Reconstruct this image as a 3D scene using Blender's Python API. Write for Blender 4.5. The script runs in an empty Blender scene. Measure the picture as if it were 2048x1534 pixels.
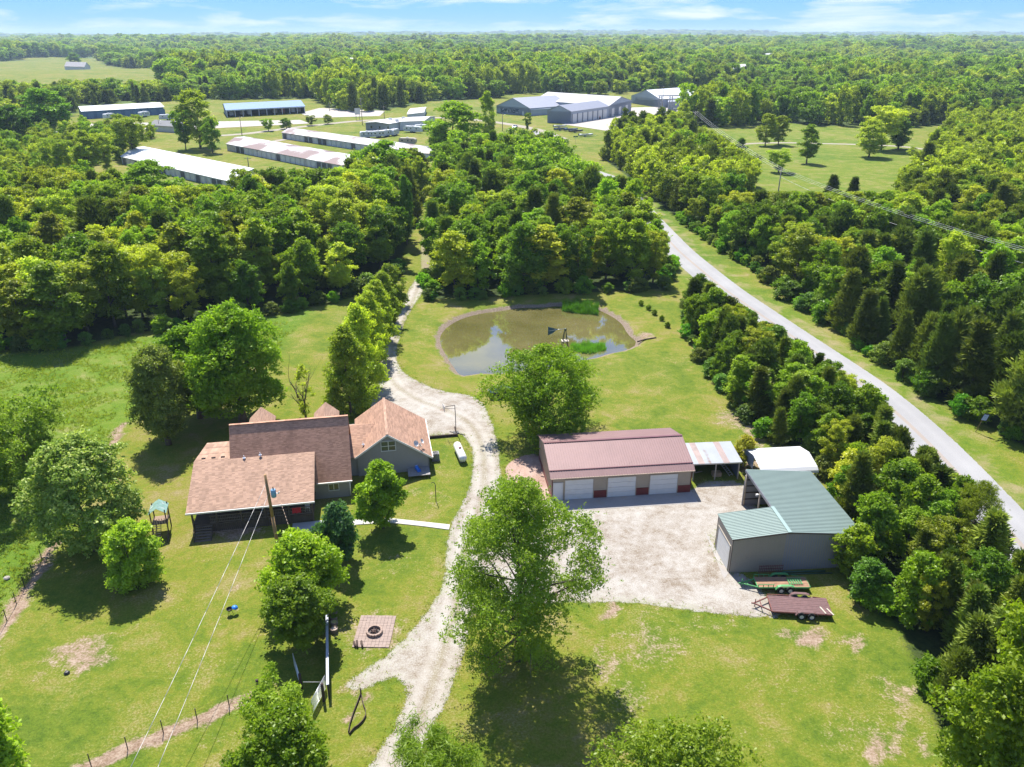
import bpy, bmesh, math, random
import numpy as np
from mathutils import Vector, Matrix
R = math.radians
random.seed(7); RNG = np.random.default_rng(11)
scene = bpy.context.scene
COL = scene.collection
# ---------------------------------------------------------------- camera
CAM_F, CAM_H, HORIZON = 1580.0, 46.0, 66.0
TH = math.atan((767.0 - HORIZON) / CAM_F); ST, CT = math.sin(TH), math.cos(TH)
cam_data = bpy.data.cameras.new('camera'); cam = bpy.data.objects.new('camera', cam_data); COL.objects.link(cam)
cam.location = (0, 0, CAM_H); cam.rotation_euler = (R(90) - TH, 0, 0)
cam_data.sensor_width = 36.0; cam_data.sensor_fit = 'HORIZONTAL'; cam_data.lens = 36.0 * CAM_F / 2048.0
cam_data.clip_start = 0.5; cam_data.clip_end = 60000
scene.camera = cam
# ---------------------------------------------------------------- light and sky
SUN_AZ, SUN_EL = R(-18.0), R(58.0)       # sun beyond the scene, a little to the left
world = bpy.data.worlds.new('World'); scene.world = world; world.use_nodes = True
wn = world.node_tree; wn.nodes.clear()
def N(nt, typ, **kw):
    n = nt.nodes.new(typ)
    for k, v in kw.items():
        if k.startswith('i_'):
            n.inputs[k[2:].replace('_', ' ')].default_value = v
        else: setattr(n, k, v)
    return n
sky = N(wn, 'ShaderNodeTexSky', sky_type='NISHITA', sun_disc=False, sun_elevation=SUN_EL, sun_rotation=SUN_AZ,
        altitude=3000.0, air_density=1.0, dust_density=0.0, ozone_density=3.0)
SKY_STRENGTH = 0.15
bg = N(wn, 'ShaderNodeBackground'); bg.inputs['Strength'].default_value = SKY_STRENGTH
wo = N(wn, 'ShaderNodeOutputWorld')
tc = N(wn, 'ShaderNodeTexCoord')
# thin cloud streaks: noise on the direction, stretched along the horizon, everywhere in the sky


cmb = N(wn, 'ShaderNodeVectorMath', operation='MULTIPLY'); cmb.inputs[1].default_value = (7.5, 7.5, 46.0); wn.links.new(tc.outputs['Generated'], cmb.inputs[0])
cn = N(wn, 'ShaderNodeTexNoise', i_Scale=1.0, i_Detail=7.0, i_Roughness=0.55, i_Distortion=0.3); wn.links.new(cmb.outputs[0], cn.inputs['Vector'])
cr = N(wn, 'ShaderNodeValToRGB'); wn.links.new(cn.outputs['Fac'], cr.inputs[0])
cr.color_ramp.elements[0].position = 0.475; cr.color_ramp.elements[0].color = (0, 0, 0, 1)
cr.color_ramp.elements[1].position = 0.64; cr.color_ramp.elements[1].color = (1, 1, 1, 1)
cf = N(wn, 'ShaderNodeMath', operation='MULTIPLY'); cf.inputs[1].default_value = 0.88; wn.links.new(cr.outputs[0], cf.inputs[0])
sat = N(wn, 'ShaderNodeMix', data_type='RGBA', blend_type='MULTIPLY'); sat.inputs[0].default_value = 1.0
sat.inputs[7].default_value = (0.50, 0.84, 1.26, 1)
# soft shoulder on the sky's brightness, the same in every direction
lum = N(wn, 'ShaderNodeRGBToBW'); wn.links.new(sky.outputs[0], lum.inputs[0])
l1 = N(wn, 'ShaderNodeMath', operation='DIVIDE'); l1.inputs[1].default_value = 3.2; wn.links.new(lum.outputs[0], l1.inputs[0])
l2 = N(wn, 'ShaderNodeMath', operation='ADD'); l2.inputs[1].default_value = 1.0; wn.links.new(l1.outputs[0], l2.inputs[0])
l3 = N(wn, 'ShaderNodeVectorMath', operation='DIVIDE'); wn.links.new(sky.outputs[0], l3.inputs[0]); wn.links.new(l2.outputs[0], l3.inputs[1])
wn.links.new(l3.outputs[0], sat.inputs[6])
cm = N(wn, 'ShaderNodeMix', data_type='RGBA'); cm.inputs[7].default_value = (3.0, 3.25, 3.45, 1)
wn.links.new(cf.outputs[0], cm.inputs[0]); wn.links.new(sat.outputs[2], cm.inputs[6])
wn.links.new(cm.outputs[2], bg.inputs[0]); wn.links.new(bg.outputs[0], wo.inputs[0])
sd_ = bpy.data.lights.new('sun', 'SUN'); sun = bpy.data.objects.new('sun', sd_); COL.objects.link(sun)
sd_.energy = 4.7; sd_.angle = R(0.53); sd_.color = (1.0, 0.955, 0.88)
sdir = Vector((math.sin(SUN_AZ) * math.cos(SUN_EL), math.cos(SUN_AZ) * math.cos(SUN_EL), math.sin(SUN_EL)))
sun.rotation_euler = sdir.to_track_quat('Z', 'Y').to_euler(); sun.location = (-40, 160, 200)
vs = scene.view_settings; scene.display_settings.display_device = 'sRGB'
vs.view_transform = 'Standard'; vs.look = 'None'; vs.exposure = 1.17; vs.gamma = 1.0; vs.use_curve_mapping = False
cy = scene.cycles
cy.max_bounces = 5; cy.diffuse_bounces = 3; cy.glossy_bounces = 3; cy.transmission_bounces = 4; cy.transparent_max_bounces = 12
cy.volume_bounces = 0; cy.use_denoising = True; cy.denoiser = 'OPENIMAGEDENOISE'; cy.denoising_input_passes = 'RGB_ALBEDO_NORMAL'; cy.denoising_prefilter = 'ACCURATE'; cy.caustics_reflective = False; cy.caustics_refractive = False
# ---------------------------------------------------------------- geometry of the view: a photo point on a height plane
def g(px, py, z=0.0):
    u = (px - 1024.0) / CAM_F; v = (py - 767.0) / CAM_F
    t = (z - CAM_H) / (-(ST + v * CT))
    return Vector((u * t, (CT - v * ST) * t, z))
def proj(x, y, z=0.0):
    dz = z - CAM_H; d = y * CT - dz * ST
    return 1024 + CAM_F * x / d, 767 - CAM_F * (y * ST + dz * CT) / d
def depth(x, y, z=0.0): return y * CT - (z - CAM_H) * ST
def height_for(p, topy):
    lo, hi = 0.0, 44.0
    for _ in range(40):
        m = (lo + hi) / 2
        if proj(p.x, p.y, m)[1] > topy: lo = m
        else: hi = m
    return lo
def poly(pts, z=0.0): return np.array([g(a, b, z)[:2] for a, b in pts])
def smooth_poly(P, it=2):
    for _ in range(it):
        Q = np.roll(P, -1, axis=0); P = np.stack([P * .75 + Q * .25, P * .25 + Q * .75], 1).reshape(-1, 2)
    return P
def sdist(X, Y, P):
    """signed distance to polygon P, positive inside"""
    X = np.asarray(X, float); Y = np.asarray(Y, float); shp = X.shape; X = X.ravel(); Y = Y.ravel()
    d = np.full(X.shape, 1e18); ins = np.zeros(X.shape, bool)
    for i in range(len(P)):
        a = P[i]; b = P[(i + 1) % len(P)]; ab = b - a; L = (ab ** 2).sum() + 1e-12
        t = np.clip(((X - a[0]) * ab[0] + (Y - a[1]) * ab[1]) / L, 0, 1)
        d = np.minimum(d, (X - a[0] - t * ab[0]) ** 2 + (Y - a[1] - t * ab[1]) ** 2)
        c = ((a[1] > Y) != (b[1] > Y))
        with np.errstate(divide='ignore', invalid='ignore'):
            xi = (b[0] - a[0]) * (Y - a[1]) / (b[1] - a[1]) + a[0]
        ins ^= c & (X < xi)
    return (np.sqrt(d) * np.where(ins, 1, -1)).reshape(shp)
def dline(X, Y, P):
    X = np.asarray(X, float); Y = np.asarray(Y, float); d = np.full(X.shape, 1e18)
    for i in range(len(P) - 1):
        a = P[i]; b = P[i + 1]; ab = b - a; L = (ab ** 2).sum() + 1e-12
        t = np.clip(((X - a[0]) * ab[0] + (Y - a[1]) * ab[1]) / L, 0, 1)
        d = np.minimum(d, (X - a[0] - t * ab[0]) ** 2 + (Y - a[1] - t * ab[1]) ** 2)
    return np.sqrt(d)
def sstep(a, b, x):
    t = np.clip((x - a) / (b - a), 0, 1); return t * t * (3 - 2 * t)
# ---------------------------------------------------------------- materials
MATS = {}
def newmat(name):
    m = bpy.data.materials.new(name); m.use_nodes = True; m.node_tree.nodes.clear(); MATS[name] = m; return m, m.node_tree
def ramp(nt, stops):
    r = N(nt, 'ShaderNodeValToRGB'); e = r.color_ramp.elements
    e[0].position, e[0].color = stops[0][0], (*stops[0][1], 1); e[1].position, e[1].color = stops[-1][0], (*stops[-1][1], 1)
    for p, c in stops[1:-1]:
        q = e.new(p); q.color = (*c, 1)
    return r
def pos(nt, obj=False):
    if obj: return N(nt, 'ShaderNodeTexCoord').outputs['Object']
    return N(nt, 'ShaderNodeNewGeometry').outputs['Position']
def noise(nt, src, scale, detail=4.0, rough=.55, dist=0.0):
    n = N(nt, 'ShaderNodeTexNoise', i_Scale=scale, i_Detail=detail, i_Roughness=rough, i_Distortion=dist)
    nt.links.new(src, n.inputs['Vector']); return n.outputs['Fac']
def math_(nt, op, a, b=None, c=None):
    n = N(nt, 'ShaderNodeMath', operation=op)
    for i, v in enumerate((a, b, c)):
        if v is None: continue
        if isinstance(v, (int, float)): n.inputs[i].default_value = v
        else: nt.links.new(v, n.inputs[i])
    return n.outputs[0]
def mixc(nt, f, a, b, mode='MIX'):
    n = N(nt, 'ShaderNodeMix', data_type='RGBA', blend_type=mode)
    for i, v in ((0, f), (6, a), (7, b)):
        if isinstance(v, (int, float)): n.inputs[i].default_value = v
        elif isinstance(v, tuple): n.inputs[i].default_value = (*v, 1) if len(v) == 3 else v
        else: nt.links.new(v, n.inputs[i])
    return n.outputs[2]
def attr(nt, name, out='Fac'):
    return N(nt, 'ShaderNodeAttribute', attribute_name=name).outputs[out]
def finish(nt, color, rough=.8, metal=0.0, spec=.5, bump=None, bstr=.3, bdist=.05, alpha=None, trans=None):
    p = N(nt, 'ShaderNodeBsdfPrincipled'); o = N(nt, 'ShaderNodeOutputMaterial')
    if isinstance(color, tuple): p.inputs['Base Color'].default_value = (*color, 1)
    else: nt.links.new(color, p.inputs['Base Color'])
    if isinstance(rough, (int, float)): p.inputs['Roughness'].default_value = rough
    else: nt.links.new(rough, p.inputs['Roughness'])
    p.inputs['Metallic'].default_value = metal; p.inputs['Specular IOR Level'].default_value = spec
    if bump is not None:
        b = N(nt, 'ShaderNodeBump'); b.inputs['Strength'].default_value = bstr; b.inputs['Distance'].default_value = bdist
        nt.links.new(bump, b.inputs['Height']); nt.links.new(b.outputs[0], p.inputs['Normal'])
    if alpha is not None: nt.links.new(alpha, p.inputs['Alpha'])
    nt.links.new(p.outputs[0], o.inputs[0]); return p
def plain(name, c, rough=.6, metal=0.0, var=.18, scale=1.5, spec=.4, dirt=None):
    """painted / bare surface with mild wear"""
    if name in MATS: return MATS[name]
    m, nt = newmat(name); ps = pos(nt)
    n1 = noise(nt, ps, scale, 5); n2 = noise(nt, ps, scale * 9, 3)
    f = math_(nt, 'ADD', math_(nt, 'MULTIPLY', n1, .65), math_(nt, 'MULTIPLY', n2, .35))
    r = ramp(nt, [(.3, tuple(x * (1 - var) for x in c)), (.7, tuple(min(1, x * (1 + var)) for x in c))])
    nt.links.new(f, r.inputs[0]); colr = r.outputs[0]
    if dirt:
        mk = N(nt, 'ShaderNodeMapRange'); mk.inputs[1].default_value = .56; mk.inputs[2].default_value = .68
        nt.links.new(noise(nt, ps, scale * .6, 6), mk.inputs[0]); colr = mixc(nt, math_(nt, 'MULTIPLY', mk.outputs[0], dirt[1]), colr, dirt[0])
    finish(nt, colr, rough, metal, spec, bump=n2, bstr=.15, bdist=.01); return m
# ---------------------------------------------------------------- mesh builders
def link(ob, parent=None):
    COL.objects.link(ob)
    if parent is not None: ob.parent = parent
    return ob
def mesh_np(name, V, F4, mat, attrs=None, smooth=False):
    """V (n,3), F4 (m,k) same-size polygons"""
    me = bpy.data.meshes.new(name); V = np.asarray(V, np.float32); F4 = np.asarray(F4, np.int32); k = F4.shape[1]
    me.vertices.add(len(V)); me.vertices.foreach_set('co', V.ravel())
    me.loops.add(F4.size); me.loops.foreach_set('vertex_index', F4.ravel())
    me.polygons.add(len(F4)); me.polygons.foreach_set('loop_start', np.arange(0, F4.size, k, dtype=np.int32))
    me.polygons.foreach_set('loop_total', np.full(len(F4), k, np.int32))
    if smooth: me.polygons.foreach_set('use_smooth', np.ones(len(F4), bool))
    for an, (typ, dom, arr) in (attrs or {}).items():
        a = me.attributes.new(an, typ, dom); arr = np.asarray(arr, np.float32)
        a.data.foreach_set('color' if 'COLOR' in typ else 'value', arr.ravel())
    if mat is not None: me.materials.append(mat)
    me.update(calc_edges=True); return me
class MB:
    def __init__(s): s.v = []; s.f = []; s.sm = []
    def add(s, vs, fs, smooth=False):
        o = len(s.v); s.v += [tuple(v) for v in vs]
        for f in fs: s.f.append(tuple(i + o for i in f)); s.sm.append(smooth)
        return s
    def box(s, x0, x1, y0, y1, z0, z1, M=None):
        vs = [(x, y, z) for z in (z0, z1) for y in (y0, y1) for x in (x0, x1)]
        if M is not None: vs = [M @ Vector(v) for v in vs]
        return s.add(vs, [(0, 2, 3, 1), (4, 5, 7, 6), (0, 1, 5, 4), (2, 6, 7, 3), (0, 4, 6, 2), (1, 3, 7, 5)])
    def slab(s, pts, t):
        """thick sheet: polygon pts (3D) extruded by vector t"""
        n = len(pts); t = Vector(t); a = [Vector(p) for p in pts]; b = [p + t for p in a]
        return s.add(a + b, [tuple(range(n))[::-1], tuple(range(n, 2 * n))] + [(i, (i + 1) % n, (i + 1) % n + n, i + n) for i in range(n)])
    def tube(s, p, q, r0, r1=None, n=8, smooth=True, cap=True):
        p = Vector(p); q = Vector(q); r1 = r0 if r1 is None else r1; d = (q - p)
        if d.length < 1e-6: return s
        d.normalize(); a = d.orthogonal().normalized(); b = d.cross(a); vs = []
        for c, r in ((p, r0), (q, r1)):
            for i in range(n):
                w = 2 * math.pi * i / n; vs.append(c + a * math.cos(w) * r + b * math.sin(w) * r)
        o = len(s.v); s.add(vs, [(i, (i + 1) % n, (i + 1) % n + n, i + n) for i in range(n)], smooth)
        if cap: s.f += [tuple(o + i for i in range(n))[::-1], tuple(o + n + i for i in range(n))]; s.sm += [False, False]
        return s
    def path(s, pts, rad, n=6):
        for i in range(len(pts) - 1):
            r0 = rad[i] if hasattr(rad, '__len__') else rad; r1 = rad[i + 1] if hasattr(rad, '__len__') else rad
            s.tube(pts[i], pts[i + 1], r0, r1, n)
        return s
    def bar(s, p, q, w, h):
        """rectangular bar from p to q, w across (horizontal), h tall"""
        p = Vector(p); q = Vector(q); d = (q - p).normalized(); up = Vector((0, 0, 1))
        if abs(d.z) > .95: up = Vector((0, 1, 0))
        a = d.cross(up).normalized(); b = a.cross(d).normalized(); vs = []
        for c in (p, q):
            for i, j in ((-1, -1), (1, -1), (1, 1), (-1, 1)): vs.append(c + a * i * w / 2 + b * j * h / 2)
        return s.add(vs, [(0, 1, 2, 3)[::-1], (4, 5, 6, 7), (0, 1, 5, 4), (1, 2, 6, 5), (2, 3, 7, 6), (3, 0, 4, 7)])
    def lathe(s, prof, M=None, n=16, smooth=True):
        """prof: [(r,z)] around z"""
        M = M or Matrix(); k = len(prof); vs = []
        for r, z in prof:
            for i in range(n):
                w = 2 * math.pi * i / n; vs.append(M @ Vector((r * math.cos(w), r * math.sin(w), z)))
        fs = [(j * n + i, j * n + (i + 1) % n, (j + 1) * n + (i + 1) % n, (j + 1) * n + i) for j in range(k - 1) for i in range(n)]
        return s.add(vs, fs, smooth)
    def mesh(s, name, mat):
        me = bpy.data.meshes.new(name); me.from_pydata([tuple(v) for v in s.v], [], s.f)
        me.polygons.foreach_set('use_smooth', s.sm)
        bm = bmesh.new(); bm.from_mesh(me); bmesh.ops.recalc_face_normals(bm, faces=bm.faces); bm.to_mesh(me); bm.free()
        me.materials.append(mat); me.update(); return me
    def build(s, name, mat, parent=None, **kw):
        o = link(bpy.data.objects.new(name, s.mesh(name, mat)), parent)
        for k, v in kw.items(): o[k] = v
        return o
def tag(o, label, cat, group=None, kind=None):
    o['label'] = label; o['category'] = cat
    if group: o['group'] = group
    if kind: o['kind'] = kind
    return o
def thing(name, label, cat, loc=(0, 0, 0), rot=0.0, group=None):
    o = bpy.data.objects.new(name, None); COL.objects.link(o); o.empty_display_size = .3
    o.location = loc; o.rotation_euler = (0, 0, rot); return tag(o, label, cat, group)
def structure(o, kind='structure'): o['kind'] = kind; return o
def children_of(o): return [c for c in bpy.data.objects if c.parent == o]
def dup(root, loc=None, rot=None, label=None, group=None, scale=None, kids=None):
    """copy a thing with copies of its parts and sub-parts (mesh data shared)"""
    def cp(o, par):
        c = o.copy(); COL.objects.link(c); c.parent = par
        for ch in (tree_map.get(o.name) or []): cp(ch, c)
        return c
    tree_map = {}
    def walk(o):
        tree_map[o.name] = list(o.children)
        for ch in o.children: walk(ch)
    walk(root); c = cp(root, root.parent)
    if loc is not None: c.location = loc
    if rot is not None: c.rotation_euler = (0, 0, rot)
    if scale is not None: c.scale = scale
    if label: c['label'] = label
    if group: c['group'] = group
    return c
# ================================================================ land
def hills(X, Y):
    X = np.asarray(X, float); Y = np.asarray(Y, float); r = np.sqrt(X ** 2 + Y ** 2)
    n = (np.sin(X / 210 + 1.3) * np.cos(Y / 260 + .4) + .6 * np.sin(X / 97 - Y / 130 + 2) + .5 * np.sin(X / 480 + Y / 350))
    n2 = np.sin(X / 1900 + .8) * .6 + np.sin(Y / 1500 + X / 4300) * .8 + .35 * np.sin(X / 700 + 2.2)
    rr = np.sin(X / 1500 + 1.1) * .5 + .5 * np.sin(X / 640 - 1) + .3 * np.sin(X / 290)
    h = sstep(520, 1500, r) * 5.0 * n + sstep(1500, 4500, r) * 9.0 * n2 - sstep(900, 2600, r) * 4
    ridge = np.exp(-((Y - 9500 - 500 * np.sin(X / 2100)) / 1500.0) ** 2) * (34 + 18 * rr) + np.exp(-((Y - 6300 + .22 * X) / 900.0) ** 2) * (12 + 8 * rr) * sstep(-500, -2800, X)
    return h + ridge
POND = smooth_poly(poly([(886, 690), (884, 672), (898, 654), (925, 638), (965, 627), (1010, 622), (1040, 616), (1085, 616), (1120, 612), (1160, 620), (1192, 619), (1222, 634), (1240, 648), (1250, 668), (1272, 686), (1248, 700), (1214, 705), (1190, 714), (1150, 720), (1090, 737), (1040, 738), (1000, 746), (955, 744), (925, 751), (914, 735), (900, 715)], -.5), 1)
def gz(x, y):
    """ground height"""
    x = np.asarray(x, float); y = np.asarray(y, float); z = hills(x, y)
    near = (np.abs(x - 5) < 60) & (y > 85) & (y < 160)
    if near.any():
        sd = np.full(x.shape, -99.0); sd[near] = sdist(x[near], y[near], POND)
        z = z - 1.5 * sstep(-2.2, 2.2, sd)
    return z
def gzf(x, y): return float(gz(np.array([x]), np.array([y]))[0])
ROAD = np.array([g(a, b)[:2] for a, b in [(1078, 262), (1100, 285), (1135, 318), (1180, 343), (1222, 356), (1268, 402), (1306, 447), (1360, 505), (1450, 580), (1580, 670), (1745, 782), (1859, 885), (2000, 1040), (2120, 1180), (2320, 1440)]])
DRIVE = smooth_poly(poly([(838, 548), (812, 588), (796, 636), (774, 672), (762, 712), (757, 765), (742, 800), (735, 845), (790, 872), (858, 870), (915, 867), (930, 872), (948, 905), (944, 965), (930, 1000), (905, 1045), (893, 1090), (890, 1170), (855, 1225), (800, 1290), (735, 1340), (700, 1358), (690, 1374), (722, 1380), (765, 1360), (800, 1352), (818, 1385), (795, 1450), (750, 1515), (700, 1600), (810, 1600), (845, 1480), (885, 1420), (912, 1350), (930, 1290), (942, 1225), (1000, 1228), (1120, 1200), (1180, 1205), (1250, 1203), (1390, 1222), (1545, 1238), (1570, 1222), (1535, 1195), (1490, 1150), (1455, 1140), (1425, 1096), (1440, 1060), (1530, 1030), (1500, 1000), (1487, 962), (1400, 962), (1385, 985), (1240, 988), (1105, 996), (1060, 1015), (1010, 1020), (1002, 990), (1000, 930), (994, 880), (978, 830), (962, 800), (930, 788), (880, 783), (820, 755), (800, 738), (790, 712), (800, 665), (820, 620), (846, 585), (856, 552)]), 1)
def fillet(P, n=3):
    P = np.array([g(a, b)[:2] for a, b in P])
    for _ in range(n): P = np.concatenate([P[:1], np.stack([P[:-1] * .75 + P[1:] * .25, P[:-1] * .25 + P[1:] * .75], 1).reshape(-1, 2), P[-1:]])
    return P
TR_A = fillet([(846, 552), (815, 625), (782, 700), (772, 755), (830, 800), (925, 830), (966, 880), (972, 980), (938, 1070), (920, 1160), (905, 1250), (875, 1335), (848, 1420), (795, 1530), (760, 1600)])
TR_B = fillet([(925, 1110), (1010, 1140), (1150, 1120), (1240, 1060), (1245, 1000)]); TR_C = fillet([(915, 1175), (1060, 1180), (1260, 1150), (1380, 1120), (1436, 1100)])
PINK = smooth_poly(poly([(1010, 935), (1030, 915), (1080, 905), (1088, 940), (1104, 992), (1070, 1010), (1030, 985), (1012, 958)]), 1)
DRIVE2 = poly([(842, 552), (858, 552), (862, 480), (866, 440), (852, 440), (842, 490)])
OPENS = {k: poly(v) for k, v in dict(
    works=[(-60, 262), (-60, 245), (150, 235), (160, 212), (440, 200), (620, 198), (650, 212), (700, 226), (760, 223), (860, 203), (1000, 195), (1000, 188), (1270, 183), (1425, 180), (1412, 205), (1362, 244), (1330, 262), (1240, 265), (1200, 292), (1200, 330), (1130, 300), (1080, 285), (960, 305), (870, 312), (760, 350), (700, 385), (600, 410), (500, 425), (400, 420), (200, 385), (130, 352), (240, 318), (160, 268)],
    clearing=[(1400, 292), (1440, 266), (1560, 247), (1700, 256), (1850, 286), (1870, 300), (1830, 350), (1800, 400), (1700, 440), (1630, 425), (1530, 400), (1470, 350)],
    far_field=[(-160, 190), (-160, 128), (0, 120), (60, 114), (190, 112), (215, 126), (345, 138), (320, 165), (260, 178), (120, 188)],
    far_strip=[(1500, 158), (1520, 150), (1620, 141), (1680, 137), (1692, 141), (1590, 150), (1560, 160)],
    ).items()}
ZONES = {k: poly(v) for k, v in dict(
    west=[(-230, 722), (0, 702), (150, 695), (260, 668), (420, 648), (560, 625), (690, 600), (790, 556), (812, 500), (838, 440), (846, 400), (862, 352), (760, 352), (700, 385), (600, 410), (500, 425), (380, 428), (250, 420), (100, 440), (-200, 440)],
    pond=[(858, 600), (960, 596), (1050, 590), (1200, 585), (1330, 578), (1345, 520), (1318, 478), (1262, 425), (1205, 372), (1165, 350), (1100, 322), (1000, 322), (880, 345), (876, 420), (872, 470), (852, 560)],
    yards=[(-300, 440), (100, 440), (250, 415), (200, 385), (130, 356), (232, 330), (252, 312), (292, 290), (312, 272), (160, 264), (-300, 262)],
    east=[(1205, 318), (1240, 272), (1330, 262), (1400, 290), (1470, 350), (1530, 400), (1630, 425), (1700, 440), (1800, 400), (1830, 350), (1880, 300), (1900, 250), (2700, 250), (2700, 1100), (2300, 1080), (2060, 902), (1960, 846), (1880, 808), (1780, 738), (1680, 664), (1590, 602), (1480, 522), (1375, 452), (1300, 396), (1250, 350)],
    strip=[(1372, 600), (1440, 600), (1500, 628), (1575, 690), (1690, 790), (1790, 900), (1880, 1010), (1960, 1120), (2080, 1280), (2120, 1600), (1900, 1600), (1882, 1500), (1850, 1385), (1800, 1275), (1750, 1185), (1725, 1110), (1690, 1040), (1655, 960), (1625, 900), (1540, 888), (1500, 850), (1440, 770), (1400, 710), (1375, 660)],
    ).items()}
# ---- one sheet of ground, fine near, coarse far
def axis(lo, hi, step, far, growth):
    a = list(np.arange(lo, hi + .01, step)); s = step
    b = []; x = hi
    while x < far: s *= growth; x += s; b.append(x)
    s = step; c = []; x = lo
    while x > -far: s *= growth; x -= s; c.append(x)
    return np.array(c[::-1] + a + b)
def gapf(A, B): return np.sin(A / 170 + 3 * np.sin(B / 410)) * np.cos(B / 240 + 2 * np.sin(A / 350))
xs = axis(-95, 110, 1.0, 13000, 1.055)
ys = axis(25, 165, 1.0, 14200, 1.045); ys = ys[ys > -400]
GX, GY = np.meshgrid(xs, ys); nx, ny = len(xs), len(ys)
GZ = gz(GX.ravel(), GY.ravel()).reshape(GX.shape)
far_m = np.sqrt(GX ** 2 + GY ** 2)
def zone_masks():
    S = GX.shape; Xf, Yf = GX.ravel(), GY.ravel(); r = far_m.ravel()
    forest = np.zeros(Xf.size); m = Yf > 452
    forest[m] = 1
    for k in ('works', 'clearing', 'far_field', 'far_strip'):
        s = sdist(Xf, Yf, OPENS[k]); forest = np.where(m, np.minimum(forest, 1 - sstep(-6, 4, s)), forest)
    forest = np.where((Yf > 950) & (gapf(Xf, Yf) > .84), .0, forest)
    loc = r < 900
    for k, P in ZONES.items():
        s = np.full(Xf.size, -99.0); s[loc] = sdist(Xf[loc], Yf[loc], P)
        forest = np.maximum(forest, sstep(-1.5, 2.0, s) * (0.35 if k == 'yards' else 1))
    nr = (np.abs(Xf) < 140) & (Yf < 300)
    dirt = np.zeros(Xf.size)
    for px, py, rx, ry, a in DIRT:
        c = g(px, py); k = CAM_F / depth(c.x, c.y); q = g(px, py + ry); wy = abs(c.y - q.y); wx = rx / k
        qx = Xf + .55 * np.sin(Yf * 2.1 + px) + .35 * np.sin(Yf * 4.3 + Xf * 1.7); qy = Yf + .5 * np.sin(Xf * 1.9 + py) + .3 * np.sin(Xf * 4.1 - Yf); dd = np.sqrt(((qx - c.x) / wx) ** 2 + ((qy - c.y) / wy) ** 2); dirt = np.maximum(dirt, a * .92 * (1 - sstep(.3, 1.6, dd)))
    sp = np.full(Xf.size, -99.0); sp[nr] = sdist(Xf[nr], Yf[nr], POND)
    bank = sstep(-1.9, -.8, sp)
    for L, w in LANES:
        d = np.full(Xf.size, 99.0); d[nr] = dline(Xf[nr], Yf[nr], L); dirt = np.maximum(dirt, (1 - sstep(w * .7, w * 1.7, d)) * .98)
    mead = np.zeros(Xf.size); s = np.full(Xf.size, -99.0); s[nr] = sdist(Xf[nr], Yf[nr], MEADOW); mead = sstep(-1.5, 1.5, s)
    s = np.full(Xf.size, -99.0); ll = r < 1200
    s[ll] = sdist(Xf[ll], Yf[ll], OPENS['clearing']); mead = np.maximum(mead, .45 * sstep(-2, 2, s))
    rd = np.full(Xf.size, 99.0); rd[ll] = dline(Xf[ll], Yf[ll], ROAD); verge = (1 - sstep(5.0, 9.0, rd))
    mead = np.maximum(mead, .55 * verge)
    a = np.stack([dirt, mead, forest, np.ones(Xf.size)], 1); b = np.stack([bank, sstep(300, 700, Yf) , verge, np.ones(Xf.size)], 1)
    return a, b
DIRT = [(160, 1310, 75, 42, .78), (70, 1350, 30, 20, .5), (250, 1265, 30, 12, .45), (465, 1178, 26, 10, .7), (462, 1230, 16, 9, .8), (1620, 1275, 62, 20, .95), (1700, 1280, 30, 22, .7),
        (1800, 1390, 40, 60, .62), (1830, 1480, 30, 40, .66), (1760, 1500, 45, 28, .8), (1470, 838, 45, 26, .66), (1510, 870, 30, 30, .8), (1500, 925, 30, 28, .8), (1215, 1218, 28, 22, .95), (1290, 1225, 40, 14, .5), (1100, 1235, 60, 24, .45),
        (752, 1265, 62, 46, .75), (735, 1305, 16, 20, .7), (715, 1420, 18, 40, .9), (715, 1380, 34, 26, .7), (676, 1250, 12, 60, .7), (815, 985, 45, 12, .45), (880, 930, 20, 30, .4), (30, 1155, 14, 6, .9), (1640, 1200, 40, 24, .35),
        (820, 1180, 25, 14, .35), (430, 1120, 50, 12, .3), (455, 1060, 75, 20, .9), (1150, 1010, 60, 18, .4), (1290, 672, 22, 9, .9), (1300, 1290, 95, 60, .50), (1260, 1400, 60, 60, .46), (1420, 1250, 110, 22, .40), (1560, 1370, 150, 70, .30), (1700, 1460, 120, 60, .40), (1450, 1480, 160, 40, .34), (1215, 1330, 35, 60, .62), (560, 1230, 60, 60, .34), (400, 1330, 120, 60, .32), (800, 1130, 70, 40, .34), (480, 1480, 120, 40, .34), (1480, 770, 40, 60, .45), (1360, 720, 60, 20, .35), (870, 1000, 40, 40, .40), (960, 640, 110, 12, .35), (850, 660, 20, 60, .35),
        (560, 1350, 30, 40, .2), (350, 1190, 60, 18, .25), (900, 1370, 22, 50, .3), (515, 1365, 6, 8, .5), (1000, 640, 60, 6, .0), (860, 620, 26, 14, .35), (1310, 800, 60, 16, .15), (1400, 770, 30, 30, .2)]
LANES = [(np.array([g(a, b)[:2] for a, b in [(112, 1080), (60, 1170), (0, 1265), (-40, 1330)]]), .55),
         (np.array([g(a, b)[:2] for a, b in [(520, 1388), (430, 1425), (340, 1465), (250, 1500), (150, 1545), (60, 1590)]]), .55),
         (np.array([g(a, b)[:2] for a, b in [(245, 850), (228, 880), (205, 920)]]), .5)]
MEADOW = smooth_poly(poly([(-300, 730), (0, 705), (150, 700), (260, 675), (420, 655), (560, 628), (640, 612), (600, 650), (560, 700), (420, 800), (250, 845), (225, 885), (112, 1082), (0, 1262), (-250, 1500)]), 1)
ga, gb = zone_masks()
idx = np.arange(nx * ny).reshape(ny, nx)
F = np.stack([idx[:-1, :-1], idx[:-1, 1:], idx[1:, 1:], idx[1:, :-1]], -1).reshape(-1, 4)
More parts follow.
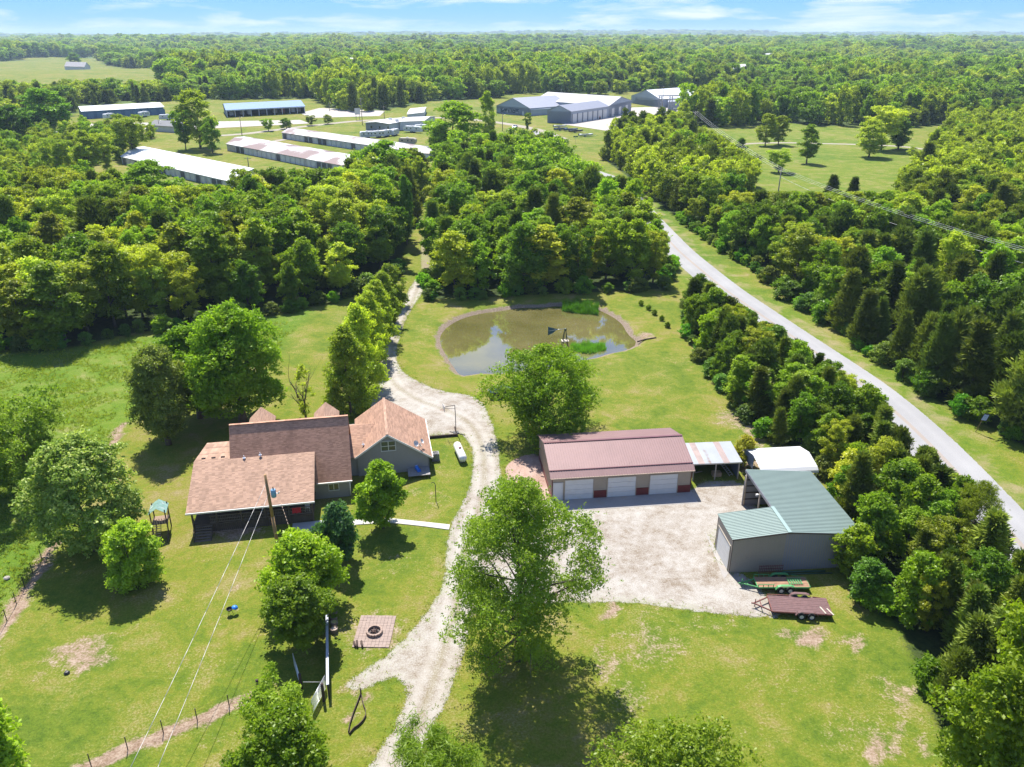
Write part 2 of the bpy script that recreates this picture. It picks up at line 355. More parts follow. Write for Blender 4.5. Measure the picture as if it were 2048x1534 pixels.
def ground_material():
    m, nt = newmat('ground'); ps = pos(nt); L = nt.links.new
    a = N(nt, 'ShaderNodeAttribute', attribute_name='zone_a'); b = N(nt, 'ShaderNodeAttribute', attribute_name='zone_b')
    sa = N(nt, 'ShaderNodeSeparateColor'); sb = N(nt, 'ShaderNodeSeparateColor'); L(a.outputs['Color'], sa.inputs[0]); L(b.outputs['Color'], sb.inputs[0])
    nL = noise(nt, ps, .035, 4, .6); nM = noise(nt, ps, .22, 6, .65, .4); nS = noise(nt, ps, 1.3, 5, .7); nF = noise(nt, ps, 5.5, 4, .75); nG = noise(nt, ps, 19.0, 2, .6)
    mix = math_(nt, 'ADD', math_(nt, 'MULTIPLY', nL, .34), math_(nt, 'MULTIPLY', nM, .38)); mix = math_(nt, 'ADD', mix, math_(nt, 'MULTIPLY', nS, .28))
    lawn = ramp(nt, [(.28, (.058, .104, .009)), (.40, (.098, .142, .012)), (.49, (.136, .162, .016)), (.57, (.168, .167, .026)), (.65, (.200, .172, .052)), (.76, (.24, .195, .10))]); mix = math_(nt, 'ADD', math_(nt, 'MULTIPLY', math_(nt, 'SUBTRACT', mix, .5), 1.75), .5); L(mix, lawn.inputs[0])
    mead = ramp(nt, [(.3, (.062, .130, .008)), (.52, (.105, .168, .013)), (.70, (.165, .195, .035))]); L(mix, mead.inputs[0])
    c = mixc(nt, sa.outputs[1], lawn.outputs[0], mead.outputs[0])
    fine = N(nt, 'ShaderNodeMapRange'); L(math_(nt, 'ADD', math_(nt, 'MULTIPLY', nF, .55), math_(nt, 'MULTIPLY', nG, .45)), fine.inputs[0])
    fine.inputs[1].default_value = .33; fine.inputs[2].default_value = .68; fine.inputs[3].default_value = .55; fine.inputs[4].default_value = 1.42
    c = mixc(nt, 1.0, c, fine.outputs[0], 'MULTIPLY')
    # straw-coloured thin spots
    straw = N(nt, 'ShaderNodeMapRange'); straw.inputs[1].default_value = .53; straw.inputs[2].default_value = .66
    L(math_(nt, 'ADD', math_(nt, 'MULTIPLY', nM, .45), math_(nt, 'MULTIPLY', nF, .55)), straw.inputs[0])
    c = mixc(nt, math_(nt, 'MULTIPLY', straw.outputs[0], .75), c, (.27, .225, .12))
    # bare earth
    edge = math_(nt, 'ADD', math_(nt, 'MULTIPLY', nS, .5), math_(nt, 'MULTIPLY', nF, .5)); edge = math_(nt, 'ADD', math_(nt, 'MULTIPLY', math_(nt, 'SUBTRACT', edge, .5), 2.3), .5)
    dm = N(nt, 'ShaderNodeMapRange'); L(math_(nt, 'SUBTRACT', math_(nt, 'ADD', sa.outputs[0], edge), 1.0), dm.inputs[0]); dm.inputs[1].default_value = -.12; dm.inputs[2].default_value = .22
    dirt = ramp(nt, [(.3, (.17, .11, .07)), (.55, (.27, .195, .14)), (.75, (.35, .28, .21))]); L(edge, dirt.inputs[0])
    c = mixc(nt, dm.outputs[0], c, dirt.outputs[0])
    # worn verge beside the road
    vm = N(nt, 'ShaderNodeMapRange'); L(math_(nt, 'MULTIPLY', sb.outputs[2], nM), vm.inputs[0]); vm.inputs[1].default_value = .44; vm.inputs[2].default_value = .60
    c = mixc(nt, math_(nt, 'MULTIPLY', vm.outputs[0], .45), c, (.27, .21, .13))
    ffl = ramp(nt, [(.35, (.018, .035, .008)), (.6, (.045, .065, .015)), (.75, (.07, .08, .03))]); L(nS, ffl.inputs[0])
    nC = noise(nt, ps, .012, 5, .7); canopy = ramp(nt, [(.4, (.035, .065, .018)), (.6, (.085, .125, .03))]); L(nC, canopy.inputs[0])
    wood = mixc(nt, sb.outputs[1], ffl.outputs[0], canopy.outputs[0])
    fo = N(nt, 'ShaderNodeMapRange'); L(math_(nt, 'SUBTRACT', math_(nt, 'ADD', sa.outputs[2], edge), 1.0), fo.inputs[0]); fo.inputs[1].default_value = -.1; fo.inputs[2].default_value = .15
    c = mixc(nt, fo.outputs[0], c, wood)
    bankc = ramp(nt, [(.35, (.11, .08, .05)), (.55, (.215, .17, .125)), (.7, (.30, .24, .20))]); L(nF, bankc.inputs[0])
    bm_ = N(nt, 'ShaderNodeMapRange'); L(math_(nt, 'SUBTRACT', math_(nt, 'ADD', sb.outputs[0], edge), 1.0), bm_.inputs[0]); bm_.inputs[1].default_value = -.05; bm_.inputs[2].default_value = .12
    c = mixc(nt, bm_.outputs[0], c, bankc.outputs[0])
    finish(nt, c, .95, spec=.15, bump=math_(nt, 'ADD', math_(nt, 'MULTIPLY', nS, .5), nF), bstr=.55, bdist=.22)
    return m
gm = mesh_np('ground', np.stack([GX, GY, GZ], -1).reshape(-1, 3), F, ground_material(),
             dict(zone_a=('FLOAT_COLOR', 'POINT', ga), zone_b=('FLOAT_COLOR', 'POINT', gb)), smooth=True)
structure(link(bpy.data.objects.new('ground', gm)))
# ---- flat sheets with ragged edges
def sheet(name, sdf, x0, x1, y0, y1, cell, z, mat, margin=.5, kind='structure', zf=None, track=None):
    X, Y = np.meshgrid(np.arange(x0, x1, cell), np.arange(y0, y1, cell)); S = sdf(X, Y); h, w = X.shape
    ok = (S[:-1, :-1] > -margin) | (S[:-1, 1:] > -margin) | (S[1:, 1:] > -margin) | (S[1:, :-1] > -margin)
    I = np.arange(h * w).reshape(h, w); Q = np.stack([I[:-1, :-1], I[:-1, 1:], I[1:, 1:], I[1:, :-1]], -1)[ok]
    u, inv = np.unique(Q, return_inverse=True); V = np.stack([X.ravel()[u], Y.ravel()[u], np.full(len(u), z)], 1)
    if zf is not None: V[:, 2] = zf(V[:, 0], V[:, 1]) + z
    me = mesh_np(name, V, inv.reshape(-1, 4), mat, dict(sd=('FLOAT', 'POINT', S.ravel()[u]), trk=('FLOAT', 'POINT', np.full(len(u), 9.) if track is None else track(V[:, 0], V[:, 1]))), smooth=True)
    o = link(bpy.data.objects.new(name, me)); o['kind'] = kind; return o
def gravel_mat(name, stops, amp=.8, ragged=True, grass=.6, lines=None):
    m, nt = newmat(name); ps = pos(nt); L = nt.links.new
    nM = noise(nt, ps, .16, 6, .7, .6); nS = noise(nt, ps, 1.1, 5, .7); nF = noise(nt, ps, 7.5, 3, .8); nG = noise(nt, ps, 24, 2, .6)
    f = math_(nt, 'ADD', math_(nt, 'ADD', math_(nt, 'MULTIPLY', nM, .42), math_(nt, 'MULTIPLY', nS, .30)), math_(nt, 'MULTIPLY', nF, .28))
    r = ramp(nt, stops); L(f, r.inputs[0]); c = r.outputs[0]
    sp = N(nt, 'ShaderNodeMapRange'); L(math_(nt, 'ADD', math_(nt, 'MULTIPLY', nG, .6), math_(nt, 'MULTIPLY', nF, .4)), sp.inputs[0]); sp.inputs[1].default_value = .32; sp.inputs[2].default_value = .66; sp.inputs[3].default_value = .74; sp.inputs[4].default_value = 1.14
    c = mixc(nt, 1.0, c, sp.outputs[0], 'MULTIPLY')
    if grass:
        gmk = N(nt, 'ShaderNodeMapRange'); gmk.inputs[1].default_value = grass; gmk.inputs[2].default_value = grass + .08; se = N(nt, 'ShaderNodeMapRange'); L(attr(nt, 'sd'), se.inputs[0]); se.inputs[1].default_value = 0; se.inputs[2].default_value = 2.2; se.inputs[3].default_value = .085; se.inputs[4].default_value = 0; L(math_(nt, 'ADD', math_(nt, 'ADD', math_(nt, 'MULTIPLY', nM, .4), math_(nt, 'MULTIPLY', nF, .6)), se.outputs[0]), gmk.inputs[0])
        c = mixc(nt, math_(nt, 'MULTIPLY', gmk.outputs[0], .75), c, (.16, .185, .04))
    tk_ = attr(nt, 'trk'); rut = N(nt, 'ShaderNodeMapRange'); L(math_(nt, 'ADD', math_(nt, 'ABSOLUTE', math_(nt, 'SUBTRACT', tk_, .85)), math_(nt, 'MULTIPLY', math_(nt, 'SUBTRACT', nS, .5), .5)), rut.inputs[0]); rut.inputs[1].default_value = .1; rut.inputs[2].default_value = .5; rut.inputs[3].default_value = .4; rut.inputs[4].default_value = 0
    c = mixc(nt, rut.outputs[0], c, tuple(min(1, x * 1.12) for x in stops[-2][1]))
    mid = N(nt, 'ShaderNodeMapRange'); L(math_(nt, 'ADD', tk_, math_(nt, 'MULTIPLY', math_(nt, 'SUBTRACT', nF, .5), 1.6)), mid.inputs[0]); mid.inputs[1].default_value = .12; mid.inputs[2].default_value = .4; mid.inputs[3].default_value = .55; mid.inputs[4].default_value = 0
    c = mixc(nt, mid.outputs[0], c, (.20, .17, .10))
    al = None
    if ragged:
        t = math_(nt, 'ADD', attr(nt, 'sd'), math_(nt, 'MULTIPLY', math_(nt, 'SUBTRACT', nS, .5), amp * 1.6)); t = math_(nt, 'ADD', t, math_(nt, 'MULTIPLY', math_(nt, 'SUBTRACT', nF, .5), amp * 2.2))
        al = math_(nt, 'GREATER_THAN', t, 0.0)
    finish(nt, c, .92, spec=.2, bump=math_(nt, 'ADD', nF, math_(nt, 'MULTIPLY', nG, .6)), bstr=.5, bdist=.06, alpha=al); return m
mg = gravel_mat('gravel', [(.37, (.145, .105, .068)), (.43, (.22, .182, .14)), (.48, (.285, .252, .212)), (.54, (.34, .315, .28)), (.66, (.41, .39, .36))], .6, grass=.60)
sheet('driveway', lambda X, Y: sdist(X, Y, DRIVE), DRIVE[:, 0].min() - 1, DRIVE[:, 0].max() + 1, DRIVE[:, 1].min() - 1, DRIVE[:, 1].max() + 1, .4, .012, mg, track=lambda x, y: np.minimum(dline(x, y, TR_A), 9.0))
mt = gravel_mat('track', [(.36, (.17, .13, .08)), (.6, (.30, .25, .19))], .6, grass=.52)
sheet('path', lambda X, Y: sdist(X, Y, DRIVE2), DRIVE2[:, 0].min() - 1, DRIVE2[:, 0].max() + 1, DRIVE2[:, 1].min() - 1, DRIVE2[:, 1].max() + 1, .5, .016, mt)
mp = gravel_mat('pink_gravel', [(.36, (.22, .13, .10)), (.5, (.34, .23, .185)), (.66, (.46, .35, .30))], .25, grass=.72)
sheet('gravel_bed', lambda X, Y: sdist(X, Y, PINK), PINK[:, 0].min() - 1, PINK[:, 0].max() + 1, PINK[:, 1].min() - 1, PINK[:, 1].max() + 1, .5, .02, mp)
def road_mat():
    m, nt = newmat('road'); ps = pos(nt); L = nt.links.new; nM = noise(nt, ps, .12, 6, .6); nF = noise(nt, ps, 6, 4, .7); sdv = attr(nt, 'sd')
    f = math_(nt, 'ADD', math_(nt, 'MULTIPLY', nM, .6), math_(nt, 'MULTIPLY', nF, .4)); r = ramp(nt, [(.35, (.225, .222, .225)), (.65, (.29, .287, .288))]); L(f, r.inputs[0])
    # wheel tracks a little lighter, centre line worn
    tr = N(nt, 'ShaderNodeMapRange'); L(math_(nt, 'ABSOLUTE', math_(nt, 'SUBTRACT', sdv, 1.6)), tr.inputs[0]); tr.inputs[1].default_value = 0; tr.inputs[2].default_value = .8; tr.inputs[3].default_value = .35; tr.inputs[4].default_value = 0
    c = mixc(nt, tr.outputs[0], r.outputs[0], (.31, .306, .304))
    cl = math_(nt, 'GREATER_THAN', sdv, 3.14); c = mixc(nt, math_(nt, 'MULTIPLY', cl, math_(nt, 'MULTIPLY', nF, .85)), c, (.27, .19, .12))
    t = math_(nt, 'ADD', sdv, math_(nt, 'MULTIPLY', math_(nt, 'SUBTRACT', noise(nt, ps, 1.6, 5, .7), .5), .5)); finish(nt, c, .9, spec=.25, bump=nF, bstr=.2, bdist=.02, alpha=math_(nt, 'GREATER_THAN', t, 0.0)); return m
ROADW = 3.42
def ribbon(name, line, half, z, mat, cols=14, step=2.0, zf=None):
    P = [line[0]]
    for i in range(len(line) - 1):
        n = max(1, int(np.linalg.norm(line[i + 1] - line[i]) / step))
        for k in range(1, n + 1): P.append(line[i] + (line[i + 1] - line[i]) * k / n)
    P = np.array(P)
    for _ in range(12): P[1:-1] = (P[:-2] + P[2:] + 2 * P[1:-1]) / 4
    T = np.gradient(P, axis=0); T /= np.linalg.norm(T, axis=1)[:, None]; Nn = np.stack([T[:, 1], -T[:, 0]], 1)
    o = np.linspace(-half - .3, half + .3, cols + 1); V = (P[:, None] + Nn[:, None] * o[None, :, None]).reshape(-1, 2)
    S = np.tile(half - np.abs(o), len(P)); Z = np.full(len(V), z) if zf is None else zf(V[:, 0], V[:, 1]) + z
    I = np.arange(len(V)).reshape(len(P), -1); Q = np.stack([I[:-1, :-1], I[:-1, 1:], I[1:, 1:], I[1:, :-1]], -1).reshape(-1, 4)
    me = mesh_np(name, np.column_stack([V, Z]), Q, mat, dict(sd=('FLOAT', 'POINT', S)), smooth=True)
    ob = link(bpy.data.objects.new(name, me)); ob['kind'] = 'structure'; return ob
rm = road_mat(); ribbon('road', ROAD, ROADW, .02, rm, cols=28)
ml = gravel_mat('pale_lane', [(.35, (.32, .28, .25)), (.65, (.45, .42, .39))], .3, grass=.7)
def L2(pts): return np.array([g(a, b)[:2] for a, b in pts])
ribbon('lane', L2([(1128, 280), (1085, 262), (1040, 252), (990, 244), (935, 238), (850, 234), (700, 243), (590, 255), (490, 268), (430, 272)]), 3.0, .035, ml)
ribbon('farm_lane', L2([(1385, 300), (1440, 292), (1500, 287), (1560, 285), (1640, 287), (1720, 289), (1800, 292), (1860, 300)]), 1.9, .02, ml)
ribbon('lane', L2([(640, 270), (560, 280), (520, 290)]), 2.2, .05, ml)
YARDW = [L2(p) for p in ([(620, 236), (760, 232), (770, 222), (640, 216), (600, 226)], [(1215, 262), (1330, 262), (1400, 240), (1410, 212), (1265, 215), (1120, 246), (1135, 250)], [(150, 248), (440, 243), (600, 240), (620, 247), (440, 256), (150, 262)], [(560, 252), (330, 266), (180, 272), (160, 268), (440, 246)])]
for k, P in enumerate(YARDW[:3]):
    sheet('gravel_yard', lambda X, Y: sdist(X, Y, P), P[:, 0].min() - 2, P[:, 0].max() + 2, P[:, 1].min() - 2, P[:, 1].max() + 2, 1.6, .06 + .01 * k, ml, margin=1.5)
# ---- pond
def water_mat():
    m, nt = newmat('pond_water'); ps = pos(nt); L = nt.links.new
    r = ramp(nt, [(.35, (.100, .092, .030)), (.65, (.150, .132, .050))]); L(noise(nt, ps, .09, 4, .6), r.inputs[0])
    pw_ = finish(nt, r.outputs[0], .03, spec=1.0, bump=math_(nt, 'ADD', noise(nt, ps, .9, 4, .6), math_(nt, 'MULTIPLY', noise(nt, ps, 5, 3, .5), .25)), bstr=.06, bdist=.08); pw_.inputs['Coat Weight'].default_value = .8; pw_.inputs['Coat Roughness'].default_value = .02; pw_.inputs['Coat IOR'].default_value = 1.6; return m
sheet('water', lambda X, Y: sdist(X, Y, POND), POND[:, 0].min() - 3, POND[:, 0].max() + 3, POND[:, 1].min() - 3, POND[:, 1].max() + 3, .8, -.55, water_mat(), margin=1.0)
# ================================================================ trees
def leaf_mat(name, c, c2, trans=.5, tcol=None, gloss=.016, var=.22):
    m, nt = newmat(name); L = nt.links.new
    oi = N(nt, 'ShaderNodeObjectInfo'); ge = N(nt, 'ShaderNodeNewGeometry')
    f = math_(nt, 'ADD', math_(nt, 'MULTIPLY', attr(nt, 'leaf'), .62), math_(nt, 'MULTIPLY', oi.outputs['Random'], .38))
    r = ramp(nt, [(.1, c), (.9, c2)]); L(f, r.inputs[0])
    col = mixc(nt, 1.0, r.outputs[0], oi.outputs['Color'], 'MULTIPLY')
    hs = N(nt, 'ShaderNodeHueSaturation'); L(col, hs.inputs['Color'])
    mr = N(nt, 'ShaderNodeMapRange'); L(oi.outputs['Random'], mr.inputs[0]); mr.inputs[3].default_value = 1 - var; mr.inputs[4].default_value = 1 + var; L(mr.outputs[0], hs.inputs['Value'])
    d = N(nt, 'ShaderNodeBsdfDiffuse'); L(hs.outputs[0], d.inputs[0])
    t = N(nt, 'ShaderNodeBsdfTranslucent'); tc_ = mixc(nt, 1.0, hs.outputs[0], tcol or (1.25, 1.35, .55), 'MULTIPLY'); L(tc_, t.inputs[0])
    gl = N(nt, 'ShaderNodeBsdfGlossy'); gl.inputs['Roughness'].default_value = .42; gl.inputs[0].default_value = (.75, .8, .7, 1)
    m1 = N(nt, 'ShaderNodeMixShader'); m1.inputs[0].default_value = trans; L(d.outputs[0], m1.inputs[1]); L(t.outputs[0], m1.inputs[2])
    m2 = N(nt, 'ShaderNodeMixShader'); m2.inputs[0].default_value = gloss; L(m1.outputs[0], m2.inputs[1]); L(gl.outputs[0], m2.inputs[2])
    o = N(nt, 'ShaderNodeOutputMaterial'); L(m2.outputs[0], o.inputs[0]); return m
LM = dict(
    leafy=leaf_mat('leaf_green', (.120, .225, .014), (.285, .400, .024)),
    pale=leaf_mat('leaf_pale', (.20, .275, .018), (.41, .455, .040)),
    cedar=leaf_mat('needle_cedar', (.080, .125, .022), (.225, .265, .040), .25, gloss=.01),
    bright=leaf_mat('leaf_bright', (.105, .205, .010), (.235, .345, .020)),
    blue=leaf_mat('leaf_bluish', (.055, .145, .040), (.130, .240, .080)),
    grey=leaf_mat('leaf_greyish', (.11, .155, .03), (.27, .31, .06)),
    white=leaf_mat('leaf_blossom', (.105, .205, .015), (.42, .48, .12), .4),
    reed=leaf_mat('reed_green', (.07, .19, .02), (.13, .30, .03)))
bark = plain('bark', (.115, .088, .066), .9, var=.3, scale=3)
def unit(v): return v / np.maximum(np.linalg.norm(v, axis=-1, keepdims=True), 1e-9)
def rdir(rng, n): return unit(rng.normal(size=(n, 3)))
def quads(P, Nn, size, aspect, rng, along=None):
    """diamond leaves at P with normals Nn; long axis 'along' if given"""
    n = len(P)
    t = rng.normal(size=(n, 3)) if along is None else along
    t = unit(t - Nn * (t * Nn).sum(1, keepdims=True)); b = np.cross(Nn, t); s = (size * rng.uniform(.65, 1.35, n))[:, None]
    V = np.stack([P - t * s, P - b * s * aspect + t * s * .12, P + t * s, P + b * s * aspect + t * s * .12], 1)
    return V.reshape(-1, 3), np.arange(4 * n).reshape(n, 4)
def crown_points(kind, rng, H, Rr, base, nl):
    """lobe centres and radii"""
    C = []; S = []
    tries = 0
    while len(C) < nl and tries < nl * 40:
        tries += 1; t = rng.uniform(0, 1) ** .85; a = rng.uniform(0, 2 * math.pi); z = base + (H - base) * t
        if kind == 'cone': pr = (1 - t) ** .8 * (1 - .5 * max(0, .12 - t) / .12)
        elif kind == 'taper': pr = (1 - t) ** .42 * min(1, .6 + t * 2.2)
        elif kind == 'oval': pr = math.sqrt(max(0, 1 - (2 * t - 1) ** 2)) * (1.05 - .25 * t)
        elif kind == 'vase': pr = math.sqrt(max(0, 1 - (1.7 * t - 1.0) ** 2 * .9)) * (.72 + .38 * t)
        else: pr = math.sqrt(max(0, 1 - ((t - .42) / (.58 if t > .42 else .5)) ** 2 * .96))
        rad = Rr * pr * (rng.uniform(.35, 1) ** .55) * (.86 + .22 * math.sin(3 * a + H) * (kind != 'cone'))
        ls = Rr * {'cone': .20, 'oval': .24, 'vase': .20}.get(kind, .215) * rng.uniform(.65, 1.25) * (.6 + .4 * pr)
        rad = max(0, rad - ls * .55); C.append((rad * math.cos(a), rad * math.sin(a), z - ls * .3)); S.append(ls)
    return np.array(C), np.array(S)
def make_crown(seed, kind='round', H=12, Rr=4.2, base=2.5, nl=60, n=9000, leaf=.3, aspect=.55, mat='leafy', spray=7, spread=.42, up=.35, skirt=0.0, holes=0.0):
    rng = np.random.default_rng(seed); C, S = crown_points(kind, rng, H, Rr, base, int(nl * 1.6))
    if holes > 0:
        keep = rng.uniform(size=len(C)) > holes * (np.linalg.norm(C[:, :2], axis=1) / Rr); C, S = C[keep], S[keep]
    ns = n // spray; w = S ** 2; li = rng.choice(len(C), ns, p=w / w.sum()); d = rdir(rng, ns); d[:, 2] = np.where((d[:, 2] < -.25) & (rng.uniform(size=ns) < .65), -d[:, 2], d[:, 2])
    rr = S[li] * (rng.uniform(.2, 1.1, ns) ** .5) * np.where(rng.uniform(size=ns) < .12, rng.uniform(1, 1.7, ns), 1); sp = C[li] + d * rr[:, None] * np.array([1, 1, .78])
    if kind != 'cone': sp += np.stack([np.sin(sp[:, 1] * 1.9 + seed), np.sin(sp[:, 2] * 2.3 + seed), np.sin(sp[:, 0] * 2.1)], 1) * Rr * .035
    P = np.repeat(sp, spray, 0); D = np.repeat(d, spray, 0); m = len(P)
    tint = np.repeat(rng.uniform(0, 1, len(C))[li] * .55 + rng.uniform(0, .3, ns), spray) + rng.uniform(0, .15, m)
    if mat == 'white':
        bl = np.repeat(rng.uniform(size=ns) < .09 + .20 * (d[:, 2] > .3), spray); tint = np.where(bl, .75 + .25 * rng.uniform(size=m), tint * .35)
    if kind == 'cone' or mat == 'cedar':
        al = unit(D * .9 + np.array([0, 0, .9]) + rng.normal(size=(m, 3)) * .45); P = P + al * rng.uniform(0, leaf * 2.2, m)[:, None]
        Nn = unit(np.cross(al, rng.normal(size=(m, 3)))); V, F4 = quads(P, Nn, leaf, aspect, rng, al)
    else:
        P = P + rng.normal(size=(m, 3)) * leaf * spread * np.array([2.3, 2.3, 1.5]); Nn = unit(D * .55 + rng.normal(size=(m, 3)) * .62 + np.array([0, 0, up])); V, F4 = quads(P, Nn, leaf, aspect, rng)
    V[:, 2] = np.maximum(V[:, 2], .05)
    return mesh_np('crown', V, F4, LM[mat], dict(leaf=('FLOAT', 'FACE', np.clip(tint, 0, 1)))), C, S
def make_trunk(seed, H, base, C, Rr, r0=.25, limbs=10, sub=False, bend=.25, mat=None, stems=1, twigs=0):
    rng = random.Random(seed); b = MB(); n = 7 if not sub else 9
    order = sorted(range(len(C)), key=lambda i: -C[i][2]); rng2 = np.random.default_rng(seed)
    for s_ in range(stems):
        off = Vector((rng.uniform(-1, 1), rng.uniform(-1, 1), 0)) * (.25 * (stems > 1)); lean = Vector((rng.uniform(-1, 1), rng.uniform(-1, 1), 0)) * bend * (1 + 2 * (stems > 1))
        top = base + (H - base) * .62; pts = []; rad = []
        for k in range(6):
            t = k / 5; pts.append(off + lean * t * t * 2 + Vector((math.sin(t * 4 + seed) * .12, math.cos(t * 5 + seed) * .1, top * t - .15 * (k == 0)))); rad.append(r0 * (1 - .72 * t) * (1.35 if k == 0 else 1))
        b.path(pts, rad, n)
        idx = rng2.permutation(len(C))[:limbs]
        for i in idx:
            c = Vector(C[i]); t = min(.95, max(.22, (c.z - 1.2 - (c.xy.length) * .45) / top)); k = min(4, int(t * 5)); p0 = pts[k].lerp(pts[k + 1], t * 5 - k); r = r0 * (1 - .72 * t) * .5
            mid = p0.lerp(c, .5) + Vector((rng.uniform(-.3, .3), rng.uniform(-.3, .3), rng.uniform(-.1, .35))) * (H / 12)
            b.path([p0, mid, c], [r, r * .6, r * .22], 5)
            for _ in range(twigs):
                e = mid.lerp(c, rng.random()); b.path([e, e + Vector((rng.gauss(0, 1), rng.gauss(0, 1), rng.uniform(0, 1.2))) * H * .07], [r * .3, r * .08], 4)
    return b.mesh('trunk', mat or bark)
PROTO = {}
def proto(key, seed, trunk_kw=None, **kw):
    me, C, S = make_crown(seed, **kw); H = kw.get('H', 12); t = make_trunk(seed, H, kw.get('base', 2.5), C, kw.get('Rr', 4.2), **(trunk_kw or {})); PROTO[key] = (me, t, H, kw.get('Rr', 4.2))
for i in range(5): proto(f'leafy{i}', 100 + i, dict(r0=.2, limbs=9), kind=['round', 'vase', 'round', 'oval', 'round'][i], H=12, Rr=4.4 if i != 3 else 3.4, base=1.4 if i != 1 else 2.2, nl=[64, 54, 48, 60, 72][i], n=15500, leaf=.205, mat='leafy', holes=.25)
for i in range(4): proto(f'pale{i}', 200 + i, dict(r0=.17, limbs=12), kind=['vase', 'oval', 'round', 'vase'][i], H=12, Rr=4.0 if i != 1 else 3.0, base=1.8, nl=[52, 52, 58, 40][i], n=13000, leaf=.19, aspect=.5, mat='pale', holes=.4)
for i in range(4): proto(f'cedar{i}', 300 + i, dict(r0=.14, limbs=4), kind=['cone', 'cone', 'oval', 'cone'][i], H=8, Rr=[2.1, 1.7, 2.4, 2.5][i], base=.3, nl=[75, 66, 80, 85][i], n=11000, leaf=.26, aspect=.24, mat='cedar', spray=6)
for i in range(2): proto(f'bright{i}', 400 + i, dict(r0=.14, limbs=9), kind='round', H=8, Rr=3.3, base=.9, nl=48, n=12000, leaf=.18, mat='bright', holes=.3)
for i in range(2): proto(f'bush{i}', 450 + i, dict(r0=.06, limbs=6), kind='round', H=3, Rr=1.9, base=.1, nl=30, n=4200, leaf=.15, mat='grey' if i else 'leafy', holes=.3)
# light versions for trees some hundreds of metres off
for i in range(3): proto(f'far_leafy{i}', 500 + i, dict(r0=.2, limbs=2), kind=['round', 'vase', 'round'][i], H=12, Rr=4.8, base=.6, nl=34, n=3200, leaf=.40, mat='leafy', spray=4)
for i in range(2): proto(f'far_pale{i}', 520 + i, dict(r0=.2, limbs=2), kind=['round', 'vase'][i], H=12, Rr=4.6, base=.6, nl=30, n=3000, leaf=.40, mat='pale', spray=4)
for i in range(2): proto(f'far_cedar{i}', 540 + i, dict(r0=.2, limbs=1), kind='cone', H=10, Rr=3.0, base=.2, nl=34, n=2400, leaf=.5, aspect=.35, mat='cedar', spray=4)
NAMES = dict(leafy='leafy_tree', pale='pale_tree', cedar='cedar_tree', bright='bright_leafy_tree', bush='bush', far='distant_tree')
def plant(key, x, y, h, r, label, cat='tree', group=None, tint=(1, 1, 1), name=None, rot=None, z=None, lean=0.0):
    me, tr, H, Rr = PROTO[key]; z = gzf(x, y) if z is None else z
    nm = name or ('cedar_tree' if 'cedar' in key else 'pale_tree' if 'pale' in key else 'bright_tree' if 'bright' in key else 'bush' if 'bush' in key else 'leafy_tree')
    e = bpy.data.objects.new(nm, None); COL.objects.link(e); e.location = (x, y, z - .03); e.rotation_euler = (lean * random.uniform(-1, 1), lean * random.uniform(-1, 1), random.uniform(0, 6.28) if rot is None else rot)
    tag(e, label, cat, group); sc = (r / Rr, r / Rr, h / H)
    for n_, m_ in (('trunk', tr), ('crown', me)):
        o = bpy.data.objects.new(n_, m_); COL.objects.link(o); o.parent = e; o.scale = sc; o.color = (*tint, 1)
    return e
# ---- hero trees: (key, base pixel, pixel of the top, crown width in pixels)
def hero(key, bpx, top, w, label, zt=None, kw=None, tk=None, seed=1, **pk):
    p = g(*bpx); h = height_for(p, top); r = w / 2 * depth(p.x, p.y, h * .55) / CAM_F
    if kw is not None:
        kw = dict(kw); kw.setdefault('base', h * .22); proto(key, seed, tk, H=h, Rr=r, **kw)
    return plant(key, p.x, p.y, h, r, label, **pk)
hero('open', (1038, 1318), 976, 362, 'large airy tree with visible forked limbs standing between the gravel yard and the lower lawn', seed=31, rot=0.6,
     kw=dict(kind='round', nl=100, n=76000, leaf=.105, aspect=.45, mat='pale', holes=.62, base=1.5, spray=6, up=.1), tk=dict(r0=.34, limbs=44, twigs=2), tint=(.60, .74, .85), name='shade_tree')
hero('center', (1092, 872), 702, 262, 'broad green tree with spreading forked limbs just behind the long maroon-roofed garage', seed=33, rot=2.0,
     kw=dict(kind='round', nl=95, n=62000, leaf=.13, aspect=.5, mat='leafy', holes=.55, base=1.2, spray=6), tk=dict(r0=.36, limbs=30), tint=(1.5, 1.42, 1), name='shade_tree')
hero('maple', (487, 842), 618, 235, 'tallest dark green round maple behind the brown-roofed house', seed=35,
     kw=dict(kind='round', nl=110, n=64000, leaf=.165, mat='leafy', base=2.6, up=.5), tk=dict(r0=.5, limbs=20), tint=(1.1, 1.15, .8), name='maple_tree')
hero('maple2', (400, 835), 655, 190, 'second green maple whose crown touches the left side of the tallest maple', seed=36,
     kw=dict(kind='round', nl=80, n=34000, leaf=.19, mat='leafy', base=2.6, up=.5), tk=dict(r0=.36, limbs=14), tint=(1.0, 1.08, .8), name='maple_tree')
hero('greygreen', (338, 888), 692, 152, 'grey-green oval tree at the left end of the house, in front of the maples', seed=37,
     kw=dict(kind='oval', nl=95, n=40000, leaf=.16, mat='grey', aspect=.4, base=1.8), tk=dict(r0=.3, limbs=22), tint=(1.15, 1.15, 1.1), name='oval_tree')
PEAR = [((700, 826), 654, 138), ((726, 775), 610, 128), ((744, 726), 584, 116), ((758, 684), 562, 106), ((770, 648), 544, 98), ((782, 614), 528, 88)]
ords = ['nearest to the house', 'second from the house', 'third from the house', 'fourth from the house', 'fifth from the house', 'farthest from the house']
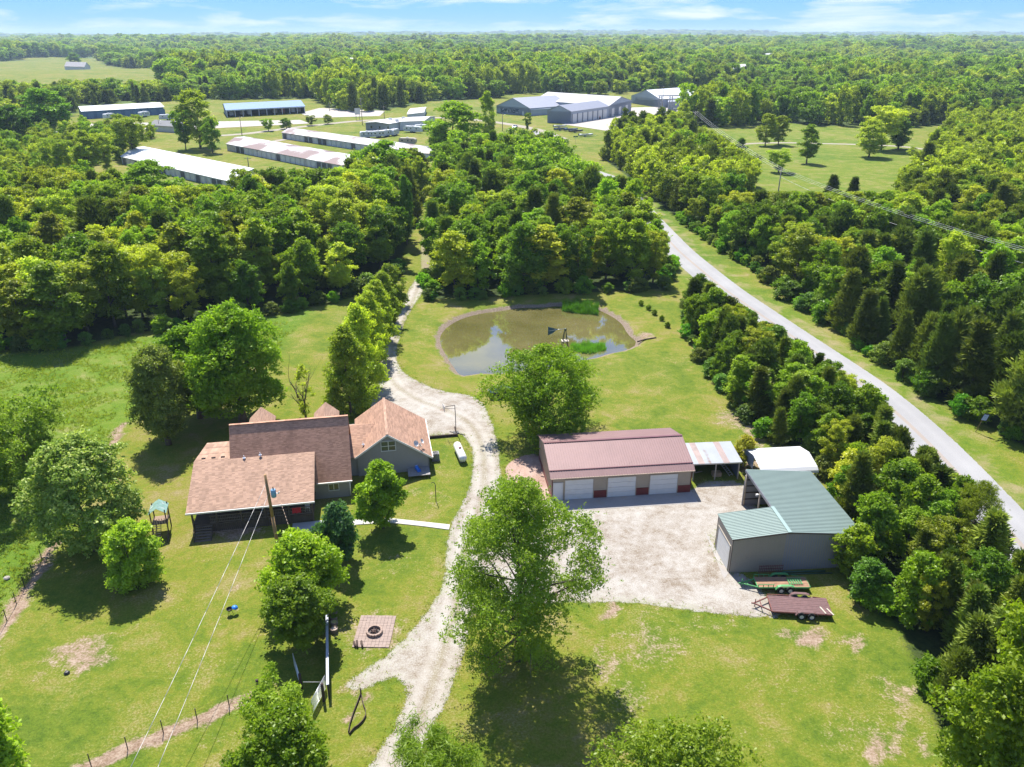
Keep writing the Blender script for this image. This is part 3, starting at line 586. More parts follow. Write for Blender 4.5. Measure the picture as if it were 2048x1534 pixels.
for i, (b_, t_, w_) in enumerate(PEAR):
    hero('pear' if i == 0 else 'pear', b_, t_, w_, f'narrow oval pear tree {ords[i]} in the row along the gravel drive', seed=40, kw=dict(kind='taper', nl=90, n=34000, leaf=.15, aspect=.5, mat='leafy', base=.5) if i == 0 else None, tk=dict(r0=.16, limbs=12), tint=(1.75, 1.4, 1.7), name='pear_tree', group='row of pear trees along the drive')
hero('blossom', (196, 1098), 880, 236, 'widest yard tree left of the porch, its leaves flecked with pale cream', seed=43, kw=dict(kind='round', nl=100, n=40000, leaf=.15, mat='white', base=.8, up=.6, holes=.3), tk=dict(r0=.16, limbs=20, stems=2), name='flecked_tree')
hero('shrub', (276, 1166), 1045, 138, 'small dense round tree in front of the widest yard tree left of the porch', seed=44, kw=dict(kind='round', nl=60, n=22000, leaf=.14, mat='leafy', base=.25), tk=dict(r0=.12, limbs=10), tint=(1.2, 1.15, 1.5), name='round_shrub')
hero('young', (768, 1056), 926, 106, 'small bright upright tree on the lawn beside the white front walk', seed=45, kw=dict(kind='round', nl=55, n=19000, leaf=.15, mat='bright', base=1.0), tk=dict(r0=.10, limbs=14), name='young_tree')
hero('blue', (683, 1126), 1008, 92, 'small blue-green tree at the porch end of the concrete pad', seed=46, kw=dict(kind='oval', nl=55, n=18000, leaf=.15, mat='blue', base=.6), tk=dict(r0=.09, limbs=12), name='young_tree')
hero('yard_a', (612, 1200), 1075, 178, 'wide low tree behind the utility pole, farther of the pair by the plank fence', seed=47, kw=dict(kind='round', nl=75, n=26000, leaf=.14, mat='leafy', base=.8, up=.5), tk=dict(r0=.14, limbs=16), tint=(1.0, .98, .8), name='yard_tree')
hero('yard_b', (603, 1296), 1158, 146, 'round tree on a bare trunk, nearer of the pair by the plank fence', seed=48, kw=dict(kind='round', nl=62, n=24000, leaf=.14, mat='bright', base=1.5, up=.55), tk=dict(r0=.14, limbs=12), tint=(.92, .86, .9), name='yard_tree')
hero('low_a', (560, 1478), 1372, 165, 'loose willowy bush beside the open metal gates', seed=49, kw=dict(kind='vase', nl=50, n=12000, leaf=.16, aspect=.3, mat='pale', base=.3, holes=.6), tk=dict(r0=.07, limbs=16, stems=3), name='willow_bush', tint=(.8, .95, .9))
hero('low_b', (585, 1600), 1440, 225, 'bright green shrub crowns rising at the bottom edge left of the drive', seed=50, kw=dict(kind='round', nl=70, n=34000, leaf=.12, mat='bright', base=.3), tk=dict(r0=.1, limbs=12), name='large_shrub', tint=(1.25, 1.15, 1))
hero('low_c', (870, 1640), 1478, 170, 'feathery upright conifer shrub at the bottom edge right of the drive', seed=51, kw=dict(kind='vase', nl=60, n=16000, leaf=.22, aspect=.12, mat='pale', base=.2), tk=dict(r0=.07, limbs=12, stems=2), name='feathery_shrub', tint=(.6, .75, .8))
hero('low_d', (1345, 1720), 1478, 400, 'very wide pale tree crown along the bottom edge', seed=52, kw=dict(kind='round', nl=110, n=52000, leaf=.11, mat='pale', base=.6, holes=.35), tk=dict(r0=.2, limbs=20), name='large_tree', tint=(.8, .9, .9))
hero('corner', (0, 1640), 1348, 175, 'dark leafy tree cut by the lower left corner of the view', seed=53, kw=dict(kind='oval', nl=80, n=26000, leaf=.15, mat='leafy', base=1.2), tk=dict(r0=.18, limbs=16), name='corner_tree', tint=(1.25, 1.2, 1.1))
hero('yellow', (1487, 932), 872, 58, 'small thin yellow-green tree between the tin shed and the white canopy', seed=54, kw=dict(kind='oval', nl=34, n=4200, leaf=.14, mat='pale', base=.4, holes=.4), tk=dict(r0=.05, limbs=14), name='sapling_tree', tint=(1.35, 1.05, 1))
hero('meadow_a', (60, 985), 800, 220, 'pale loose tree in the meadow at the left edge, above the wire fence', seed=55, kw=dict(kind='vase', nl=80, n=26000, leaf=.17, aspect=.4, mat='pale', base=.5, holes=.3), tk=dict(r0=.12, limbs=24, stems=3), name='loose_tree', tint=(.82, .98, 1.1))
hero('meadow_a', (-70, 1010), 850, 190, 'partly seen pale tree cut by the left edge of the view', name='loose_tree', tint=(.7, .95, 1))
hero('corner_r', (1975, 1660), 1215, 330, 'big bright yellow-green tree in the lower right corner', seed=56, kw=dict(kind='round', nl=120, n=52000, leaf=.135, mat='bright', base=1.0, holes=.2), tk=dict(r0=.2, limbs=26), name='corner_tree', tint=(1.5, 1.25, 1.0))
hero('sap', (1700, 1150), 1050, 85, 'bright young tree leaning over the corner of the green-roofed shed', seed=57, kw=dict(kind='round', nl=44, n=9000, leaf=.15, mat='bright', base=.6), tk=dict(r0=.08, limbs=12), name='young_tree', tint=(1.1, .95, 1))
hero('sap', (1728, 1205), 1122, 80, 'dark bushy young tree right of the two parked trailers', name='young_tree', tint=(.55, .7, 1.4))
hero('open', (1928, 1118), 968, 118, 'spindly tree leaning over the edge of the pale road at the right', name='roadside_tree', tint=(.8, .8, .8))
hero('sap', (1895, 1080), 955, 90, 'upright light green tree between the cedars beside the road', name='roadside_tree', tint=(.95, .9, 1))
# bare tree behind the house
def bare_tree():
    p = g(613, 838); h = height_for(p, 682); t = thing('bare_tree', 'nearly leafless dead tree with twisted limbs between the maples and the pear row', 'tree', (p.x, p.y, 0))
    b = MB(); rng = random.Random(5)
    def br(a, d, r, l, dep):
        pts = [a]; rad = [r]
        for k in range(4):
            d = (d + Vector((rng.gauss(0, .16), rng.gauss(0, .16), rng.uniform(-.02, .14)))).normalized(); pts.append(pts[-1] + d * l / 4); rad.append(r * (1 - .16 * (k + 1)))
        b.path(pts, rad, 6)
        if dep > 0:
            for _ in range(3 if dep > 1 else 4):
                k = rng.randint(1, 4); br(pts[k], (d + Vector((rng.gauss(0, .75), rng.gauss(0, .75), rng.uniform(-.1, .5)))).normalized(), rad[k] * .62, l * .62, dep - 1)
    for a in ((.3, 0), (-.45, .2)): br(Vector((0, 0, -.1)), Vector((a[0] * .4, a[1], 1)).normalized(), .16, h * .52, 3)
    b.build('trunk', bark, t)
    me, C, S = make_crown(77, 'oval', h * .7, 1.5, .6, 22, 1400, .15, .5, 'pale', holes=.2); link(bpy.data.objects.new('crown', me), t)
bare_tree()
# ---- separate trees around the works and the clearing
FARH = [('leafy4', (98, 268), 178, 120, 'broad dark tree at the left edge in front of the white-roofed barn', (.7, .85, .8)),
        ('leafy0', (35, 292), 212, 95, 'dark green tree at the far left edge below the broadest tree', (.7, .85, .8)),
        ('pale2', (402, 296), 181, 98, 'tall yellow-green tree standing alone between the two blue barns', (.95, .98, .8)),
        ('leafy1', (372, 300), 222, 46, 'slimmer green tree left of the tall yellow-green tree by the barns', (1.1, 1.15, 1)),
        ('leafy2', (425, 306), 235, 44, 'green tree right below the tall yellow-green tree by the barns', (1.2, 1.2, 1)),
        ('leafy4', (905, 312), 205, 128, 'big round green tree in front of the low white office', (1.1, 1.1, .9)),
        ('pale1', (976, 290), 184, 44, 'thin tall poplar right of the big round tree by the office', (.9, 1, .8)),
        ('pale3', (1055, 262), 226, 22, 'single small tree on the lawn before the grey warehouse', (.9, 1, 1)),
        ('pale2', (1530, 292), 228, 54, 'left one of two round trees at the bend of the farm lane', (1.25, 1.2, 1.2)),
        ('pale2', (1556, 290), 232, 48, 'right one of two round trees at the bend of the farm lane', (1.25, 1.2, 1.2)),
        ('pale1', (1613, 327), 250, 52, 'slim light tree alone in the middle of the clearing', (.75, .9, .9)),
        ('pale0', (1556, 345), 300, 58, 'low round tree in the clearing beside the power pole', (1.0, 1.1, .9)),
        ('pale2', (1738, 314), 240, 74, 'left one of the large trees at the right end of the clearing', (1.2, 1.2, 1.1)),
        ('pale0', (1763, 300), 215, 90, 'tallest forked tree at the right end of the clearing', (1.2, 1.15, 1.2)),
        ('leafy3', (1795, 298), 236, 54, 'dark tree touching the tallest tree at the right end of the clearing', (.7, .75, .8)),
        ('leafy3', (1478, 325), 276, 34, 'dark narrow tree at the left edge of the clearing', (.5, .6, .7)),
        ('cedar3', (1660, 405), 352, 50, 'dark cedar clump at the lower edge of the clearing', (.75, .8, .8)),
        ('cedar0', (1702, 410), 356, 40, 'second dark cedar at the lower edge of the clearing', (.75, .8, .8)),
        ('leafy2', (150, 128), 102, 30, 'round tree beside the white farmhouse in the far field', (.8, .9, .9)),
        ('leafy1', (537, 262), 238, 30, 'first small round tree from the left on the grass before the open barn', (1, 1, 1)),
        ('leafy0', (573, 258), 236, 28, 'second small round tree from the left on the grass before the open barn', (1, 1, 1)),
        ('pale0', (622, 251), 231, 26, 'third small tree from the left on the grass before the open blue barn', (1, 1, 1)),
        ('pale2', (655, 248), 229, 24, 'fourth small tree from the left, right of the open blue barn', (1, 1, 1)),
        ('pale0', (268, 318), 232, 78, 'pale round tree behind the top end of the nearest white-roofed building', (.95, 1, .9)),
        ('pale3', (215, 345), 268, 60, 'first pale tree left of the nearest white-roofed building', (.95, .98, .9)),
        ('pale1', (180, 350), 262, 60, 'second pale tree left of the nearest white-roofed building', (.9, .95, .9)),
        ('pale0', (120, 358), 278, 70, 'third pale tree left of the nearest white-roofed building', (.85, .95, .9)),
        ('leafy4', (310, 432), 322, 130, 'broad dark tree overlapping the nearest white-roofed building', (1.0, 1.05, .8)),
        ('leafy0', (775, 392), 283, 130, 'broad tree hiding the right end of the middle storage building', (1.0, 1.1, .8)),
        ('leafy2', (1118, 425), 330, 120, 'bright broad tree in the wood near the road bend', (1.25, 1.2, .9)),
        ('pale2', (1010, 470), 384, 130, 'widest pale low tree in the middle of the wood behind the pond', (.85, .92, .9)),
        ('leafy3', (815, 490), 352, 42, 'slim grey-green tree at the top end of the drive', (1.0, 1.1, 1.6)),
        ('far_leafy0', (1462, 190), 165, 34, 'round tree right beside the white warehouse at the back', (1, 1, 1)),
        ('far_pale0', (1200, 188), 160, 40, 'pale tree just above the grey warehouse roof', (1, 1, 1)),
        ('far_pale1', (1240, 186), 158, 36, 'second pale tree just above the grey warehouse roof', (1, 1, 1)),
        ('far_leafy1', (1180, 187), 162, 34, 'green tree just left above the grey warehouse roof', (1, 1, 1)),
        ('far_leafy2', (1300, 184), 160, 34, 'green tree between the two warehouses at the back', (1, 1, 1)),
        ('far_cedar0', (700, 210), 178, 24, 'dark pointed cedar at the edge of the far wood behind the open blue barn', (1, 1, 1)),
        ('far_cedar1', (652, 208), 176, 26, 'second dark cedar at the wood edge behind the open blue barn', (1, 1, 1)),
        ]
FAR_PROTO_OBJ = {}
for key, b_, t_, w_, lab, tint in FARH:
    e = hero(key, b_, t_, w_, lab, tint=tint)
    if key.startswith('far'): FAR_PROTO_OBJ[key] = e.children[1] if e.children[1].name.startswith('crown') else e.children[0]
HERO_XY = [(o.location.x, o.location.y) for o in bpy.data.objects if o.get('category') == 'tree']
# ---- woods near enough to tell the trees apart
def fill(P, sp, rng, jit=.36):
    x0, y0 = P.min(0); x1, y1 = P.max(0); pts = []
    ys_ = np.arange(y0, y1, sp * .87)
    for j, y in enumerate(ys_):
        for x in np.arange(x0 + (j % 2) * sp / 2, x1, sp): pts.append((x + rng.uniform(-jit, jit) * sp, y + rng.uniform(-jit, jit) * sp))
    pts = np.array(pts); return pts[sdist(pts[:, 0], pts[:, 1], P) > .4]
ZI = dict(west=(6.3, 'in the dense wood left of the drive, behind the house'), pond=(6.0, 'in the wood beyond the pond'),
          yards=(8.0, 'in the scattered wood at the far left around the parked campers'), east=(6.1, 'in the forest on the far side of the pale road'), strip=(2.9, 'in the belt between the lawn and the road'))
KINDL = dict(leafy='broad green leafy tree', pale='pale yellow-green tree', cedar='dark pointed cedar', bright='bright green leafy tree')
cand = []
# places the photograph shows open between the trees: the wood in front is kept low there
WINDOWS = [(1490, 262, 1790, 385), (1186, 335, 1248, 356), (1140, 262, 1228, 326), (812, 490, 850, 556), (250, 318, 470, 372), (470, 300, 700, 340), (700, 262, 860, 300), (1330, 440, 1375, 505), (1100, 245, 1190, 275)]
for zk, (sp, where) in ZI.items():
    rng = np.random.default_rng(sum(map(ord, zk))); P = ZONES[zk]; pts = fill(P, sp, rng)
    rdd = dline(pts[:, 0], pts[:, 1], ROAD); pts = pts[rdd > (6.0 if zk != 'strip' else 5.2)]
    for x, y in pts:
        px, py = proj(x, y, 0)
        if not (-260 < px < 2300 and py < 1900): continue
        if min((x - a) ** 2 + (y - b) ** 2 for a, b in HERO_XY) < (4 if zk != 'strip' else 1.6) ** 2: continue
        n_ = math.sin(x * .045 + 1.7) * math.cos(y * .038 - .6) + .5 * math.sin(x * .11 + y * .07)
        u = rng.uniform(); edge = float(sdist(np.array([x]), np.array([y]), P)[0])
        if zk == 'west': k = 'cedar' if u < .08 + .14 * (px > 700) else ('pale' if u < .62 + .25 * n_ else 'leafy'); h = rng.uniform(9.0, 15.5) - 1.5 * (edge < 4) ; r = h * rng.uniform(.31, .43)
        elif zk == 'pond': k = 'cedar' if u < .20 else ('pale' if u < .34 + .12 * n_ else ('bright' if u < .42 else 'leafy')); h = rng.uniform(8.5, 13.5); r = h * rng.uniform(.33, .44)
        elif zk == 'yards': k = 'pale' if u < .62 else 'leafy'; h = rng.uniform(5.5, 9); r = h * rng.uniform(.32, .46)
        elif zk == 'east':
            dr = float(dline(np.array([x]), np.array([y]), ROAD)[0])
            ced = .50 if dr < 75 and y < 175 else .20
            if 1200 < px < 1520 and py < 330: ced = .4
            k = 'cedar' if u < ced + .15 * n_ else ('pale' if u < .75 + (.18 if y > 200 else -.1) else ('bright' if u < .85 else 'leafy')); h = rng.uniform(7, 12.5); r = h * rng.uniform(.33, .45)
        else: k = 'cedar' if u < .62 else ('bright' if u < .80 else ('pale' if u < .88 else 'leafy')); h = rng.uniform(4.6, 7.8); r = h * rng.uniform(.32, .44)
        if k == 'cedar': h *= 1.0; r = h * rng.uniform(.27, .36)
        skip = False
        if zk == 'strip':
            rc = np.interp(px + 14, [1360, 1450, 1580, 1745, 1859, 2000, 2120], [515, 588, 668, 786, 900, 1066, 1215]); hm = height_for(Vector((x, y, 0)), rc)
            if hm < h: h = max(hm, 2.6); r = min(r, h * .45)
        for wx0, wy0, wx1, wy1 in WINDOWS:
            if wx0 < px < wx1 and py > wy1 - 4:
                hm = height_for(Vector((x, y, 0)), wy1)
                if hm < h: h = hm; r = min(r, h * .42); skip |= h < 2.2
        if skip: continue
        cand.append((depth(x, y, 5), zk, k, x, y, h, r, px, py))
cand.sort(key=lambda c: c[0] + (300 if not (-60 < c[7] < 2110) else 0))
SHORT = dict(west='of the wood left of the drive', pond='of the wood behind the pond', yards='of the scattered wood around the campers', east='of the forest across the road', strip='of the belt beside the road')
cnt = {}; rest = []; rng = np.random.default_rng(5)
LIM = dict(leafy=245, pale=285, cedar=290, bright=150)
for d, zk, k, x, y, h, r, px, py in cand:
    if cnt.get(k, 0) >= LIM[k]: rest.append((x, y, h, r, k)); continue
    cnt[k] = cnt.get(k, 0) + 1
    key = {'leafy': f'leafy{rng.integers(5)}', 'pale': f'pale{rng.integers(4)}', 'cedar': f'cedar{rng.integers(4)}', 'bright': f'bright{rng.integers(2)}'}[k]
    v = rng.uniform(.8, 1.2); tint = (v * rng.uniform(.88, 1.15), v, v * rng.uniform(.8, 1.25))
    if k == 'cedar': tint = (v * rng.uniform(.85, 1.08), v, v * .95)
    szw = 'tall' if h > {'strip': 6.6, 'yards': 7.8}.get(zk, 11.6) else 'low' if h < {'strip': 5.2, 'yards': 6.3}.get(zk, 9.6) else 'middle-sized'
    lr_ = {'west': (150, 330, 500, 680), 'pond': (930, 1020, 1120, 1230), 'yards': (0, 80, 160, 220), 'east': (1400, 1560, 1750, 1950), 'strip': (1450, 1570, 1720, 1880)}[zk]
    hp = ['leftmost fifth', 'left', 'middle', 'right', 'rightmost fifth'][sum(px > q for q in lr_)]
    dp = 'front' if py > {'west': 570, 'pond': 520, 'yards': 360, 'east': 560, 'strip': 900}[zk] else 'back'
    plant(key, x, y, h, r, f'{szw} {KINDL[k].replace("broad ", "")}, {dp} {hp} {SHORT[zk]}', group=f'{KINDL[k]}s {ZI[zk][1]}', tint=tint, z=gzf(x, y), lean=.05)
# undergrowth that closes the wood edges
def edge_bushes(P, where, step, hr, rngseed, only=None):
    rng = np.random.default_rng(rngseed); n = len(P)
    for i in range(n):
        a, b = P[i], P[(i + 1) % n]; L = np.linalg.norm(b - a); k = int(L / step)
        for j in range(k):
            q = a + (b - a) * (j + rng.uniform()) / max(k, 1) + rng.normal(size=2) * .5; px, py = proj(q[0], q[1])
            if not (-80 < px < 2150 and 200 < py < 1600) or (only and not only(px, py)): continue
            if dline(q[0:1], q[1:2], ROAD)[0] < 5.0: continue
            h = rng.uniform(*hr); plant(f'bush{rng.integers(2)}', q[0], q[1], h, h * rng.uniform(.6, .8), f'{["knee-high", "low", "taller"][int(h > 1.9) + int(h > 2.6)]} {"grey-green" if rng.uniform() < 0 else "leafy"} bush {["far left", "left", "centre left", "centre right", "right", "far right"][min(5, max(0, int(px / 342)))]} {["high up", "halfway", "low down"][min(2, max(0, int((py - 400) / 330)))]} at the edge of the {where}', 'bush', f'bushes at the edge of the {where}', tint=(rng.uniform(.6, 1.0), rng.uniform(.85, 1.15), .9), z=gzf(q[0], q[1]))
edge_bushes(ZONES['west'], 'wood behind the house', 2.6, (1.5, 3.4), 1, lambda px, py: py > 540)
edge_bushes(ZONES['pond'], 'wood beyond the pond', 2.6, (1.5, 3.2), 2, lambda px, py: py > 560 or (px > 1300))
edge_bushes(ZONES['east'], 'forest across the road', 2.8, (1.6, 3.6), 3, lambda px, py: py > 400 and px > 1350)
edge_bushes(ZONES['strip'], 'belt beside the road', 3.2, (1.2, 2.6), 4)
for i, (px, py) in enumerate([(1282, 611), (1297, 620), (1309, 630), (1323, 641), (1335, 655)]):
    p = g(px, py); plant('bush0', p.x, p.y, 1.0, .55, f'{["first", "second", "third", "fourth", "fifth"][i]} small dark shrub from the top in the row right of the pond', 'shrub', 'row of small shrubs right of the pond', tint=(.8, .75, .8), name='shrub', z=0)
p = g(660, 978); plant('bush0', p.x, p.y + .5, 1.2, .8, 'dark foundation shrub below the small window by the porch', 'shrub', tint=(.5, .6, .6), name='shrub')
# ---- the woods beyond, as one mass each
def instancer(name, pts, protos, label=None):
    """pts: x,y,z,rot,sx,sz,index"""
    A = np.array(pts, np.float32); me = bpy.data.meshes.new(name); me.vertices.add(len(A)); me.vertices.foreach_set('co', A[:, :3].ravel())
    for nm, col in (('rot', 3), ('sx', 4), ('sz', 5)):
        a = me.attributes.new(nm, 'FLOAT', 'POINT'); a.data.foreach_set('value', np.ascontiguousarray(A[:, col]))
    a = me.attributes.new('pick', 'INT', 'POINT'); a.data.foreach_set('value', A[:, 6].astype(np.int32))
    o = link(bpy.data.objects.new(name, me)); o['kind'] = 'stuff'
    if label: o['label'] = label
    ng = bpy.data.node_groups.new(name, 'GeometryNodeTree'); ng.interface.new_socket('Geometry', in_out='INPUT', socket_type='NodeSocketGeometry'); ng.interface.new_socket('Geometry', in_out='OUTPUT', socket_type='NodeSocketGeometry')
    gi = ng.nodes.new('NodeGroupInput'); go = ng.nodes.new('NodeGroupOutput'); iop = ng.nodes.new('GeometryNodeInstanceOnPoints'); gti = ng.nodes.new('GeometryNodeJoinGeometry')
    for ob in reversed(protos):
        oi = ng.nodes.new('GeometryNodeObjectInfo'); oi.inputs['Object'].default_value = ob; oi.inputs['As Instance'].default_value = True; oi.transform_space = 'ORIGINAL'; ng.links.new(oi.outputs['Geometry'], gti.inputs[0])
    def na(nm, t='FLOAT'):
        n = ng.nodes.new('GeometryNodeInputNamedAttribute'); n.data_type = t; n.inputs[0].default_value = nm; return n.outputs[0]
    ng.links.new(gi.outputs[0], iop.inputs['Points']); ng.links.new(gti.outputs[0], iop.inputs['Instance']); iop.inputs['Pick Instance'].default_value = True
    ng.links.new(na('pick', 'INT'), iop.inputs['Instance Index'])
    cx = ng.nodes.new('ShaderNodeCombineXYZ'); ng.links.new(na('rot'), cx.inputs[2]); ng.links.new(cx.outputs[0], iop.inputs['Rotation'])
    cs = ng.nodes.new('ShaderNodeCombineXYZ'); sxn = na('sx'); ng.links.new(sxn, cs.inputs[0]); ng.links.new(sxn, cs.inputs[1]); ng.links.new(na('sz'), cs.inputs[2]); ng.links.new(cs.outputs[0], iop.inputs['Scale'])
    ng.links.new(iop.outputs[0], go.inputs[0]); md = o.modifiers.new('scatter', 'NODES'); md.node_group = ng; return o
order = ['far_leafy0', 'far_leafy1', 'far_leafy2', 'far_pale0', 'far_pale1', 'far_cedar0', 'far_cedar1']
FO = [FAR_PROTO_OBJ[k] for k in order]
for o in FO: pass
def pick(k, rng): return {'leafy': rng.integers(0, 3), 'bright': rng.integers(0, 3), 'pale': rng.integers(3, 5), 'cedar': rng.integers(5, 7)}[k]
rng = np.random.default_rng(9)
near_rest = []
PS = {i: PROTO[k][2:4] for i, k in enumerate(order)}
for x, y, h, r, k in rest:
    i = int(pick(k, rng)); H_, R_ = PS[i]; near_rest.append((x, y, gzf(x, y), rng.uniform(0, 6.28), r * 1.05 / R_, h / H_, i))
far_pts = []
def ring(y0, y1, sp, hs, ws):
    X = np.arange(-y1 * .78, y1 * .78, sp); Y = np.arange(y0, y1, sp * .87); A, B = np.meshgrid(X, Y); A = A + (np.arange(len(Y)) % 2)[:, None] * sp / 2
    A = (A + rng.uniform(-.4, .4, A.shape) * sp).ravel(); B = (B + rng.uniform(-.4, .4, B.shape) * sp).ravel(); m = np.abs(A) < B * .74 + 30; A, B = A[m], B[m]
    for k in ('works', 'clearing', 'far_field', 'far_strip'):
        s = sdist(A, B, OPENS[k]); A, B = A[s < -2], B[s < -2]
    if y0 < 700:
        for k in ('east', 'yards', 'west'):
            s = sdist(A, B, ZONES[k]); A, B = A[s < 0], B[s < 0]
    # clearings and lanes deep in the woods
    gap = gapf(A, B); m = (gap < .80) | (B < 930); A, B = A[m], B[m]
    Z = gz(A, B); n = len(A); pat = np.sin(A / 55 + 2 * np.sin(B / 130)) * np.cos(B / 75 + 1.5 * np.sin(A / 90)) + .4 * np.sin(A / 23) * np.sin(B / 29)
    u = rng.uniform(size=n) * .75 + .12 + .42 * pat; dk = (B < 620) & (A < 30) & (B > 440)
    ki = np.where(u < .34 + .35 * dk, rng.integers(5, 7, n), np.where(u < .72, rng.integers(0, 3, n), rng.integers(3, 5, n)))
    big = 1 + .35 * np.clip(pat, -1, 1)
    h = rng.uniform(.62, 1.25, n) * hs * big; w = rng.uniform(.65, 1.35, n) * ws
    PX = 1024 + CAM_F * A / (B * CT + CAM_H * ST); zm = CAM_H - B * math.tan(TH + math.atan((163 - 767) / CAM_F)); h = np.where((PX < 345) & (B < 900) & (zm > 2), np.minimum(h, np.maximum(zm, 3) / 12 * rng.uniform(.5, 1.15, n)), h)
    far_pts.append(np.stack([A, B, Z - .2, rng.uniform(0, 6.28, n), w, h, ki], 1))
ring(448, 800, 11, 1.3, 1.42); ring(800, 1500, 16, 1.55, 2.1); ring(1500, 2600, 23, 1.75, 3.0); ring(2600, 4800, 36, 2.0, 4.8); ring(4800, 8200, 62, 1.7, 7.6); ring(8200, 11500, 105, 2.0, 12)
instancer('wood_beyond_the_road', near_rest, FO)
instancer('distant_forest', np.concatenate(far_pts), FO)
print('trees', cnt, len(rest), sum(len(a) for a in far_pts))
# ================================================================ buildings near the camera
def shingle_mat(name, c, zstep=.085):
    m, nt = newmat(name); ps = pos(nt); L = nt.links.new
    s = N(nt, 'ShaderNodeSeparateXYZ'); L(ps, s.inputs[0])
    row = math_(nt, 'MULTIPLY', s.outputs[2], 1 / zstep); fl = math_(nt, 'FLOOR', row); fr = math_(nt, 'FRACT', row)
    cb = N(nt, 'ShaderNodeCombineXYZ'); L(math_(nt, 'FLOOR', math_(nt, 'MULTIPLY', math_(nt, 'ADD', s.outputs[0], math_(nt, 'MULTIPLY', fl, .37)), 3.1)), cb.inputs[0])
    L(fl, cb.inputs[1]); L(math_(nt, 'FLOOR', math_(nt, 'MULTIPLY', s.outputs[1], 1.3)), cb.inputs[2])
    wn_ = N(nt, 'ShaderNodeTexWhiteNoise'); L(cb.outputs[0], wn_.inputs['Vector'])
    f = math_(nt, 'ADD', math_(nt, 'MULTIPLY', wn_.outputs['Value'], .5), math_(nt, 'MULTIPLY', noise(nt, ps, .5, 5, .65), .5))
    r = ramp(nt, [(.15, tuple(x * .72 for x in c)), (.5, c), (.85, tuple(x * 1.3 for x in c))]); L(f, r.inputs[0])
    ln = N(nt, 'ShaderNodeMapRange'); L(fr, ln.inputs[0]); ln.inputs[1].default_value = .0; ln.inputs[2].default_value = .3; ln.inputs[3].default_value = .62; ln.inputs[4].default_value = 1.0
    col = mixc(nt, 1.0, r.outputs[0], ln.outputs[0], 'MULTIPLY')
    # dark weathering streaks
    mp_ = N(nt, 'ShaderNodeMapping'); mp_.inputs['Scale'].default_value = (1.1, .25, .1); L(ps, mp_.inputs[0])
    st = N(nt, 'ShaderNodeMapRange'); L(noise(nt, mp_.outputs[0], 1.2, 4, .6), st.inputs[0]); st.inputs[1].default_value = .5; st.inputs[2].default_value = .75; st.inputs[4].default_value = .35
    col = mixc(nt, st.outputs[0], col, tuple(x * .45 for x in c))
    finish(nt, col, .92, spec=.2, bump=fr, bstr=.35, bdist=.02); return m
sh_dark = shingle_mat('shingle_dark', (.43, .235, .155)); sh_lite = shingle_mat('shingle_light', (.35, .225, .16), .05); sh_wing = shingle_mat('shingle_wing', (.33, .20, .14))
siding = plain('siding_tan', (.27, .235, .20), .7, var=.06); white = plain('white_trim', (.58, .57, .55), .5, var=.05); gutter = plain('gutter', (.66, .62, .57), .4, var=.06)
def siding_mat():
    m, nt = newmat('lap_siding'); ps = pos(nt); s = N(nt, 'ShaderNodeSeparateXYZ'); nt.links.new(ps, s.inputs[0])
    fr = math_(nt, 'FRACT', math_(nt, 'MULTIPLY', s.outputs[2], 6.5)); ln = N(nt, 'ShaderNodeMapRange'); nt.links.new(fr, ln.inputs[0]); ln.inputs[2].default_value = .22; ln.inputs[3].default_value = .7
    c = mixc(nt, noise(nt, ps, 1.2, 4), (.25, .235, .225), (.31, .29, .275)); c = mixc(nt, 1.0, c, ln.outputs[0], 'MULTIPLY')
    finish(nt, c, .75, bump=fr, bstr=.4, bdist=.02); return m
lap = siding_mat()
deckw = plain('deck_wood', (.085, .062, .045), .85, var=.3, scale=2); darkw = plain('old_timber', (.06, .04, .032), .9, var=.3)
glass = plain('window_glass', (.03, .045, .05), .08, var=.2, spec=.9); conc = plain('concrete', (.29, .27, .25), .9, var=.12, scale=.8, dirt=((.30, .24, .18), .5))
lightmetal = plain('galvanised', (.48, .50, .52), .38, .55, var=.15, scale=2); blackm = plain('black_metal', (.02, .02, .022), .5)
def gable_end(b, a0, a1, c, z0, ze0, ze1, zr, ar, t=.12, axis='b'):
    """a thin gable wall from a0 to a1 at depth c (thickness t)"""
    pts = [(a0, z0), (a1, z0), (a1, ze1), (ar, zr), (a0, ze0)]
    if axis == 'b': b.slab([(p[0], c, p[1]) for p in pts], (0, t, 0))
    else: b.slab([(c, p[0], p[1]) for p in pts], (t, 0, 0))
def window(parent, o, u, n_out, w, h, cols=2, rows=2, name='window', label=None):
    """o centre, u horizontal unit vector, n_out outward normal"""
    o = Vector(o); u = Vector(u).normalized(); n = Vector(n_out).normalized(); z = Vector((0, 0, 1)); M = Matrix.Translation(o) @ Matrix((u, z, n)).transposed().to_4x4()
    f = MB(); t = .07
    f.box(-w / 2 - t, w / 2 + t, h / 2, h / 2 + t, 0, .07, M).box(-w / 2 - t, w / 2 + t, -h / 2 - t, -h / 2, 0, .09, M).box(-w / 2 - t, -w / 2, -h / 2, h / 2, 0, .07, M).box(w / 2, w / 2 + t, -h / 2, h / 2, 0, .07, M)
    for i in range(1, cols): x = -w / 2 + w * i / cols; f.box(x - .035, x + .035, -h / 2, h / 2, 0, .065, M)
    for j in range(1, rows): y = -h / 2 + h * j / rows; f.box(-w / 2, w / 2, y - .03, y + .03, 0, .055, M)
    fo = f.build(name, white, parent)
    if label: fo['label'] = label
    for i in range(cols):
        for j in range(rows):
            MB().box(-w / 2 + w * i / cols + .036, -w / 2 + w * (i + 1) / cols - .036, -h / 2 + h * j / rows + .031, -h / 2 + h * (j + 1) / rows - .031, .012, .03, M).build('pane', glass, fo)
    return fo
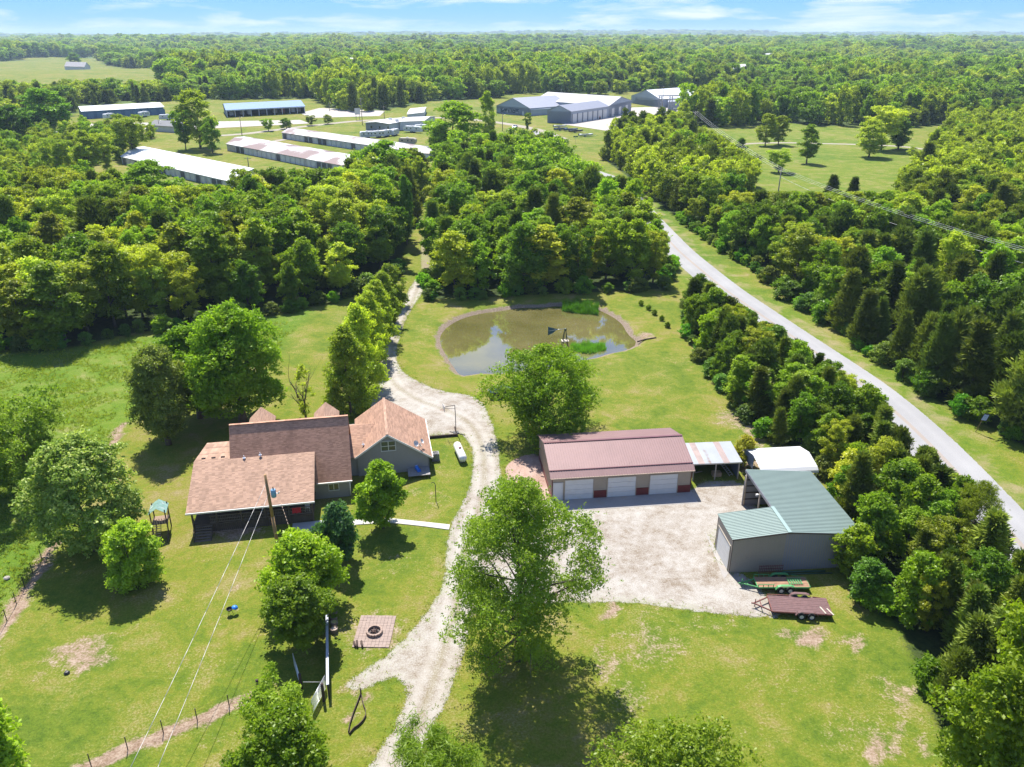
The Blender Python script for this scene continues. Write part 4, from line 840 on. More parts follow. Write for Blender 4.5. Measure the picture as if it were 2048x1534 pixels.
def seg_door(parent, x0, x1, y, z0, z1, mat, n=4, axis='x', name='garage_door', out=-1, trim=None):
    f = MB(); t = .09
    def bx(b, a0, a1, d0, d1, c0, c1):
        if axis == 'x': b.box(a0, a1, min(y + out * d0, y + out * d1), max(y + out * d0, y + out * d1), c0, c1)
        else: b.box(min(y + out * d0, y + out * d1), max(y + out * d0, y + out * d1), a0, a1, c0, c1)
    bx(f, x0 - t, x0, .0, .07, z0, z1 + t); bx(f, x1, x1 + t, .0, .07, z0, z1 + t); bx(f, x0, x1, .0, .07, z1, z1 + t)
    fo = f.build(name, trim or white, parent); h = (z1 - z0) / n
    for i in range(n):
        b = MB(); bx(b, x0 + .01, x1 - .01, .004, .035, z0 + h * i + .012, z0 + h * (i + 1) - .012)
        b.build('door_panel', mat, fo)
    return fo
doorw = plain('door_white', (.60, .60, .585), .45, var=.05, dirt=((.55, .5, .42), .3))
# ------------------------------------------------ the house
HS = thing('house', 'large house with steep dark brown roof, low light-brown porch roof and side wing', 'house', (-17.16, 73.26, 0), .185)
L_, D1, ZE, ZR = 12.49, 4.56, 2.15, 7.67; K = (ZR - ZE) / D1
b = MB(); b.box(-L_ + .3, -.3, .35, 2 * D1 - .35, -.1, ZE + .25)
gable_end(b, .35, 2 * D1 - .35, -.42, ZE - .2, ZE + .3, ZE + .3, ZR - .18, D1, .12, 'a'); gable_end(b, .35, 2 * D1 - .35, -L_ + .3, ZE - .2, ZE + .3, ZE + .3, ZR - .18, D1, .12, 'a')
b.box(-15.5, -L_ + .3, .6, 8.6, -.1, 2.9)
b.box(-9.6 - 1.7, -9.6 + 1.7, 8.8, 10.0, -.1, 2.5); b.build('wall', lap, HS)
def roof(name, quadlist, mat, th=.12, parent=HS, **kw):
    b = MB()
    for q in quadlist: b.slab([(p[0], p[1], p[2] - th) for p in q], (0, 0, th))
    return b.build(name, mat, parent, **kw)
roof('main_roof', [[(-L_, 0, ZE), (0, 0, ZE), (0, D1, ZR), (-L_, D1, ZR)], [(-L_, D1, ZR), (0, D1, ZR), (0, 2 * D1, ZE), (-L_, 2 * D1, ZE)]], sh_dark, label='steep dark brown shingle roof')
MB().bar((-L_, D1, ZR + .02), (0, D1, ZR + .02), .3, .05).build('ridge_cap', sh_dark, HS)
zt = ZE + K * 2.18 + .06
roof('porch_roof', [[(-16.11, -4.37, 2.72), (-3.73, -4.37, 2.72), (-3.73, 2.18, zt), (-16.11, 2.18, zt)]], sh_lite, label='low light-brown porch roof')
roof('side_roof', [[(-16.11, 2.18, zt), (-L_, 2.18, zt), (-L_, 6.04, zt + .15), (-15.35, 6.04, zt + .15)], [(-15.35, 6.04, zt + .15), (-L_, 6.04, zt + .15), (-L_, 9.4, 3.1), (-15.4, 9.4, 3.1)]], sh_lite)
for x0, zapex in ((-9.9, 6.75), (-2.66, 6.75)):
    w = 1.45; yb = 10.6 ; drop = 1.55
    roof('dormer_roof', [[(x0 - w, 6.9, zapex - drop), (x0, 5.2, zapex), (x0, yb, zapex), (x0 - w, yb + .5, zapex - drop)], [(x0, 5.2, zapex), (x0 + w, 6.9, zapex - drop), (x0 + w, yb + .5, zapex - drop), (x0, yb, zapex)]], sh_lite)
    MB().box(x0 - w + .25, x0 + w - .25, 6.5, 10.3, 2.2, zapex - drop + .1).build('dormer_wall', lap, HS)
# right wing
AW, BF, BB, ZG = 4.08, 4.15, 14.0, 5.12
roof('wing_roof', [[(AW, BF, ZG), (9.0, BF, 1.78), (9.0, BB, 1.78), (AW, BB, ZG)], [(.37, BF, 2.54), (AW, BF, ZG), (AW, BB, ZG), (.37, BB, 2.54)]], sh_wing)
MB().bar((AW, BF, ZG + .02), (AW, BB, ZG + .02), .3, .05).build('ridge_cap', sh_lite, HS)
roof('link_roof', [[(-.3, 4.2, 2.6), (.5, 4.2, 2.6), (2.7, 9.0, 4.2), (-.3, 9.0, 4.2)], [(-.3, 9.0, 4.2), (2.7, 9.0, 4.2), (1.2, 11.5, 3.1), (-.3, 11.5, 3.1)]], sh_wing)
b = MB(); gable_end(b, .6, 8.65, BF + .3, -.1, 2.6, 1.75, ZG - .12, AW, .14); gable_end(b, .6, 8.65, BB - .45, -.1, 2.6, 1.75, ZG - .12, AW, .14); b.box(8.5, 8.65, BF + .3, BB - .3, -.1, 1.8); b.box(-.3, .6, BF + .5, BB - 1, -.1, 2.4); b.build('wing_wall', lap, HS)
b = MB(); b.bar((AW, BF - .02, ZG - .08), (9.02, BF - .02, 1.68), .05, .2).bar((AW, BF - .02, ZG - .08), (.35, BF - .02, 2.44), .05, .2).bar((9.04, BF, 1.70), (9.04, BB, 1.70), .1, .14).build('fascia', gutter, HS)
b = MB(); b.bar((-3.7, -.06, ZE - .06), (.02, -.06, ZE - .06), .12, .14).tube((-.25, -.04, ZE - .1), (-.3, .28, .1), .06).bar((-16.13, -4.43, 2.60), (-3.7, -4.43, 2.60), .12, .16).build('gutter', gutter, HS)
window(HS, (AW + .05, BF + .28, 3.55), (1, 0, 0), (0, -1, 0), 1.55, 1.15, 2, 2, label='double window high in the wing gable')
window(HS, (-2.0, .33, 1.35), (1, 0, 0), (0, -1, 0), 1.0, .75, 2, 1, label='small window under the steep roof')
for x, y, z in ((-11.0, 2.0, 4.6), (-9.35, 2.1, 4.75), (1.35, 5.5, 3.15)):
    v = MB().tube((x, y, z - .2), (x, y, z + .3), .055, n=8); v.lathe([(.17, 0), (.02, .14)], Matrix.Translation((x, y, z + .32)), 10); v.tube((x, y, z + .42), (x, y, z + .62), .035); v.build('roof_vent', plain('vent_white', (.75, .76, .78), .35, .3), HS)
for x in (-15.2, -14.2, -13.25): MB().box(x - .2, x + .2, 2.6, 2.75, zt, zt + .12).build('louvre_vent', darkw, HS)
# porch
FL = .95
PF = MB().box(-15.75, -3.95, -3.95, .3, FL - .12, FL); pf = PF.build('porch_floor', deckw, HS)
for i in range(6):
    x = -15.7 + i * 2.33; MB().box(x - .08, x + .08, -3.95, -3.79, -.1, 2.66).build('post', deckw, HS)
for i in range(5):
    if i == 0: xa, xb = -14.1, -13.45
    else: xa, xb = -15.62 + i * 2.33, -15.78 + (i + 1) * 2.33
    rl = MB().box(xa, xb, -3.92, -3.84, FL + .82, FL + .88).box(xa, xb, -3.92, -3.84, FL + .1, FL + .15).box(xa, xb, -3.91, -3.85, FL + .45, FL + .49)
    for k in range(int((xb - xa) / .16)): rl.box(xa + .1 + k * .16, xa + .13 + k * .16, -3.9, -3.87, FL + .15, FL + .82)
    rl.build('railing', plain('rail_wood', (.16, .13, .10), .8, var=.25), HS)
sk = MB()
for i in range(60): sk.box(-15.7 + i * .195, -15.7 + i * .195 + .17, -3.86, -3.83, -.05, FL - .13)
sk.build('skirt_boards', deckw, HS, kind='stuff')
st = MB()
for i in range(6): MB().box(-15.45, -13.95, -4.2 - i * .27, -3.95 - i * .27, FL - .18 - i * .155, FL - .13 - i * .155).build('step', plain('step_wood', (.15, .12, .095), .85, var=.25), HS)
MB().bar((-15.5, -3.95, FL - .15), (-15.5, -5.6, -.02), .05, .2).bar((-13.9, -3.95, FL - .15), (-13.9, -5.6, -.02), .05, .2).build('stringer', deckw, HS)
MB().bar((-15.5, -3.95, FL + .85), (-15.5, -5.5, .8), .05, .06).box(-15.53, -15.47, -5.5, -5.42, 0, .8).build('handrail', deckw, HS)
# a red cloth and a white chair on the porch, split rail pieces left as they are
def HL(a, b_, z=0):
    v = HS.matrix_basis.to_3x3() if False else None
    c, s = math.cos(.185), math.sin(.185); return (-17.16 + a * c - b_ * s, 73.26 + a * s + b_ * c, z)
def on_house(name, label, cat, a, b_, z=0, rot=0, group=None): return thing(name, label, cat, HL(a, b_, z), .185 + rot, group)
red = plain('red_cloth', (.45, .02, .03), .8)
t = on_house('hanging_cloth', 'red and white cloth hanging from the railing near the right end of the porch', 'cloth', -5.6, -4.0, FL + .9)
m_ = MB(); pts = []
for i in range(9):
    for j in range(5): pts.append((-.45 + i * .11, -.02 + .05 * math.sin(i * 1.7 + j), .05 - j * .16))
fs = [(i * 5 + j, i * 5 + j + 1, (i + 1) * 5 + j + 1, (i + 1) * 5 + j) for i in range(8) for j in range(4)]; m_.add(pts, fs, True); m_.build('cloth', red, t)
t = on_house('porch_chair', 'pale chair standing at the right end of the porch', 'chair', -4.6, -3.2, FL)
MB().box(-.25, .25, -.25, .25, .40, .44).build('seat', white, t); MB().box(-.25, .25, .21, .25, .44, .95).build('backrest', white, t)
for x in (-.22, .22):
    for y in (-.22, .22): MB().box(x - .02, x + .02, y - .02, y + .02, 0, .4).build('leg', white, t)
b = MB().slab([(-6.15, -5.75, 0), (-3.0, -5.75, 0), (-3.0, -3.98, 0), (-6.15, -3.98, 0)], (0, 0, .06)); o = b.build('patio', plain('slab_grey', (.30, .31, .33), .8, var=.1), None); o.location = (-17.16, 73.26, 0); o.rotation_euler = (0, 0, .185); o['kind'] = 'structure'
wl = L2([(640, 1064), (705, 1040), (780, 1037), (900, 1050), (898, 1060), (845, 1053), (780, 1046), (712, 1050), (650, 1075)])
o = MB().slab([(x, y, .0) for x, y in wl], (0, 0, .07)).build('path', plain('walk_concrete', (.42, .40, .37), .85, var=.07), None); o['kind'] = 'structure'
# ramp / landing with a blue sled, behind the wing gable
t = on_house('landing', 'grey wooden landing platform against the wing gable', 'platform', 7.3, 3.5, 0)
for i in range(8): MB().box(-1.2 + i * .31, -.9 + i * .31, -.95, 1.0, .42, .47).build('board', plain('grey_board', (.22, .21, .20), .8, var=.15), t)
for x in (-1.1, 1.15):
    for y in (-.85, .9): MB().box(x - .05, x + .05, y - .05, y + .05, -.1, .42).build('leg', deckw, t)
t = on_house('blue_lounger', 'small blue plastic slide toy lying on the grey landing', 'toy', 7.25, 3.75, .47, .3)
bl = plain('blue_plastic', (.02, .16, .55), .4); s_ = MB()
pr = [(-.5, .02), (-.3, .03), (0, .12), (.3, .28), (.5, .42)]; v = [(x_, y, z) for y, z in pr for x_ in (-.17, .17)]; s_.add(v, [(2 * i, 2 * i + 1, 2 * i + 3, 2 * i + 2) for i in range(4)]); s_.box(-.2, -.17, -.5, .5, .02, .2); s_.box(.17, .2, -.5, .5, .02, .2); s_.build('slide', bl, t); MB().box(-.17, .17, .45, .5, 0, .42).build('support', white, t)
# air conditioner
t = on_house('air_conditioner', 'grey boxy air conditioner with fan beside the wing wall', 'air conditioner', 9.55, 6.6, .05)
MB().box(-.45, .45, -.45, .45, 0, .08).build('base', conc, t); cs = MB().box(-.4, .4, -.4, .4, .08, .9).build('casing', plain('ac_grey', (.13, .13, .13), .5, .3), t)
MB().lathe([(.34, .0), (.36, .04), (.33, .05)], Matrix.Translation((0, 0, .9)), 20).build('fan_guard', white, t)
for k in range(5): a = k * 2 * math.pi / 5; MB().slab([(0, 0, .93), (.3 * math.cos(a), .3 * math.sin(a), .93), (.3 * math.cos(a + .5), .3 * math.sin(a + .5), .95)], (0, 0, .01)).build('blade', blackm, t)
for j in range(6): MB().box(-.415, .415, -.415, .415, .18 + j * .11, .2 + j * .11).build('louvre', lightmetal, t)
# satellite dishes on the wing roof
t = on_house('satellite_dishes', 'cluster of white satellite dishes and antenna arms on the wing roof corner', 'antenna', 7.55, 5.0, 2.72)
for i, (x, y, z, s) in enumerate(((-.35, .1, .45, .36), (.35, .45, .5, .3), (.1, -.35, .4, .27))):
    M = Matrix.Translation((x, y, z)) @ Matrix.Rotation(.8 + i * .5, 4, 'Z') @ Matrix.Rotation(1.0, 4, 'X')
    MB().lathe([(0, 0), (s * .5, .03), (s * .85, .09), (s, .14)], M, 18).build('dish', white, t); MB().tube(M @ Vector((0, 0, 0)), M @ Vector((0, s * .5, .35)), .015).build('arm', lightmetal, t); MB().tube((x * .3, y * .3, -.1), (x, y, z), .025).build('mount', lightmetal, t)
# timber edge of the parking apron
t = on_house('timber_edging', 'dark timber retaining edge at the corner of the gravel parking apron', 'retaining wall', 9.2, 12.1, 0)
for k in range(2): MB().box(0, 3.65, -.09, .09, k * .17, k * .17 + .16).build('beam', darkw, t)
MB().box(3.45, 3.6, .1, 2.4, 0, .16).build('beam', darkw, t)
# basketball hoop
p = g(912, 866); t = thing('basketball_hoop', 'portable basketball hoop with thin crooked pole on the gravel apron', 'basketball hoop', (p.x, p.y, 0), .3)
MB().path([(0, 0, 0), (0, 0, 2.6), (-.05, 0, 3.9)], [.05, .045, .04], 8).build('pole', blackm, t); MB().path([(-.05, 0, 3.9), (-1.35, .1, 3.75)], .035).path([(-.05, 0, 3.4), (-1.3, .1, 3.6)], .025).build('arm', blackm, t)
MB().box(-1.45, -1.40, -.45, .65, 3.3, 4.05).build('backboard', plain('clear_board', (.45, .45, .43), .15, var=.05), t)
rim = MB(); 
for k in range(14): a = k / 14 * 2 * math.pi; c_ = (k + 1) / 14 * 2 * math.pi; rim.tube((-1.65 + .23 * math.cos(a), .1 + .23 * math.sin(a), 3.4), (-1.65 + .23 * math.cos(c_), .1 + .23 * math.sin(c_), 3.4), .015, n=5)
rim.build('rim', plain('rim_orange', (.4, .1, .03), .5), t); MB().bar((0, 0, .05), (.9, -1.0, .05), .08, .08).bar((0, 0, .05), (-.7, .5, .05), .08, .08).box(-.35, .35, -.3, .3, 0, .12).build('base', blackm, t)
p = g(872, 1003); t = thing('yard_pole', 'thin dark bird feeder pole with curved top on the lawn right of the small tree', 'pole', (p.x, p.y, 0), 0); MB().path([(0, 0, 0), (0, 0, 2.1)], .045, 6).build('pole', blackm, t); MB().path([(0, 0, 2.1), (-.1, 0, 2.35), (-.3, 0, 2.4), (-.42, 0, 2.25)], .03, 5).build('hook', blackm, t)
# propane tank
pa, pb = g(911, 884, .55), g(926, 918, .55); d_ = pb - pa; ln_ = 3.9; mid = (g(920, 905, .6)); t = thing('propane_tank', 'long white propane tank lying on the grass right of the house', 'tank', (mid.x, mid.y, 0), math.atan2(d_.y, d_.x))
tank_m = plain('tank_white', (.62, .62, .61), .3, var=.04); MX = Matrix.Translation((0, 0, .72)) @ Matrix.Rotation(math.pi / 2, 4, 'Y')
hl = ln_ / 2 - .3; MB().lathe([(0, -hl - .34), (.22, -hl - .3), (.4, -hl - .17), (.48, -hl), (.48, hl), (.4, hl + .17), (.22, hl + .3), (0, hl + .34)], MX, 24).build('tank', tank_m, t)
MB().lathe([(.17, 0), (.17, .13), (.12, .17), (0, .18)], Matrix.Translation((0, 0, 1.17)), 14).build('valve_dome', plain('dome_brown', (.16, .04, .05), .5), t)
for x in (-hl * .75, hl * .75): MB().box(x - .1, x + .1, -.32, .32, 0, .28).build('leg', conc, t)
# dark car under the broad tree
def car(name, label, loc, rot, paint, L=4.5, W=1.8, Hh=1.45, group=None, detail=True):
    t = thing(name, label, 'car', loc, rot, group); b = MB(); s = L / 4.5
    prof = [(-2.25, .45), (-2.2, .8), (-1.9, .98), (-1.2, 1.02), (-.75, 1.38), (-.2, 1.46), (.75, 1.42), (1.35, 1.02), (2.0, .9), (2.22, .7), (2.25, .4), (1.7, .28), (-1.8, .28)]
    rows = [(-1, .9), (-.97, 1.0), (.97, 1.0), (1, .9)]; n = len(prof); vs = []
    for y, k in rows:
        for (x, z) in prof: wy = W / 2 * (1 if z < 1.05 else .8); vs.append((x * s, y * wy, (.28 + (z - .28) * k) * Hh / 1.46))
    fs = [(j * n + i, j * n + (i + 1) % n, (j + 1) * n + (i + 1) % n, (j + 1) * n + i) for j in range(3) for i in range(n)] + [tuple(range(n))[::-1], tuple(range(3 * n, 4 * n))]
    b.add(vs, fs); b.build('body', paint, t)
    gl = MB()
    for sy in (-1, 1): gl.slab([(-1.0 * s, sy * W * .445, 1.06 * Hh / 1.46), (1.1 * s, sy * W * .445, 1.06 * Hh / 1.46), (.65 * s, sy * W * .405, 1.34 * Hh / 1.46), (-.62 * s, sy * W * .405, 1.34 * Hh / 1.46)], (0, sy * .02, 0))
    gl.build('side_window', glass, t)
    MB().slab([(-1.12 * s, -W * .38, 1.10 * Hh / 1.46), (-1.12 * s, W * .38, 1.10 * Hh / 1.46), (-.78 * s, W * .34, 1.39 * Hh / 1.46), (-.78 * s, -W * .34, 1.39 * Hh / 1.46)], (-.03, 0, .02)).build('windscreen', glass, t)
    for x in (-1.4 * s, 1.4 * s):
        for sy in (-1, 1):
            w_ = MB().tube((x, sy * (W / 2 - .2), .32), (x, sy * (W / 2 + .01), .32), .32, n=16).build('wheel', blackm, t)
            if detail: MB().tube((x, sy * (W / 2 + .005), .32), (x, sy * (W / 2 + .03), .32), .2, n=12).build('hubcap', lightmetal, w_)
    for sy in (-1, 1): MB().box(-2.24 * s, -2.17 * s, sy * W * .33 - .15, sy * W * .33 + .15, .62, .74).build('headlight', white, t)
    return t
p = g(992, 792); car('parked_car', 'dark blue car half hidden under the left side of the broad tree', (p.x + 1.2, p.y, 0), .15, plain('car_blue', (.015, .025, .07), .15, .4, spec=.8))
# ------------------------------------------------ the long garage
G_ = thing('long_garage', 'long tan garage with ribbed maroon metal roof and three white doors', 'garage', (4.25, 72.56, 0), .115)
GL, GD, GE, YB, ZB, ZRG = 15.37, 9.56, 2.95, .63, 3.28, 4.46
def metal(name, c, rough=.38, metalf=.35, var=.1, dirt=None): return plain(name, c, rough, metalf, var, .7, .5, dirt)
maroon = metal('maroon_roof', (.205, .12, .115), .6, .1); tan = plain('tan_metal', (.34, .285, .22), .5, var=.08, scale=.8); dred = plain('dark_red_metal', (.14, .025, .022), .5)
b = MB(); pr = [(0.0, 0), (GD, 0), (GD, GE), (GD - YB, ZB), (GD / 2, ZRG), (YB, ZB), (0, GE)]
b.box(.05, GL - .05, .06, .2, -.1, GE); b.box(.05, GL - .05, GD - .2, GD - .06, -.1, GE)
for x in (.05, GL - .17): b.slab([(x, y + (.06 if y == 0 else -.06 if y == GD else 0), z - (.1 if 0 < y < GD else 0) - (.05 if z == GE else 0)) for y, z in pr], (.12, 0, 0))
b.build('wall', tan, G_)
rb = MB()
k = 0
for i in range(62):
    x = .15 + i * (GL - .3) / 61
    if not ((.15 < x < 1.2) or (1.35 < x < 4.6) or (6.0 < x < 9.3) or (10.65 < x < 13.9)): rb.box(x - .03, x + .03, .04, .06, .95, GE - .08)
    elif x > 1.3: rb.box(x - .03, x + .03, .04, .06, 2.55, GE - .08)
for i in range(36): y = .3 + i * .26; rb.box(.03, .05, y - .025, y + .025, 0, min(GE, 3) - .1)
rb.build('wall_rib', tan, G_, kind='stuff')
def gq(y0, z0, y1, z1, nm, mat=maroon):
    MB().slab([(-.22, y0, z0), (GL + .22, y0, z0), (GL + .22, y1, z1), (-.22, y1, z1)], (0, 0, .06)).build(nm, mat, G_)
gq(-.28, GE - .14, YB, ZB, 'skirt_roof'); gq(YB + .02, ZB + .02, GD / 2, ZRG, 'front_roof'); gq(GD / 2, ZRG, GD - YB - .02, ZB + .02, 'back_roof'); gq(GD - YB, ZB, GD + .28, GE - .14, 'rear_skirt_roof')
rr = MB()
for i in range(58):
    x = -.15 + i * (GL + .3) / 57
    for y0, z0, y1, z1 in ((-.28, GE - .14, YB, ZB), (YB + .02, ZB + .02, GD / 2, ZRG), (GD / 2, ZRG, GD - YB - .02, ZB + .02)):
        rr.slab([(x - .028, y0, z0 + .06), (x + .028, y0, z0 + .06), (x + .028, y1, z1 + .06), (x - .028, y1, z1 + .06)], (0, 0, .04))
rr.build('roof_rib', maroon, G_, kind='stuff')
MB().bar((-.22, GD / 2, ZRG + .1), (GL + .22, GD / 2, ZRG + .1), .3, .05).bar((-.22, YB, ZB + .09), (GL + .22, YB, ZB + .09), .16, .05).build('ridge_cap', plain('maroon_trim', (.13, .05, .055), .45), G_)
MB().bar((-.2, -.3, GE - .13), (GL + .2, -.3, GE - .13), .06, .12).build('eave_trim', plain('trim_tan', (.4, .3, .22), .5), G_)
for x0, x1 in ((1.43, 4.5), (6.1, 9.18), (10.75, 13.82)): seg_door(G_, x0, x1, .05, 0, 2.42, doorw, 4, trim=tan)
seg_door(G_, .22, 1.13, .05, 0, 2.1, doorw, 1, name='walk_door', trim=white)
for x0, x1 in ((4.6, 6.0), (9.28, 10.65), (13.92, GL - .02)):
    MB().box(x0, x1, .0, .055, 0, .92).build('wainscot', dred, G_)
MB().box(.0, .04, .02, GD - .1, 0, .5).build('base_trim', dred, G_); MB().box(-.01, .06, -.01, .05, 0, GE - .2).build('corner_trim', dred, G_); MB().box(GL - .06, GL + .01, -.01, .05, .92, GE - .2).build('corner_trim', dred, G_)
p = MB().box(-.1, GL + .2, -2.2, .04, 0, .03); o = p.build('apron', conc, None); o.location = (4.25, 72.56, 0); o.rotation_euler = (0, 0, .115); o['kind'] = 'structure'
# ------------------------------------------------ open tin shed between garage and canopy
T_ = thing('tin_shed', 'open shed with rusty grey tin roof right of the long garage', 'shed', (20.3, 76.75, 0), .08)
def tin_mat(name, base, rust, lo=.55, hi=.63, sc=(.9, .12, .1), rough=.4, metal_=.4):
    m, nt = newmat(name); ps = pos(nt, True); mp_ = N(nt, 'ShaderNodeMapping'); mp_.inputs['Scale'].default_value = sc; nt.links.new(ps, mp_.inputs[0])
    f = math_(nt, 'ADD', math_(nt, 'MULTIPLY', noise(nt, mp_.outputs[0], 1.0, 2, .5), .7), math_(nt, 'MULTIPLY', noise(nt, ps, 1.6, 6, .7), .3))
    mr = N(nt, 'ShaderNodeMapRange'); nt.links.new(f, mr.inputs[0]); mr.inputs[1].default_value = lo; mr.inputs[2].default_value = hi
    bs = mixc(nt, noise(nt, ps, .7, 5, .6), tuple(x * .82 for x in base), tuple(min(1, x * 1.12) for x in base)); c = mixc(nt, mr.outputs[0], bs, rust); finish(nt, c, rough, metal_, .4, bump=noise(nt, ps, 3, 3), bstr=.1, bdist=.02); return m
tin = tin_mat('old_tin', (.33, .345, .355), (.22, .15, .12), .60, .72)
for i, w in enumerate((.68,) * 8):
    x0 = -.25 + i * .71; c = plain('tin_rust', (.26, .20, .18), .6, .2, var=.25) if i in (1, 5) else tin
    MB().slab([(x0, -.15, 2.2), (x0 + .72, -.15, 2.2 + .004 * (i % 2)), (x0 + .72, 4.0, 2.62 + .004 * (i % 2)), (x0, 4.0, 2.62)], (0, 0, .03)).build('roof_sheet', c, T_)
for x, y in ((0, 0), (2.5, 0), (5.15, 0), (0, 3.8), (2.5, 3.8), (5.15, 3.8)): MB().box(x - .06, x + .06, y - .06, y + .06, -.1, 2.18 + y * .1).build('post', plain('post_grey', (.30, .27, .23), .8), T_)
MB().bar((-.2, -.1, 2.14), (5.4, -.1, 2.14), .05, .14).build('beam', lightmetal, T_); MB().box(-.1, 5.2, 3.85, 3.9, 0, 2.5).build('back_wall', plain('shed_back', (.07, .06, .05), .9), T_)
MB().box(5.2, 5.24, .1, 3.8, 0, 2.2).build('side_wall', plain('shed_side_blue', (.10, .13, .18), .7), T_)
def at_shed(a, b_): c, s = math.cos(.08), math.sin(.08); return (20.3 + a * c - b_ * s, 76.75 + a * s + b_ * c, 0)
t = thing('ladder', 'long ladder leaning inside the right half of the tin shed', 'ladder', at_shed(4.0, 2.1), .08 - 1.2)
for y in (-.22, .22): MB().bar((-1.7, y, 1.5), (1.7, y, .15), .05, .07).build('rail', lightmetal, t)
for k in range(13): u = (k + .5) / 13; MB().bar((-1.7 + 3.4 * u, -.22, 1.5 - 1.35 * u), (-1.7 + 3.4 * u, .22, 1.5 - 1.35 * u), .04, .04).build('rung', lightmetal, t)
t = thing('wood_crate', 'small wooden crate standing on the floor of the tin shed', 'crate', at_shed(3.0, .9), .08)
for z in (.03, .2, .37): MB().box(-.5, .5, -.32, -.29, z, z + .12).box(-.5, .5, .29, .32, z, z + .12).box(-.5, -.47, -.29, .29, z, z + .12).box(.47, .5, -.29, .29, z, z + .12).build('slat', plain('crate_wood', (.36, .27, .18), .8), t)
MB().box(-.47, .47, -.29, .29, .0, .03).build('base', plain('crate_wood', (.36, .27, .18), .8), t)
t = thing('log_plank', 'grey plank leaning on the floor in the left half of the tin shed', 'plank', at_shed(1.0, 1.2), .9); MB().bar((-.9, 0, .7), (.9, 0, .06), .16, .05).build('board', plain('post_grey', (.3, .27, .23), .8), t)
# ------------------------------------------------ white canopy
C_ = thing('white_canopy', 'white arched metal carport canopy behind the green-roofed shed', 'canopy', (27.3, 74.6, -.25), .10)
cp = MB(); prof = [(-.1, 2.25), (.02, 2.5), (.35, 2.75), (2.6, 3.3), (4.9, 2.8), (5.25, 2.55), (5.35, 2.3)]
vs = [(x, y, z + dz) for dz in (0, .03) for x in (-.2, 6.3) for y, z in prof]; n = len(prof)
fs = [(i, i + 1, n + i + 1, n + i) for i in range(n - 1)] + [(2 * n + i, 2 * n + i + 1, 3 * n + i + 1, 3 * n + i) for i in range(n - 1)] + [(i, i + 1, 2 * n + i + 1, 2 * n + i) for i in range(n - 1)] + [(n + i, n + i + 1, 3 * n + i + 1, 3 * n + i) for i in range(n - 1)]
cp.add(vs, fs); cp.build('roof', plain('canopy_white', (.52, .52, .51), .45, var=.03), C_)
cr_ = MB()
for j in range(10):
    for i in range(1, n - 1): y, z = prof[i]; 
    y = -.0 + j * .59; z = np.interp(y, [q[0] for q in prof], [q[1] for q in prof]); cr_.box(-.2, 6.3, y - .02, y + .02, z + .03, z + .05)
cr_.build('roof_rib', plain('canopy_white', (.52, .52, .51), .45), C_, kind='stuff')
for x in (0, 2.1, 4.2, 6.1):
    for y in (0, 5.25): MB().box(x - .04, x + .04, y - .04, y + .04, 0, 2.4).build('post', lightmetal, C_)
MB().slab([(-.05, 2.6, 1.5), (-.05, 5.3, 1.5), (-.05, 5.3, 2.5), (-.05, 4.9, 2.8), (-.05, 2.6, 3.2)], (.03, 0, 0)).build('end_panel', plain('panel_blue', (.16, .18, .22), .5), C_)
# ------------------------------------------------ green-roofed shed
S_ = thing('green_roofed_shed', 'tan metal shed with pale green ribbed roof and open back bay beside the gravel yard', 'shed', (20.21, 60.13, 0), .082)
W1, ZRS, B1, B2, ZES, W2, ZE2 = 5.22, 4.25, 4.12, 11.26, 3.75, 7.1, 3.65
green = metal('green_roof', (.165, .222, .20), .55, .15, .06); wallg = plain('shed_tan', (.30, .265, .22), .55, var=.07, scale=.6); wallb = plain('shed_grey', (.25, .245, .27), .55, var=.06)
b = MB(); b.slab([(0, .0, -.1), (5.0, .0, -.1), (5.0, .0, ZRS - .12), (0, .0, ZES - .06)], (0, .1, 0)); b.box(0, .1, .1, .35, -.1, ZES - .05).box(0, .1, B1 - .35, B1, -.1, ZES - .05).box(0, .1, .35, B1 - .35, 2.75, ZES - .05); b.slab([(0.1, B1 - .1, -.1), (W1, B1 - .1, -.1), (W1, B1 - .1, ZRS - .12), (.1, B1 - .1, ZES - .06)], (0, .1, 0))
b.build('front_wall', wallg, S_)
b = MB(); b.slab([(5.0, .0, -.1), (W1 + W2 * .86, .0, -.1), (W1 + W2 * .86, .0, ZE2 + .02), (W1, .0, ZRS - .12), (5.0, .0, ZRS - .14)], (0, .1, 0)); b.box(W1 + W2 * .86 - .1, W1 + W2 * .86, .1, B2, -.1, ZE2).box(W1 - .05, W1 + W2 * .86, B2 - .1, B2, -.1, ZE2).build('wall', wallb, S_)
rb = MB()
for i in range(48): x = .12 + i * .24; zt_ = (ZES - .1 + (ZRS - ZES) * x / W1) if x < W1 else (ZRS - .14 - (ZRS - ZE2) * (x - W1) / W2); rb.box(x - .025, x + .025, -.02, .0, 0, zt_)
rb.build('wall_rib', wallg, S_, kind='stuff')
for z in (.75, 1.55, 2.35, 3.1): MB().box(W1 + .05, W1 + W2 * .8, B2 - .18, B2 - .1, z, z + .08).build('girt', darkw, S_)
MB().slab([(-.12, -.12, ZES - .02), (W1, -.12, ZRS - .02), (W1, B1 + .1, ZRS - .02), (-.12, B1 + .1, ZES - .02)], (0, 0, .05)).build('left_roof', green, S_)
MB().slab([(W1, -.12, ZRS - .02), (W1 + W2, -.12, ZE2), (W1 + W2, B2 + .12, ZE2), (W1, B2 + .12, ZRS - .02)], (0, 0, .05)).build('right_roof', green, S_)
rr = MB()
